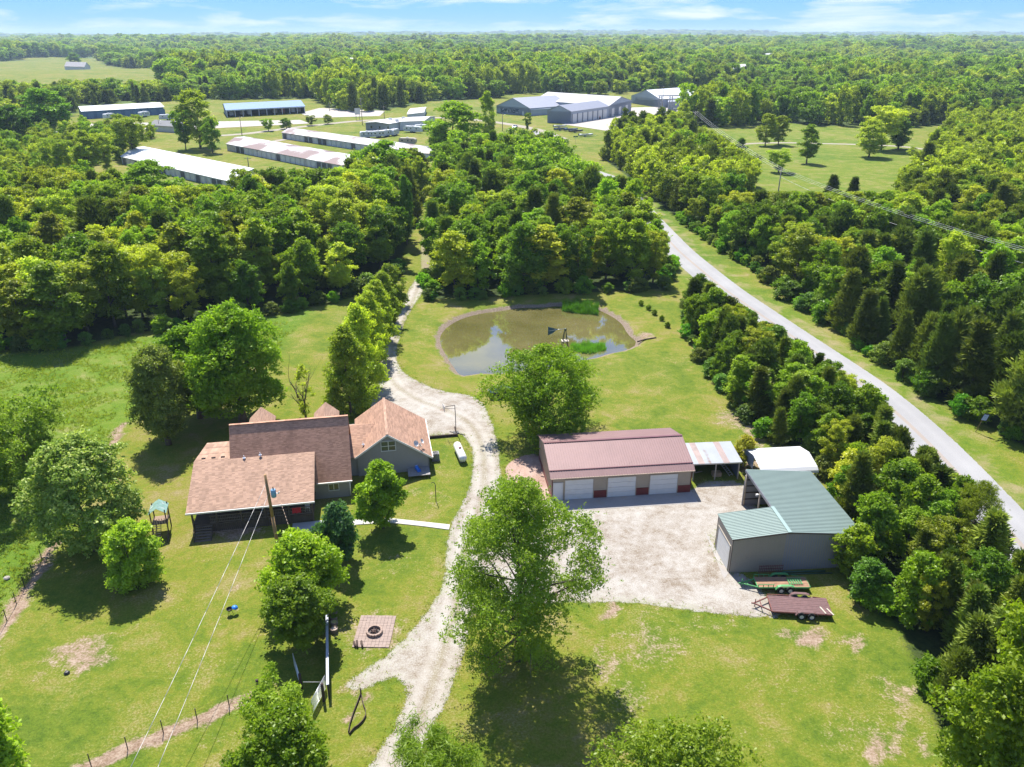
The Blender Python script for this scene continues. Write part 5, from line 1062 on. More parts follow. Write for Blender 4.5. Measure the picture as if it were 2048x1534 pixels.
for i in range(49):
    y = -.08 + i * .235
    if y < B1 + .05: rr.slab([(-.12, y - .022, ZES + .03), (W1, y - .022, ZRS + .03), (W1, y + .022, ZRS + .03), (-.12, y + .022, ZES + .03)], (0, 0, .035))
    rr.slab([(W1, y - .022, ZRS + .03), (W1 + W2, y - .022, ZE2 + .05), (W1 + W2, y + .022, ZE2 + .05), (W1, y + .022, ZRS + .03)], (0, 0, .035))
rr.build('roof_rib', green, S_, kind='stuff')
MB().bar((W1, -.14, ZRS + .07), (W1, B1 + .1, ZRS + .07), .34, .05).build('ridge_cap', metal('green_trim', (.27, .36, .32), .4), S_)
MB().bar((W1 - .03, B1 + .1, ZRS - .15), (W1 - .03, B2 + .1, ZRS - .15), .05, .3).build('fascia', plain('fascia_grey', (.22, .23, .26), .4, .3), S_); MB().bar((-.13, -.13, ZES - .02), (W1, -.13, ZRS - .02), .03, .1).bar((W1, -.13, ZRS - .02), (W1 + W2, -.13, ZE2), .03, .1).build('rake_trim', plain('trim_dark', (.06, .045, .04), .5), S_)
for y in (B1 + 3.3, B2 - .1): MB().tube((W1 + .15, y, -.1), (W1 + .1, y, ZRS - .2), .1, n=8).build('post', plain('post_pale', (.36, .30, .24), .8), S_)
seg_door(S_, .42, B1 - .42, .0, 0, 2.7, doorw, 4, axis='y', trim=wallg)
for y in (-.02, B1): MB().box(-.02, .03, y, y + .05, 0, ZES - .1).build('corner_trim', plain('trim_dark', (.06, .045, .04), .5), S_)
MB().box(W1 - .35, W1 - .1, B1 + 3.15, B1 + 3.35, ZRS - .7, ZRS - .5).build('lamp', white, S_)
p = MB().slab([(-2.2, -3.0, 0), (-.05, -.02, 0), (-.05, B1, 0), (-.5, B1 + 3, 0)], (0, 0, .03)); p.v = [(x * .35 if x < -.1 else x, y * .3 if y < -1 else y, z) for x, y, z in p.v]; o = p.build('apron', conc, None); o.location = S_.location; o.rotation_euler = S_.rotation_euler; o['kind'] = 'structure'
# ================================================================ small things near the house and yard
rust = plain('rusty_steel', (.16, .06, .05), .75, .2, var=.3, scale=4); plankm = plain('maroon_plank', (.125, .068, .066), .8, var=.25, scale=3); tyre = plain('tyre', (.018, .018, .019), .9)
greenp = plain('green_paint', (.06, .24, .08), .55, var=.15, scale=3)
def trailer(name, label, corner, rot, L, W, paint, deckm, planks, fender, wheelx, rail=.35):
    t = thing(name, label, 'trailer', (corner[0], corner[1], 0), rot); z = .52
    n = planks; w = W / n
    for i in range(n): MB().box(.04, L, i * w + .008, (i + 1) * w - .008, z, z + .05 + .004 * (i % 3)).build('plank', deckm, t)
    MB().bar((0, 0, z - .03), (L, 0, z - .03), .07, .12).bar((0, W, z - .03), (L, W, z - .03), .07, .12).bar((0, 0, z), (0, W, z), .07, .1).bar((L, 0, z), (L, W, z), .07, .1).build('frame', paint, t)
    MB().bar((-1.35, W / 2, z - .08), (.02, .15, z - .08), .08, .1).bar((-1.35, W / 2, z - .08), (.02, W - .15, z - .08), .08, .1).bar((-.75, W * .25 + .05, z - .08), (-.75, W * .75 - .05, z - .08), .06, .08).build('drawbar', paint, t)
    MB().tube((-1.55, W / 2, z - .08), (-1.3, W / 2, z - .08), .06).tube((-1.2, W / 2 + .1, .0), (-1.2, W / 2 + .1, z + .3), .04).build('jack', paint, t)
    for y in (0, W):
        r_ = MB().bar((0, y, z + rail), (wheelx[0] - .6, y, z + rail), .05, .05)
        for k in range(4): x = .02 + k * (wheelx[0] - .7) / 3; r_.box(x - .025, x + .025, y - .025, y + .025, z, z + rail)
        if y > 0: r_.bar((wheelx[1] + .6, y, z + rail * .9), (L, y, z), .05, .05)
        if y == 0 and rail < .2: r_ = MB().box(.6, .65, -.03, .02, z - .1, z + .02).box(1.3, 1.35, -.03, .02, z - .1, z + .02)
        r_.build('side_rail', paint, t)
        sy = -1 if y == 0 else 1; f = MB(); a0, a1 = wheelx[0] - .52, wheelx[1] + .52; pr = [(a0, z - .1), (a0 + .18, z + .2), (a0 + .45, z + .3), (a1 - .45, z + .3), (a1 - .18, z + .2), (a1, z - .1)]
        y0, y1 = (y - .28, y) if y == 0 else (y, y + .28)
        for i in range(5): f.slab([(pr[i][0], y0, pr[i][1]), (pr[i + 1][0], y0, pr[i + 1][1]), (pr[i + 1][0], y1, pr[i + 1][1]), (pr[i][0], y1, pr[i][1])], (0, 0, .03))
        f.build('fender', fender, t)
        for x in wheelx:
            w_ = MB().tube((x, (y0 + y1) / 2 - .1, .31), (x, (y0 + y1) / 2 + .1, .31), .31, n=18).build('wheel', tyre, t)
            MB().lathe([(0, .02), (.07, .03), (.12, .0), (.18, .02)], Matrix.Translation((x, (y0 + y1) / 2 + sy * .105, .31)) @ Matrix.Rotation(-sy * math.pi / 2, 4, 'X'), 14).build('rim', white, w_)
    return t
c0 = g(1544.5, 1222, .57); c1 = g(1665.5, 1227, .57)
TR1 = trailer('flatbed_trailer', 'maroon flatbed trailer with plank deck and white wheels at the edge of the gravel yard', c0, -.09, 5.05, 2.15, rust, plankm, 9, plankm, (2.45, 3.3), .12)
t = thing('board', 'pale loose board lying on the far end of the maroon flatbed trailer', 'board', tuple(TR1.matrix_basis @ Vector((0, 0, 0))), 0)
M1 = Matrix.Translation(c0 * 1.0) ; 
def on_tr(a, b_): c, s = math.cos(-.09), math.sin(-.09); return (c0.x + a * c - b_ * s, c0.y + a * s + b_ * c)
q = on_tr(4.35, .45); t.location = (*q, .585); t.rotation_euler = (0, 0, -.09 + 1.9); MB().box(-.45, .45, -.06, .06, 0, .04).build('plank', plain('pale_board', (.42, .37, .3), .8), t)
q = on_tr(4.92, .3); t = dup(t, (*q, .585), -.09 + 2.0, label='second pale board hanging over the corner of the maroon flatbed trailer')
c2 = g(1516, 1174, .57)
TR2 = trailer('green_trailer', 'green utility trailer with rusty bed parked in the shade behind the maroon trailer', c2, .0, 4.7, 1.45, greenp, plain('rusty_bed', (.26, .15, .09), .85, var=.3, scale=3), 6, greenp, (2.05, 2.85), .32)
t = thing('ramp_gate', 'green slatted tailgate lying on the rear half of the green trailer', 'ramp', (c2.x + 2.9, c2.y + .35, .66), 0)
for k in range(6): MB().box(k * .22, k * .22 + .09, 0, .75, 0, .04).build('slat', greenp, t)
MB().box(-.05, 1.25, -.05, 0, 0, .05).box(-.05, 1.25, .75, .8, 0, .05).build('frame', greenp, t)
p = g(1517, 1158, .1); t = thing('harrow_rack', 'rusty red wire-tooth rack standing behind the green trailer', 'rack', (p.x + .1, p.y + .5, 0), .05)
for z in (.15, .5, .85, 1.15): MB().bar((0, 0, z), (2.2, 0, z), .05, .05).build('rail', rust, t)
for k in range(14): MB().box(k * .168, k * .168 + .03, -.03, .0, .0, 1.25).build('bar', rust, t)
p = g(1552, 1146); t = thing('long_beam', 'dark green pipe lying along the base of the shed wall', 'pipe', (p.x, p.y, 0), .03); MB().tube((0, 0, .12), (4.6, 0, .12), .1, n=8).build('pipe', plain('dark_green', (.03, .08, .05), .6), t); MB().tube((.8, -.3, .08), (5.2, -.25, .08), .06).build('second_pipe', plain('dark_green', (.03, .08, .05), .6), t)
# fire pit on its paved square
o_ = g(704, 1295); ang = math.atan2(g(778, 1296).y - o_.y, g(778, 1296).x - o_.x); t = thing('paver_patio', 'square pinkish paved patio beside the gravel drive', 'patio', (o_.x, o_.y, 0), ang)
pm = plain('paver_pink', (.27, .205, .175), .9, var=.16, scale=2.2, dirt=((.3, .22, .17), .4)); PW, PD, nx_, ny_ = 3.05, 3.85, 10, 12
me = MB().box(.008, PW / nx_ - .008, .008, PD / ny_ - .008, 0, .07).mesh('paver', pm)
pr_ = random.Random(3)
for i in range(nx_):
    for j in range(ny_): o = link(bpy.data.objects.new('paver', me), t); o.location = (i * PW / nx_, j * PD / ny_, -.01 + pr_.uniform(0, .022))
p = g(749, 1266); t = thing('fire_pit', 'round stone fire pit with ashes in the middle of the paved patio', 'fire pit', (p.x, p.y, .06), 0)
stm = plain('pit_stone', (.30, .22, .18), .9, var=.25, scale=4); wd = MB().box(.52, .68, -.11, .11, 0, .26).mesh('stone', stm)
for k in range(16): o = link(bpy.data.objects.new('stone', wd), t); o.rotation_euler = (0, 0, k * math.pi / 8); o.location.z = pr_.uniform(0, .02)
MB().lathe([(0, .08), (.3, .06), (.53, .02)], None, 14).build('ash', plain('ash', (.10, .085, .08), .95, var=.3, scale=8), t)
for k in range(7): a = k * .9; MB().tube((.35 * math.cos(a), .35 * math.sin(a), .1), (-.3 * math.cos(a + .4), -.3 * math.sin(a + .4), .2 + .05 * (k % 2)), .035, .03, 6).build('log', plain('charred', (.09, .055, .045), .9, var=.4), t)
for k, (a, b_) in enumerate([((708, 1286), (711, 1296)), ((714, 1284), (715, 1297)), ((723, 1285), (725, 1297))]):
    p0, p1 = g(*a), g(*b_); t = thing('split_log', f'{["left", "middle", "right"][k]} one of three dark split logs on the near corner of the paved patio', 'log', (p0.x, p0.y, .07), 0, 'split logs on the patio corner'); MB().tube((0, 0, .08), (p1.x - p0.x, p1.y - p0.y, .08), .09, .08, 7).build('log', darkw, t)
# planters along the plank fence
for k, (px, py, fillc, lab) in enumerate([(668, 1229, (.22, .36, .04), 'farthest cut-barrel planter, filled with yellow-green plants'), (668, 1240, (.12, .34, .05), 'second cut-barrel planter, filled with bright green plants'), (669, 1250, (.30, .28, .10), 'third cut-barrel planter, half filled with weeds'), (669, 1264, (.50, .40, .33), 'nearest barrel planter, with bare pale soil')]):
    p = g(px, py); t = thing('barrel_planter', lab + ' by the plank fence', 'planter', (p.x, p.y, 0), 0, 'barrel planters along the fence'); MB().lathe([(.25, 0), (.30, .18), (.31, .4), (.27, .41), (.26, .34)], None, 16).build('barrel', plain('barrel', (.20, .15, .11), .85), t)
    MB().lathe([(.26, .34), (.2, .38 if k < 2 else .35), (0, .43 if k < 2 else .36)], None, 12).build('soil', plain(f'fill{k}', fillc, .9, var=.35, scale=9), t)
    if k < 2:
        me, _, _ = make_crown(600 + k, 'round', .65, .3, .35, 10, 500, .05, .5, 'bright'); link(bpy.data.objects.new('plant', me), t)
# plank fence seen almost from above, and the gates
A_ = g(657, 1398); B_ = g(655, 1185); d_ = B_ - A_; n_ = int(d_.length / .35); FN = thing('plank_fence', 'weathered grey plank fence with pale cap running away beside the barrel planters', 'fence', (A_.x, A_.y, 0), math.atan2(d_.y, d_.x))
pk = plain('fence_grey', (.24, .24, .26), .8, var=.2, scale=3); L0 = d_.length; k_ = int(L0 / .17)
me = MB().box(0, .155, -.012, .012, .04, 1.35).mesh('board', pk)
for i in range(k_): o = link(bpy.data.objects.new('board', me), FN); o.location = (i * .17, pr_.uniform(-.006, .006), pr_.uniform(-.02, .02))
for i in range(int(L0 / 2.4) + 1): MB().box(i * 2.4, i * 2.4 + .1, -.12, -.02, -.1, 1.4).build('post', darkw, FN)
MB().box(0, L0, -.16, .05, 1.38, 1.42).build('cap_board', plain('cap_grey', (.36, .38, .42), .7, var=.2), FN)
def gate(name, label, a, b_, h=1.25, n=6, mat=None, mesh=False):
    A, B = g(*a), g(*b_); d = B - A; t = thing(name, label, 'gate', (A.x, A.y, 0), math.atan2(d.y, d.x)); L = d.length; mat = mat or lightmetal
    f = MB().tube((0, 0, .15), (0, 0, h), .03).tube((L, 0, .15), (L, 0, h), .03).tube((0, 0, h), (L, 0, h), .03).tube((0, 0, .15), (L, 0, .15), .03).build('frame', mat, t)
    for k in range(1, n): z = .15 + (h - .15) * k / n; MB().tube((0, 0, z), (L, 0, z), .02, n=6).build('bar', mat, t)
    MB().tube((L / 2, 0, .15), (L / 2, 0, h), .02).build('brace', mat, t); return t
gate('tube_gate', 'open galvanised tube gate on the right, showing its bars from above', (626, 1428), (652, 1378), 1.3, 7)
gate('farm_gate', 'narrow open metal gate on the left, seen nearly edge on', (601, 1372), (589, 1332), 1.3, 7)
for (px, py, hh, lab) in ((648, 1402, 1.7, 'dark square gate post at the near end of the plank fence'), (603, 1378, 1.5, 'dark gate post at the hinge of the narrow open gate'), (520, 1398, 1.9, 'old dark wooden post at the corner of the wire fence')):
    p = g(px, py); t = thing('gate_post', lab, 'post', (p.x, p.y, 0), .2); MB().lathe([(.12, -.1), (.115, hh * .5), (.11, hh), (0, hh + .02)], None, 9).build('post', darkw, t)
p0, p1 = g(606, 1364, 1.2), g(646, 1364, 1.2); t = thing('gate_cable', 'thin pale cable stretched between the two gate posts', 'cable', (p0.x, p0.y, p0.z)); MB().tube((0, 0, 0), p1 - p0, .014, n=5).build('cable', white, t)
# wire fences: thin steel posts and wires over the bare strips
def wire_fence(label, pts, step_px=None, h=1.25, tops=None):
    P = [g(*q) for q in pts]; t = thing('wire_fence', label, 'fence', tuple(P[0]), 0); o = P[0]
    for q in P: MB().box(q.x - o.x - .025, q.x - o.x + .025, q.y - o.y - .025, q.y - o.y + .025, -.1, h).build('post', blackm, t)
    w = MB()
    for z in (.3, .6, .9, 1.15):
        for i in range(len(P) - 1): w.tube(P[i] - o + Vector((0, 0, z)), P[i + 1] - o + Vector((0, 0, z)), .006, n=3)
    w.build('wire', plain('wire', (.12, .09, .07), .6, .4), t); return t
wire_fence('wire fence on thin steel posts along the bare strip at the left edge', [(112, 1082), (84, 1120), (66, 1148), (50, 1176), (33, 1208), (14, 1242), (-10, 1285), (-40, 1335)])
wire_fence('wire fence on thin steel posts along the bare strip across the lower left lawn', [(519, 1390), (459, 1415), (395, 1442), (327, 1466), (256, 1500), (183, 1534), (100, 1575)])
# small grill, blue lid
p = g(461, 1229); t = thing('kettle_grill', 'small dark kettle grill with its blue lid off on the lower lawn', 'grill', (p.x, p.y, 0)); MB().lathe([(0, .42), (.18, .45), (.27, .58), (.28, .66), (.25, .66)], None, 16).build('bowl', blackm, t)
for a in (0, 2.1, 4.2): MB().tube((.16 * math.cos(a), .16 * math.sin(a), .48), (.26 * math.cos(a), .26 * math.sin(a), 0), .018).build('leg', blackm, t)
MB().lathe([(.27, 0), (.22, .1), (.1, .17), (0, .18)], Matrix.Translation((.42, .15, .62)) @ Matrix.Rotation(.4, 4, 'Y'), 16).build('lid', bl, t)
p = g(134, 1347); t = thing('lawn_stone', 'small dark stone lying on the bare patch of the lower left lawn', 'stone', (p.x, p.y, 0)); MB().lathe([(.2, 0), (.24, .08), (.14, .2), (0, .22)], None, 7, False).build('stone', blackm, t)
p = g(14, 1158); t = thing('field_stone', 'small pale block lying on bare soil in the meadow at the left edge', 'stone', (p.x, p.y, 0)); MB().lathe([(.3, 0), (.3, .15), (.2, .24), (0, .25)], None, 6, False).build('stone', conc, t)
# kite-shaped landscape edging
t = thing('garden_edging', 'dark curved strip edging a narrow pointed bed beside the drive', 'edging', tuple(g(722, 1388)))
o = g(722, 1388); E1 = [g(*q) - o for q in [(722, 1388), (724, 1400), (727, 1412), (731, 1422), (732, 1433), (726, 1444), (717, 1453), (708, 1459), (699, 1470)]]; E2 = [g(*q) - o for q in [(722, 1388), (716, 1405), (707, 1428), (700, 1450), (697, 1466)]]
e_ = MB()
for E in (E1, E2):
    for i in range(len(E) - 1): e_.bar(E[i] + Vector((0, 0, .1)), E[i + 1] + Vector((0, 0, .1)), .05, .24)
e_.build('edging_strip', darkw, t); MB().tube((0, 0, 0), (0, 0, .55), .06).build('stake', darkw, t)
# playset with a green tarp left of the porch
p = g(326, 1062); t = thing('playset', 'weathered wooden play tower with green and white tarp roof left of the porch', 'playset', (p.x, p.y, 0), .25)
for x in (-.7, .7):
    for y in (-.8, .8): MB().box(x - .05, x + .05, y - .05, y + .05, 0, 2.9).build('post', deckw, t)
for k in range(7): MB().box(-.75, .75, -.8 + k * .23, -.8 + k * .23 + .2, 1.3, 1.34).build('board', plain('old_board', (.25, .17, .12), .8), t)
tarp = plain('tarp_green', (.16, .27, .23), .6, var=.35, scale=3, dirt=((.42, .43, .42), .9)); MB().slab([(-.85, -.95, 2.6), (.0, -.95, 3.2), (.0, .95, 3.2), (-.85, .95, 2.6)], (0, 0, .02)).slab([(0, -.95, 3.2), (.85, -.95, 2.6), (.85, .95, 2.6), (0, .95, 3.2)], (0, 0, .02)).build('tarp_roof', tarp, t)
for k in range(7): MB().bar((-.6, -1.0 - k * .18, 1.25 - k * .17), (.1, -1.0 - k * .18, 1.25 - k * .17), .05, .05).build('rung', plain('pale_rung', (.5, .36, .26), .8), t)
MB().bar((-.65, -.8, 1.4), (-.65, -2.3, .02), .05, .08).bar((.15, -.8, 1.4), (.15, -2.3, .02), .05, .08).build('ladder_rail', deckw, t); MB().bar((.7, .8, 2.1), (.75, -2.2, .05), .05, .08).bar((.7, -.7, .05), (.75, -2.3, .05), .06, .1).build('swing_beam', deckw, t)
for k in range(6): MB().box(-.7 + k * .24, -.64 + k * .24, -.84, -.8, 1.34, 1.95).build('baluster', plain('pale_rung', (.5, .36, .26), .8), t)
# ------------------------------------------------ utility pole with its transformer and wires
p = g(559, 1112); UP = thing('utility_pole', 'tall leaning wooden utility pole with blue-grey transformer in front of the porch', 'utility pole', (p.x, p.y, 0)); ph = height_for(p, 949); topx = g(535.5, 949, 0)
wood = plain('pole_wood', (.27, .165, .075), .8, var=.3, scale=2.5)
lean = Vector((-.25, 0, ph)); MB().path([(0, 0, -.1), lean * .5, lean], [.17, .15, .125], 12).build('pole', wood, UP)
tr = MB().lathe([(.0, 0), (.2, .01), (.24, .06), (.24, .75), (.2, .82), (0, .84)], Matrix.Translation((.32, -.1, ph - 2.35)), 16).build('transformer', plain('transformer_blue', (.16, .30, .42), .5), UP)
MB().lathe([(.05, 0), (.07, .05), (.04, .1), (.06, .15), (.02, .28)], Matrix.Translation((.34, -.1, ph - 1.52)), 8).build('bushing', darkw, tr); MB().bar((.0, 0, ph - 1.9), (.85, -.15, ph - 1.95), .05, .06).build('bracket', lightmetal, UP); MB().tube((.75, -.13, ph - 1.95), (.9, -.16, ph - 1.7), .05).build('cutout', white, UP)
def wire(label, P0, P1, sag, r=.014, mat=None, n=14, name='power_line', group=None, cat='wire'):
    P0 = Vector(P0); P1 = Vector(P1); t = thing(name, label, cat, tuple(P0), 0, group); b = MB(); pts = []
    for i in range(n + 1): u = i / n; q = P0.lerp(P1, u) - P0; q.z -= sag * 4 * u * (1 - u); pts.append(q)
    b.path(pts, r, 4); b.build('cable', mat or plain('bare_wire', (.5, .47, .44), .45, .3), t); return t
far1 = g(240, 1560, ph - 3.4); 
q1 = g(255, 1545, 4.6); q2 = g(312, 1540, 4.6)
wire('upper pale wire running from the top of the wooden pole towards the lower left', (p.x - .25, p.y - .1, ph - .9), q1 + (q1 - Vector((p.x, p.y, ph - .9))) * .25, .25, .02)
wire('lower pale wire running from the middle of the wooden pole towards the lower left', (p.x - .15, p.y - .1, ph - 2.0), q2 + (q2 - Vector((p.x, p.y, ph - 2.0))) * .25, .25, .02)
gq_ = g(593, 1098, 0); wire('guy wire from the porch eave down to its anchor in the lawn', g(562, 1006, 3.0), gq_, 0, .022, plain('guy_pale', (.5, .36, .26), .6), name='guy_wire')
# ------------------------------------------------ windmill in the pond
wx, wy = 8.1, 113.2; WM = thing('windmill', 'small farm windmill tower with dark blue tail vane standing in the pond', 'windmill', (wx, wy, -.6), .15); H_ = 5.2; grn = plain('mill_steel', (.07, .085, .05), .6, .3)
for sx in (-1, 1):
    for sy in (-1, 1): MB().bar((sx * .85, sy * .85, -.4), (sx * .1, sy * .1, H_), .09, .09).build('leg', grn, WM)
for z in (1.2, 2.3, 3.3):
    k = .85 - .75 * (z + .4) / (H_ + .4); c = [(-k, -k), (k, -k), (k, k), (-k, k)]; b = MB()
    for i in range(4): b.bar((*c[i], z), (*c[(i + 1) % 4], z), .05, .05); k2 = .85 - .75 * (z + .9 + .4) / (H_ + .4); d = [(-k2, -k2), (k2, -k2), (k2, k2), (-k2, k2)]; b.bar((*c[i], z), (*d[(i + 1) % 4], z + .9), .03, .03)
    b.build('brace', grn, WM)
MB().box(-.55, .55, -.5, .5, 3.55, 3.62).build('platform', plain('pale_board', (.42, .37, .3), .8), WM); MB().box(-.12, .12, -.25, .2, H_, H_ + .35).build('gearbox', grn, WM)
MB().tube((0, .15, H_ + .2), (-1.9, .3, H_ + .1), .035).build('tail_boom', lightmetal, WM); MB().slab([(-1.15, .22, H_ + .2), (-2.6, .32, H_ + .62), (-2.6, .32, H_ - .75), (-1.9, .27, H_ - .45)], (0, .03, 0)).build('tail_vane', plain('vane_blue', (.02, .07, .11), .45), WM)
MB().slab([(-1.2, .17, H_ + .07), (-2.5, .26, H_ - .05), (-2.5, .26, H_ - .0), (-1.2, .17, H_ + .12)], (0, .02, 0)).build('vane_stripe', white, WM)
hub = MB().tube((.1, -.3, H_ + .15), (.1, -.1, H_ + .15), .08).build('hub', grn, WM)
for k in range(3): a = k * 2 * math.pi / 3 + .4; MB().slab([(.1, -.28, H_ + .15), (.1 + .02 * math.cos(a), -.28 + .12, H_ + .15 + .42 * math.sin(a)), (.1 + .1 * math.cos(a), -.2, H_ + .15 + .42 * math.sin(a + .3))], (.03, 0, 0)).build('blade', grn, WM)
# reeds
def reeds(name, label, P, n, h, seed, z=-.6):
    rng = np.random.default_rng(seed); x0, y0 = P.min(0); x1, y1 = P.max(0); q = rng.uniform((x0, y0), (x1, y1), (n * 3, 2)); q = q[sdist(q[:, 0], q[:, 1], P) > 0][:n]; m = len(q)
    hh = h * rng.uniform(.6, 1.15, m) * (.6 + .4 * np.sin(q[:, 0] * 1.7) * np.sin(q[:, 1] * 2.1)); a = rng.uniform(0, 6.28, m); w = .035
    B0 = np.column_stack([q, np.full(m, z)]); T = B0 + np.column_stack([rng.normal(size=m) * .12 * h, rng.normal(size=m) * .12 * h, hh]); s = np.column_stack([np.cos(a) * w, np.sin(a) * w, np.zeros(m)])
    V = np.stack([B0 - s, B0 + s, T], 1).reshape(-1, 3); F = np.arange(3 * m).reshape(m, 3)
    o = link(bpy.data.objects.new(name, mesh_np(name, V, F, LM['reed'], dict(leaf=('FLOAT', 'FACE', rng.uniform(size=m)))))); o['kind'] = 'stuff'; o['label'] = label; return o
reeds('reeds', 'tall green reeds growing at the far bank of the pond', poly([(1124, 622), (1155, 627), (1196, 630), (1196, 612), (1160, 608), (1126, 610)], -.5), 5200, 1.9, 1)
reeds('reeds', 'green reeds growing in the pond right of the windmill', poly([(1142, 702), (1180, 708), (1212, 700), (1210, 690), (1180, 688), (1140, 694)], -.5), 3000, 1.35, 2)
t = thing('culvert_edge', 'dark eroded gully edge leading off the right end of the pond', 'gully', tuple(g(1275, 684))); MB().path([Vector(g(*q)) - Vector(g(1275, 684)) + Vector((0, 0, .06)) for q in [(1275, 684), (1288, 680), (1300, 678), (1312, 676)]], .13, 6).build('bank', darkw, t)
# tufts: uneven tall grass in the meadow, along the gravel edges and verges
def tufts(name, pts, h, seed, label):
    rng = np.random.default_rng(seed); n = len(pts); k = 7; q = np.repeat(pts, k, 0) + rng.normal(size=(n * k, 2)) * .10; m = len(q); hh = h * rng.uniform(.5, 1.3, m); a = rng.uniform(0, 6.28, m); w = .03 + .02 * rng.uniform(size=m)
    zz = np.full(m, -.01); B0 = np.column_stack([q, zz]); T = B0 + np.column_stack([rng.normal(size=m) * .55 * hh, rng.normal(size=m) * .55 * hh, hh]); s = np.column_stack([np.cos(a) * w, np.sin(a) * w, np.zeros(m)])
    V = np.stack([B0 - s, B0 + s, T], 1).reshape(-1, 3); F = np.arange(3 * m).reshape(m, 3)
    o = link(bpy.data.objects.new(name, mesh_np(name, V, F, LM['grass'], dict(leaf=('FLOAT', 'FACE', np.repeat(rng.uniform(size=n), k)))))); o['kind'] = 'stuff'; o['label'] = label
LM['grass'] = leaf_mat('grass_blade', (.17, .25, .02), (.34, .36, .07), .5, var=0)
rng = np.random.default_rng(21)
q = rng.uniform((-95, 30), (-20, 130), (60000, 2)); q = q[(sdist(q[:, 0], q[:, 1], MEADOW) > .2)]; nn_ = np.sin(q[:, 0] * .5 + 2 * np.sin(q[:, 1] * .23)) * np.sin(q[:, 1] * .6) + rng.normal(size=len(q)) * .5; q = q[nn_ > .1][:11000]
tufts('meadow_grass', q, .34, 1, 'tall uneven meadow grass beyond the wire fence at the left')
def along(P, sp, off, rng, closed=True):
    out = []; n = len(P)
    for i in range(n if closed else n - 1):
        a, b_ = P[i], P[(i + 1) % n]; L = np.linalg.norm(b_ - a); k = max(1, int(L / sp)); u = rng.uniform(size=k); out.append(a + (b_ - a) * u[:, None] + rng.normal(size=(k, 2)) * off)
    return np.concatenate(out)
q = np.concatenate([along(DRIVE, .16, .38, rng), along(PINK, .2, .15, rng), along(POND, .25, .9, rng)]); q = q[~((q[:, 0] > 3.5) & (q[:, 0] < 21) & (q[:, 1] > 69) & (q[:, 1] < 84))]
sp_ = sdist(q[:, 0], q[:, 1], POND); q = q[sp_ < -1.7]; tufts('edge_grass', q, .12, 2, 'ragged grass along the edges of the gravel and the pond bank')
q = rng.uniform((-60, 40), (60, 140), (26000, 2)); nn_ = np.sin(q[:, 0] * .31 + 2.2 * np.sin(q[:, 1] * .17)) * np.sin(q[:, 1] * .27 + 1.5 * np.sin(q[:, 0] * .13)) + rng.normal(size=len(q)) * .3; ok = (nn_ > .35)
for P_, m_ in ((DRIVE, 0), (PINK, 0), (POND, -1.5), (MEADOW, 0)): ok &= sdist(q[:, 0], q[:, 1], P_) < m_
q = q[ok]; 
# sign by the road
p = g(1951, 864); t = thing('road_sign', 'small dark-framed sign on a leaning post beside the far edge of the road', 'sign', (p.x, p.y, 0), -.6); MB().bar((0, 0, 0), (.45, 0, 2.2), .08, .08).build('post', plain('post_brown', (.2, .14, .06), .8), t); MB().slab([(.15, -.03, 1.7), (.85, -.03, 1.75), (1.05, -.03, 2.75), (.4, -.03, 2.7)], (0, .04, 0)).build('frame', blackm, t); MB().slab([(.24, -.045, 1.8), (.8, -.045, 1.83), (.96, -.045, 2.66), (.46, -.045, 2.62)], (0, .01, 0)).build('panel', plain('sign_blue', (.30, .36, .52), .5, var=.4, scale=6), t)
# ================================================================ the works, barns and storage rows farther off
def gh(px, py, h, z=0): return g(px, py, z + h)
def xy(v): return np.array([v.x, v.y])
def rows_of_doors(t, A, u, n, L, h, d0, wdoor, mat, step, z0=0.0, frame=None, dark=None, seed=1):
    rg = random.Random(seed); k = int(L / step); out = Vector((n.x, n.y, 0)); ang = math.atan2(u.y, u.x)
    me = MB().box(0, wdoor, -.05, .05, 0, h).mesh('door', mat); md = MB().box(0, wdoor, -.05, .05, 0, h).mesh('door', dark) if dark else me
    mp_ = MB().box(-.12, .12, -.09, .09, 0, h + .15).mesh('door_post', frame or white)
    for i in range(k):
        q = A + u * (d0 + i * step); o = link(bpy.data.objects.new('door', md if dark and rg.random() < .3 else me), t); o.location = (q.x + out.x * .06, q.y + out.y * .06, z0); o.rotation_euler = (0, 0, ang)
        q = A + u * (d0 + i * step - (step - wdoor) / 2); o = link(bpy.data.objects.new('door_post', mp_), t); o.location = (q.x + out.x * .1, q.y + out.y * .1, z0); o.rotation_euler = (0, 0, ang)
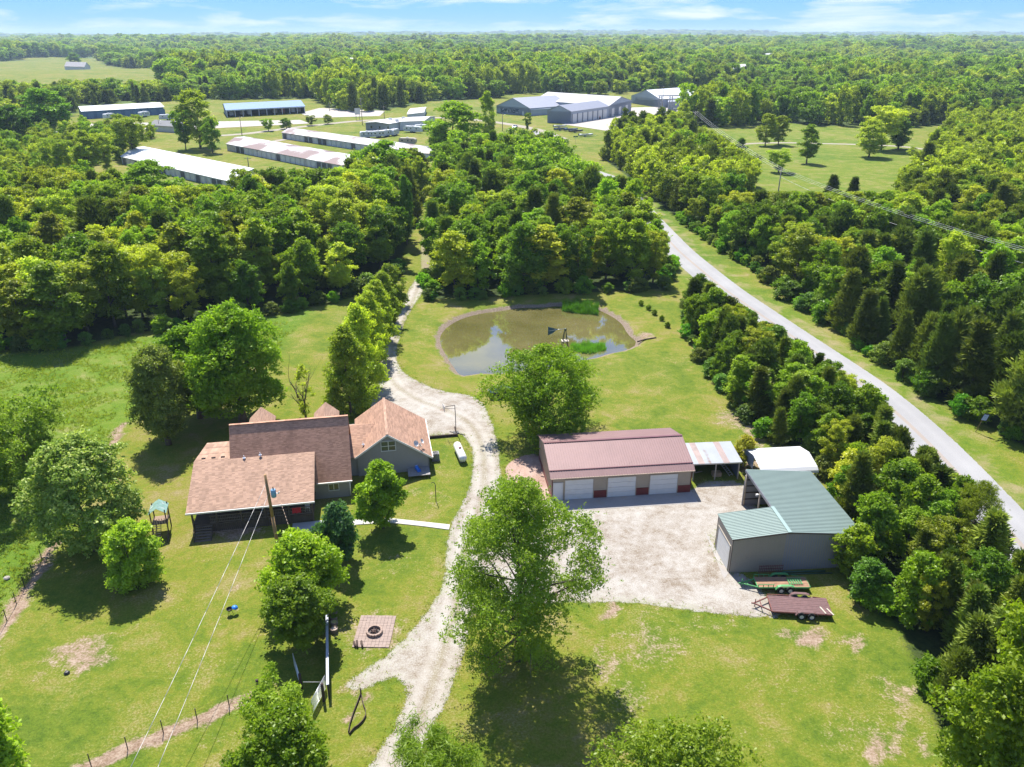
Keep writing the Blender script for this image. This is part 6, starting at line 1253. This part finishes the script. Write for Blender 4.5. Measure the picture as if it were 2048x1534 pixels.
def block(name, label, A, B, C, eave, ridge, wallm, roofm, along=True, cat='building', over=.4, open_front=False, gz0=0.0, kind=None):
    """parallelogram building: A-B the near side on the ground, C the corner behind A; ridge along AB if along"""
    A, B, C = [Vector((q[0], q[1], 0)) for q in (A, B, C)]; u = (B - A); L = u.length; u.normalize(); v = C - A; D = v.length; v.normalize()
    t = thing(name, label, cat, (0, 0, gz0)); P = lambda a, b_, z: A + u * a + v * b_ + Vector((0, 0, z))
    w = MB(); T = .2
    def wall(p, q, z0, z1, inn):
        w.slab([(p.x, p.y, z0), (q.x, q.y, z0), (q.x, q.y, z1), (p.x, p.y, z1)], inn * T)
    if not open_front: wall(P(0, 0, 0), P(L, 0, 0), -.3, eave, v)
    wall(P(0, D, 0), P(L, D, 0), -.3, eave, -v)
    if along:
        for a, s in ((0, 1), (L, -1)): w.slab([P(a, T, -.3), P(a, D - T, -.3), P(a, D - T, eave), P(a, D / 2, ridge - .1), P(a, T, eave)], u * T * s)
        rq = [[P(-over, -over, eave - .1), P(L + over, -over, eave - .1), P(L + over, D / 2, ridge), P(-over, D / 2, ridge)], [P(-over, D / 2, ridge), P(L + over, D / 2, ridge), P(L + over, D + over, eave - .1), P(-over, D + over, eave - .1)]]
    else:
        for a, s in ((0, 1), (D, -1)): w.slab([P(T, a, -.3), P(L - T, a, -.3), P(L - T, a, eave), P(L / 2, a, ridge - .1), P(T, a, eave)], v * T * s)
        wall(P(0, 0, 0), P(0, D, 0), -.3, eave, u); wall(P(L, 0, 0), P(L, D, 0), -.3, eave, -u)
        rq = [[P(-over, -over, eave - .1), P(L / 2, -over, ridge), P(L / 2, D + over, ridge), P(-over, D + over, eave - .1)], [P(L / 2, -over, ridge), P(L + over, -over, eave - .1), P(L + over, D + over, eave - .1), P(L / 2, D + over, ridge)]]
    w.build('wall', wallm, t)
    for q in rq: MB().slab(q, (0, 0, .12)).build('roof', roofm, t)
    return t, A, u, v, L, D, P
wroof1 = tin_mat('white_rust_roof', (.50, .51, .50), (.30, .22, .16), .60, .70, (.05, .05, .05), .45, .1); wroof2 = tin_mat('rusted_roof', (.42, .41, .40), (.13, .075, .06), .47, .53, (.10, .06, .1), .5, .1); wroof3 = tin_mat('streaked_roof', (.38, .37, .365), (.14, .085, .07), .50, .60, (.16, .05, .1), .5, .1)
ww = plain('storage_wall', (.50, .52, .55), .7, var=.12, scale=.3, dirt=((.25, .22, .2), .6)); dw = plain('storage_door', (.52, .53, .54), .6, var=.1, scale=.4, dirt=((.3, .27, .24), .6)); dk = plain('storage_gap', (.10, .10, .11), .8)
def storage(label, a, b_, c, h, rh, rm_, seed, doorstep=3.6):
    A = g(*a); B = g(*b_); Cq = g(*c, h); C = Vector((Cq.x, Cq.y, 0))
    t, A, u, v, L, D, P = block('storage_building', label, A, B, C, h, rh, ww, rm_, True, 'storage building', .5)
    rows_of_doors(t, A, u, -v, L - 1, h - .45, 1.0, doorstep - .9, dw, doorstep, frame=ww, dark=dk, seed=seed); return t
storage('long low storage building with white roof, nearest to the wood', (245, 328), (478, 384), (287, 293), 2.8, 3.9, wroof1, 1)
storage('middle long storage building with heavily rusted white roof', (455, 301), (742, 358), (488, 273), 2.8, 3.8, wroof2, 2)
storage('farthest long storage building with rust streaks along its pale roof', (565, 277), (858, 322), (592, 257), 2.8, 3.7, wroof3, 3)
blue_w = plain('barn_blue', (.06, .13, .24), .6, var=.08); blue_r = metal('barn_roof_blue', (.085, .17, .33), .7, .0); white_r = plain('barn_roof_white', (.58, .60, .62), .5, var=.03)
A = g(455, 235); B = g(610, 226.5); t, A, u, v, L, D, P = block('open_barn', 'long blue open-front barn sheltering campers behind the storage rows', A, B, A + (g(444, 204.5, 4.5) - g(453, 217.5, 4.5)) * .72, 4.2, 6.4, blue_w, blue_r, True, 'barn', .6, open_front=True)
for i in range(11): q = A + u * (L * i / 10); MB().box(q.x - .18, q.x + .18, q.y - .18, q.y + .18, -.2, 4.2).build('post', white, t)
q = [P(0, -.5, 3.6), P(L, -.5, 3.6), P(L, -.5, 4.25), P(0, -.5, 4.25)]; MB().slab(q, (0, .1, 0)).build('fascia', plain('fascia_pale', (.42, .5, .56), .5), t)
BARN = (A.copy(), u.copy(), v.copy(), L)
A = g(167.5, 238.5); B = g(329, 228.8); t, A, u, v, L, D, P = block('blue_barn', 'long closed blue barn with bright white roof at the far left', A, B, A + (g(155, 219, 4) - g(164, 228, 4)) * .9, 4.4, 6.0, blue_w, white_r, True, 'barn', .6)
for i in range(9): q = A + u * (L * (i + .5) / 9) - v * .06; o = MB().slab([q + Vector((0, 0, 0)), q + u * 3.2, q + u * 3.2 + Vector((0, 0, 3.3)), q + Vector((0, 0, 3.3))], -v * .08).build('door', plain('barn_door_blue', (.09, .17, .28), .55), t)
# warehouse complex
gw = plain('warehouse_wall', (.33, .37, .43), .6, var=.06, scale=.2); gr_ = metal('warehouse_roof', (.26, .27, .31), .5, .1, .06); lr = plain('warehouse_roof_pale', (.34, .335, .34), .5, var=.05, scale=.2)
A = g(993, 226.5); B = g(1059.7, 232); C = A + (g(1099, 190, 8) - g(1018.7, 195, 8))
t, A, u, v, L, D, P = block('warehouse', 'grey gabled warehouse with a dark mural band on its end wall', A, B, C, 4.4, 9.6, gw, gr_, False, 'warehouse', .3)
mur = newmat('mural'); m, nt = mur; ps = pos(nt); n_ = noise(nt, ps, .9, 3, .7); r = ramp(nt, [(.4, (.02, .035, .05)), (.52, (.05, .08, .12)), (.60, (.45, .45, .46))]); nt.links.new(n_, r.inputs[0]); finish(nt, r.outputs[0], .6)
MB().slab([P(3.5, -.05, .9), P(18.5, -.05, .9), P(18.5, -.05, 3.4), P(3.5, -.05, 3.4)], -v * .06).build('mural_panel', MATS['mural'], t)
MB().slab([P(L - 6, -.06, 0), P(L - 4.6, -.06, 0), P(L - 4.6, -.06, 2.4), P(L - 6, -.06, 2.4)], -v * .05).build('door', white, t)
a1, b1, c1 = g(1062, 232), g(1100, 229), g(1060, 224); t2, *_ = block('warehouse_annex', 'low annex with white roof against the grey gabled warehouse', a1, b1, a1 + (g(1075, 212, 3.5) - g(1061, 219, 3.5)) * .6, 3.6, 4.4, gw, plain('annex_white', (.76, .76, .76), .5), True, 'warehouse', .4)
A = g(1094.5, 245.5); B = g(1141.7, 247); C = A + (g(1217, 234.5) - g(1141.7, 246.5))
t, A, u, v, L, D, P = block('storage_warehouse', 'front grey warehouse with a row of white doors facing the gravel lot', A, B, C, 6.3, 9.4, gw, gr_, False, 'warehouse', .3)
rows_of_doors(t, A + u * (L + .02), v, u, D - 1, 4.9, 1.6, 4.4, doorw, (D - 3) / 7, frame=plain('door_frame_dark', (.12, .13, .15), .6))
A = g(1217, 235); B = g(1262, 222.5); C = A + (g(1099, 190, 8) - g(1252, 200.5, 8)) * .95
t, A, u, v, L, D, P = block('pale_warehouse', 'long pale-roofed warehouse joining the two grey ones', A, B, C, 6.6, 10.2, gw, lr, False, 'warehouse', .3)
for a in (L * .12, L * .42, L * .72): MB().slab([P(a, -.05, 0), P(a + 5, -.05, 0), P(a + 5, -.05, 4.6), P(a, -.05, 4.6)], -v * .06).build('door', doorw, t)
A = g(1262, 206); B = g(1322, 216); C = A + (g(1378, 183, 8) - g(1288, 190, 8))
t, A, u, v, L, D, P = block('white_warehouse', 'wide warehouse with white roof at the back behind the lattice structure', A, B, C, 5.0, 10.0, gw, white_r, False, 'warehouse', .3)
a1, b1 = g(1335, 221), g(1395, 217); t2, *_ = block('grey_shed', 'low grey shed in front of the white-roofed warehouse', a1, b1, a1 + (g(1400, 200) - g(1395, 217)) * .35, 5.2, 6.4, gw, gr_, True, 'shed', .3)
# office
A = g(732, 262); B = g(778, 264.5); C = A + (g(790, 238, 4) - g(727, 248, 4)) * .75
t, A, u, v, L, D, P = block('office_building', 'low white flat-roofed office among the parked campers', A, B, C, 4.2, 4.8, plain('office_white', (.48, .50, .52), .6, var=.06), plain('office_roof', (.58, .58, .58), .6, var=.12, scale=.2), False, 'building', .8)
for a in (3, 8, 13): MB().slab([P(a, -.05, 1.6), P(a + .9, -.05, 1.6), P(a + .9, -.05, 2.7), P(a, -.05, 2.7)], -v * .05).build('window', glass, t)
for k, (a, b_) in enumerate(((7, 12), (13, 9), (10, 20))): q = P(a, b_, 4.7); MB().box(q.x - .9, q.x + .9, q.y - .7, q.y + .7, 4.6, 5.6).build('roof_unit', lightmetal, t)
A = g(800, 261); B = g(848, 259); C = A + (g(830, 226, 4) - g(790, 240, 4)) * .6
block('office_wing', 'second low white building right behind the office', A, B, C, 4.4, 5.2, plain('office_white', (.48, .50, .52), .6), plain('office_roof_pale', (.48, .47, .46), .6), True, 'building', .5)
A = g(815, 240); B = g(848, 236); C = g(822, 228)
block('small_white_building', 'small flat white building behind the office', A, B, C, 3.2, 3.6, plain('office_white', (.48, .50, .52), .6), plain('office_roof_pale', (.48, .47, .46), .6), True, 'building', .4)
A = g(972, 302); B = g(1002, 306); C = g(985, 285)
block('hidden_house', 'small grey-roofed house almost hidden by trees right of the big round tree', A, B, C, 3.0, 4.6, plain('office_white', (.48, .50, .52), .6), plain('grey_shingle', (.26, .25, .25), .8), True, 'house', .5)
A = g(130, 139); B = g(170, 140.5); C = g(133, 134.5)
block('farmhouse', 'white farmhouse with grey roof in the far field', A, B, Vector((A.x - 3, A.y + 22, 0)), 5.5, 11, plain('office_white', (.48, .50, .52), .6), plain('grey_shingle', (.26, .25, .25), .8), True, 'house', .5, gz0=gzf(A.x, A.y))
A = g(300, 262); B = g(355, 266)
block('dark_roofed_house', 'low house with dark roof below the tall yellow-green tree', A, B, Vector((A.x + 2, A.y + 13, 0)), 3.0, 4.8, plain('office_white', (.48, .50, .52), .6), plain('dark_shingle', (.13, .13, .135), .8), True, 'house', .5)
for k, (px, py, w) in enumerate(((1465, 160, 26), (1530, 128, 20), (1690, 125, 20), (1790, 138, 18), (1218, 120, 18), (690, 143, 16))):
    A = g(px, py); s = depth(A.x, A.y) / CAM_F; z = gzf(A.x, A.y); block('distant_building', f'{["tiny white", "small pale", "small grey", "tiny pale", "faint pale", "minute white"][k]} building showing above the far treetops {["near the brown field", "left above the brown field", "right above the brown field", "at the far right", "in the centre distance", "left of centre"][k]}', A, A + Vector((w * s, 0, 0)), A + Vector((0, 18, 0)), 13, 17, plain('office_white', (.48, .50, .52), .6), plain('office_roof_pale', (.48, .47, .46), .6), True, 'building', .5, gz0=z)
# ---- campers, boats, cars
cam_w = plain('camper_white', (.55, .56, .57), .4, var=.05, scale=.5); strp = plain('camper_stripe', (.20, .24, .30), .4)
def camper(label, px, py, L, rot, group=None, bodym=None, at=None):
    p = g(px, py) if at is None else Vector((*at, 0)); t = thing('camper', label, 'camper', (p.x, p.y, gzf(p.x, p.y)), rot, group); W, Hh = 2.5, 3.1
    pr = [(-L / 2, .6), (-L / 2 + .15, 2.7), (-L / 2 + .6, Hh), (L / 2 - .9, Hh), (L / 2 - .15, 2.6), (L / 2, 1.6), (L / 2 - .5, .6)]; MB().slab([(x, -W / 2, z) for x, z in pr], (0, W, 0)).build('body', bodym or cam_w, t)
    for y in (-W / 2 - .02, W / 2 - .01):
        MB().box(-L / 2 + .3, L / 2 - .4, y, y + .03, 1.15, 1.4).build('stripe', strp, t)
        for x in (-L * .28, L * .05, L * .28): MB().box(x - .4, x + .4, y, y + .03, 1.75, 2.35).build('window', glass, t)
    for x in (-.5, .5):
        MB().tube((x, -W / 2 - .03, .38), (x, W / 2 + .03, .38), .38, n=12).build('wheel', tyre, t)
    MB().box(-.6, .3, -.5, .5, Hh, Hh + .3).build('roof_unit', white, t); return t
for i, (px, py, L, rot, lab) in enumerate([(219, 238, 7, 1.2, 'white camper parked nose-on at the left end of the closed blue barn'), (289, 234, 7, 1.2, 'white motor home parked at the right end of the closed blue barn'), (337, 240, 10, .35, 'long white camper parked in the open between the two blue barns'),
        (735, 276, 7, .4, 'leftmost of the white campers in front of the office'), (757, 275, 7, .5, 'white camper second from the left in front of the office'), (773, 273, 7, .9, 'white camper third from the left, with a dark window, in front of the office'), (789, 271, 7, 1.3, 'rightmost white camper in the group before the office'),
        (826, 265, 10, 2.7, 'long enclosed white trailer right of the office'), (843, 262, 7, .3, 'white camper half hidden by the big round tree'), (816, 290, 8, -.2, 'brown and cream camper alone behind the farthest storage building'),
        (95, 262, 9, .6, 'white camper at the left below the dark broad tree'), (100, 278, 9, .6, 'second white camper below the dark broad tree'), (88, 270, 8, .6, 'third white camper, farthest left below the dark tree'), (232, 275, 8, .4, 'white camper seen between the scattered pale trees'), (118, 384, 7, .2, 'white camper glimpsed through the trees left of the nearest storage building'), (255, 290, 9, .1, 'long white trailer beneath the pale trees')]):
    camper(lab, px, py, L, rot, bodym=plain('camper_cream', (.36, .31, .24), .5) if 'brown' in lab else None)
A, u, v, L = BARN
for i, (f, bc) in enumerate([(.06, 0), (.2, 1), (.29, 0), (.46, 2), (.62, 1), (.72, 3), (.86, 0), (.94, 1)]):
    q = A + u * (L * f) + v * 9; camper(f'{["first", "second", "third", "fourth", "fifth", "sixth", "seventh", "last"][i]} vehicle from the left sheltering inside the open blue barn', 0, 0, 7, math.atan2(v.y, v.x), 'campers inside the open barn', [cam_w, plain('camper_cream', (.36, .31, .24), .5), plain('camper_dark', (.06, .07, .09), .4), plain('camper_red', (.3, .08, .05), .5)][bc], at=(q.x, q.y))
def boat(label, px, py, L, rot, c):
    p = g(px, py); t = thing('boat', label, 'boat', (p.x, p.y, 0), rot); W = 2.1; st_ = [(-L / 2, W / 2, .75, .45), (0, W / 2, .7, .4), (L * .3, W * .38, .72, .5), (L / 2, .08, .85, .75)]; vs = []; 
    for x, w, zt_, zb_ in st_: vs += [(x, -w, zt_ + .5), (x, w, zt_ + .5), (x, w * .6, zb_), (x, -w * .6, zb_)]
    fs = [(4 * i + j, 4 * i + (j + 1) % 4, 4 * i + 4 + (j + 1) % 4, 4 * i + 4 + j) for i in range(3) for j in range(4)] + [(3, 2, 1, 0), (12, 13, 14, 15)]; MB().add(vs, fs).build('hull', c, t)
    MB().slab([(-L * .3, -.6, 1.25), (L * .15, -.6, 1.25), (L * .15, .6, 1.25), (-L * .3, .6, 1.25)], (0, 0, .06)).build('cockpit', blackm, t); MB().box(-L / 2 - .35, -L / 2, -.2, .2, .5, 1.5).build('motor', blackm, t)
    MB().bar((-L * .4, 0, .4), (L * .7, 0, .4), .12, .1).tube((-.6, -1, .3), (-.6, 1, .3), .3, n=10).build('boat_trailer', lightmetal, t)
bc = [plain('boat_pale', (.62, .64, .66), .4), plain('boat_blue', (.05, .09, .16), .3), plain('boat_dark', (.03, .035, .04), .35)]
for i, (px, py, c, lab) in enumerate([(1120, 255, 0, 'farthest pale pontoon boat of the pair beside the front warehouse'), (1122, 261, 1, 'long blue-sided boat nearest the front warehouse wall'), (1142, 262, 1, 'dark blue boat on the lawn left of its neighbour'), (1152, 265, 2, 'black boat right beside the dark blue boat on the lawn'), (1172, 273, 0, 'single pale boat farthest from the warehouse, alone on the lawn')]): boat(lab, px, py, 7.5, .35, bc[c])
cols = [(.5, .52, .54), (.03, .04, .06), (.55, .56, .58), (.04, .09, .2), (.3, .31, .33), (.02, .02, .02), (.6, .6, .62)]
for i, (px, py) in enumerate([(1322, 250), (1330, 247), (1338, 247), (1346, 246), (1355, 243), (1362, 241), (1326, 226), (1333, 228), (1340, 226), (1317, 223), (1030, 256), (1095, 282)]):
    p = g(px, py); car('distant_car', f'{["leftmost", "second", "third", "fourth", "fifth", "rightmost"][i] + " car from the left in the nearer row by the white-roofed warehouse" if i < 6 else ["first", "second", "third", "fourth"][i - 6] + " car of the cluster under the lattice structure" if i < 10 else ["car parked on the pale lane before the warehouse", "small car near the bend of the road behind the trees"][i - 10]}', (p.x, p.y, 0), 1.2 + .1 * (i % 3), plain(f'car_paint{i % 7}', cols[i % 7], .25, .3, var=.02, spec=.7), detail=False)
p = g(1195, 238); t = thing('red_tractor', 'small red tractor parked at the last warehouse door', 'tractor', (p.x, p.y, 0), .5); rp = plain('tractor_red', (.5, .02, .02), .4); MB().box(-.4, 1.6, -.4, .4, .8, 1.6).build('hood', rp, t); MB().box(-1.2, -.3, -.8, .8, .9, 1.3).build('fender', rp, t); MB().box(-.9, -.5, -.3, .3, 1.3, 1.9).build('seat', blackm, t)
for x, r in ((-.8, .8), (1.2, .5)):
    for y in (-.9, .7): MB().tube((x, y, r), (x, y + .3, r), r, n=14).build('wheel', tyre, t)
# ---- poles and lines
pw = plain('pole_grey', (.22, .19, .16), .85, var=.2)
def pole(label, px, py, topy, arms=1, lamp=False, name='power_pole', cat='power pole', dirx=(1, 0)):
    p = g(px, py); h = height_for(p, topy); t = thing(name, label, cat, (p.x, p.y, 0)); MB().tube((0, 0, -.2), (0, 0, h), .2, .13, 8).build('pole', pw, t); d = Vector((dirx[0], dirx[1], 0)).normalized()
    for k in range(arms):
        z = h - .5 - k * 1.3; MB().bar(-d * 1.3 + Vector((0, 0, z)), d * 1.3 + Vector((0, 0, z)), .12, .14).build('crossarm', pw, t)
        for s in (-1.2, 0, 1.2): MB().tube(d * s + Vector((0, 0, z + .05)), d * s + Vector((0, 0, z + .3)), .06, .04, 6).build('insulator', conc, t)
    if lamp: MB().path([(0, 0, h - .4), (1.2, -.4, h - .1)], .05).build('lamp_arm', pw, t); MB().lathe([(0, .12), (.25, .05), (.3, 0)], Matrix.Translation((1.3, -.45, h - .25)), 10).build('lamp', white, t)
    return Vector((p.x, p.y, h - .2))
T1 = pole('power pole with two crossarms standing at the lower edge of the clearing', 1551, 425, 337, 1, dirx=(.8, .5)); T2 = pole('power pole by the trees above the left end of the clearing', 1384, 300, 222, 1, dirx=(.8, .5))
T0 = g(2130, 690); T0 = Vector((T0.x, T0.y, 13.0)); q_ = T0; t = thing('power_pole', 'power pole just beyond the right edge of the view among the cedars', 'power pole', (T0.x, T0.y, 0)); MB().tube((0, 0, 0), (0, 0, 13.4), .2, .13).build('pole', pw, t); MB().bar((-1.2, -.6, 12.9), (1.2, .6, 12.9), .12, .14).build('crossarm', pw, t)
wm_ = plain('line_wire', (.55, .54, .52), .5, .3)
for k, off in enumerate((-1.2, 0, 1.2)):
    o3 = Vector((.85, .5, 0)) * off; nm = ['left', 'middle', 'right'][k]
    wire(f'{nm} overhead line dropping from the clearing towards the right edge', T1 + o3, T0 + o3, 1.2, .022, wm_, 24); wire(f'{nm} overhead line from the upper pole to the clearing pole', T2 + o3, T1 + o3, 1.2, .028, wm_, 16)
wire('lower telephone cable sagging below the overhead lines at the right', T1 - Vector((0, 0, 2)), T0 - Vector((0, 0, 2)), 1.8, .035, wm_, 24)
for (px, py, ty, lab, lamp) in [(659, 222, 205, 'lamp pole at the gravel lot right of the open blue barn', True), (725, 250, 196, 'pole with hanging wires beside the small billboard', False), (769, 240, 212, 'short dark pole on the grass beyond the office', False), (484, 270, 233, 'thin street lamp left of the middle storage building', True), (1005, 262, 228, 'lamp pole on the lawn before the warehouse mural', True), (1184, 200, 172, 'tall pole behind the pale-roofed warehouse', False), (1122, 196, 178, 'grey pole behind the grey warehouse', False), (1324, 224, 172, 'tallest pole beside the lattice structure', False), (320, 262, 240, 'short lamp pole beside the dark-roofed house', True), (498, 338, 314, 'dark pole at the near end of the nearest storage building', False)]: pole(lab, px, py, ty, 0 if lamp else 1, lamp, name='lamp_pole' if lamp else 'power_pole', cat='lamp pole' if lamp else 'power pole')
p = g(716, 240); t = thing('billboard', 'small white billboard on two posts at the far edge of the works', 'billboard', (p.x, p.y, 0), .4); MB().box(-1.6, 1.6, -.06, .06, 3.0, 6.5).build('panel', white, t)
for x in (-1, 1): MB().box(x - .1, x + .1, -.1, .1, 0, 3).build('post', pw, t)
p = g(1151, 286); t = thing('street_sign', 'green street sign on a post at the road junction', 'sign', (p.x, p.y, 0), .2); h = height_for(p, 272); MB().tube((0, 0, 0), (0, 0, h), .06).build('post', lightmetal, t); MB().box(-1.1, 1.1, -.03, .03, h - .55, h).build('panel', plain('sign_green', (.01, .10, .04), .5), t)
# lattice structure of the substation
p = g(1340, 226); t = thing('substation_frame', 'grey lattice substation frame with bus bars in front of the white-roofed warehouse', 'substation', (p.x, p.y, 0), .2); gs = plain('lattice_steel', (.28, .30, .32), .5, .4)
for x in (-7, 0, 7):
    for y in (-2, 2): MB().box(x - .2, x + .2, y - .2, y + .2, 0, 10.5).build('column', gs, t)
for z in (8.2, 10.3):
    for y in (-2, 2): MB().bar((-8.5, y, z), (8.5, y, z), .3, .35).build('beam', gs, t)
for x in (-7, 0, 7): MB().bar((x, -3, 9.3), (x, 3, 9.3), .25, .3).bar((x, -2, 6), (x, 2, 8.2), .15, .15).build('cross_beam', gs, t)
for x in (-4, 3): MB().box(x - 1, x + 1, -.8, .8, .3, 2.8).build('transformer', gs, t)
# haze
hz = MB().box(-13500, 13500, -300, 14800, -120, 105); m, nt = newmat('haze'); pv = N(nt, 'ShaderNodeVolumePrincipled'); pv.inputs['Color'].default_value = (.62, .80, 1.0, 1); pv.inputs['Density'].default_value = 9e-5; pv.inputs['Anisotropy'].default_value = .1
o_ = N(nt, 'ShaderNodeOutputMaterial'); nt.links.new(pv.outputs[0], o_.inputs['Volume']); hzo = hz.build('haze', m, None); hzo['kind'] = 'stuff'
print('UNIQUE TRIS', sum(sum(1 for _ in ()) + (len(m.loops) - 2 * len(m.polygons)) for m in bpy.data.meshes if m.users))
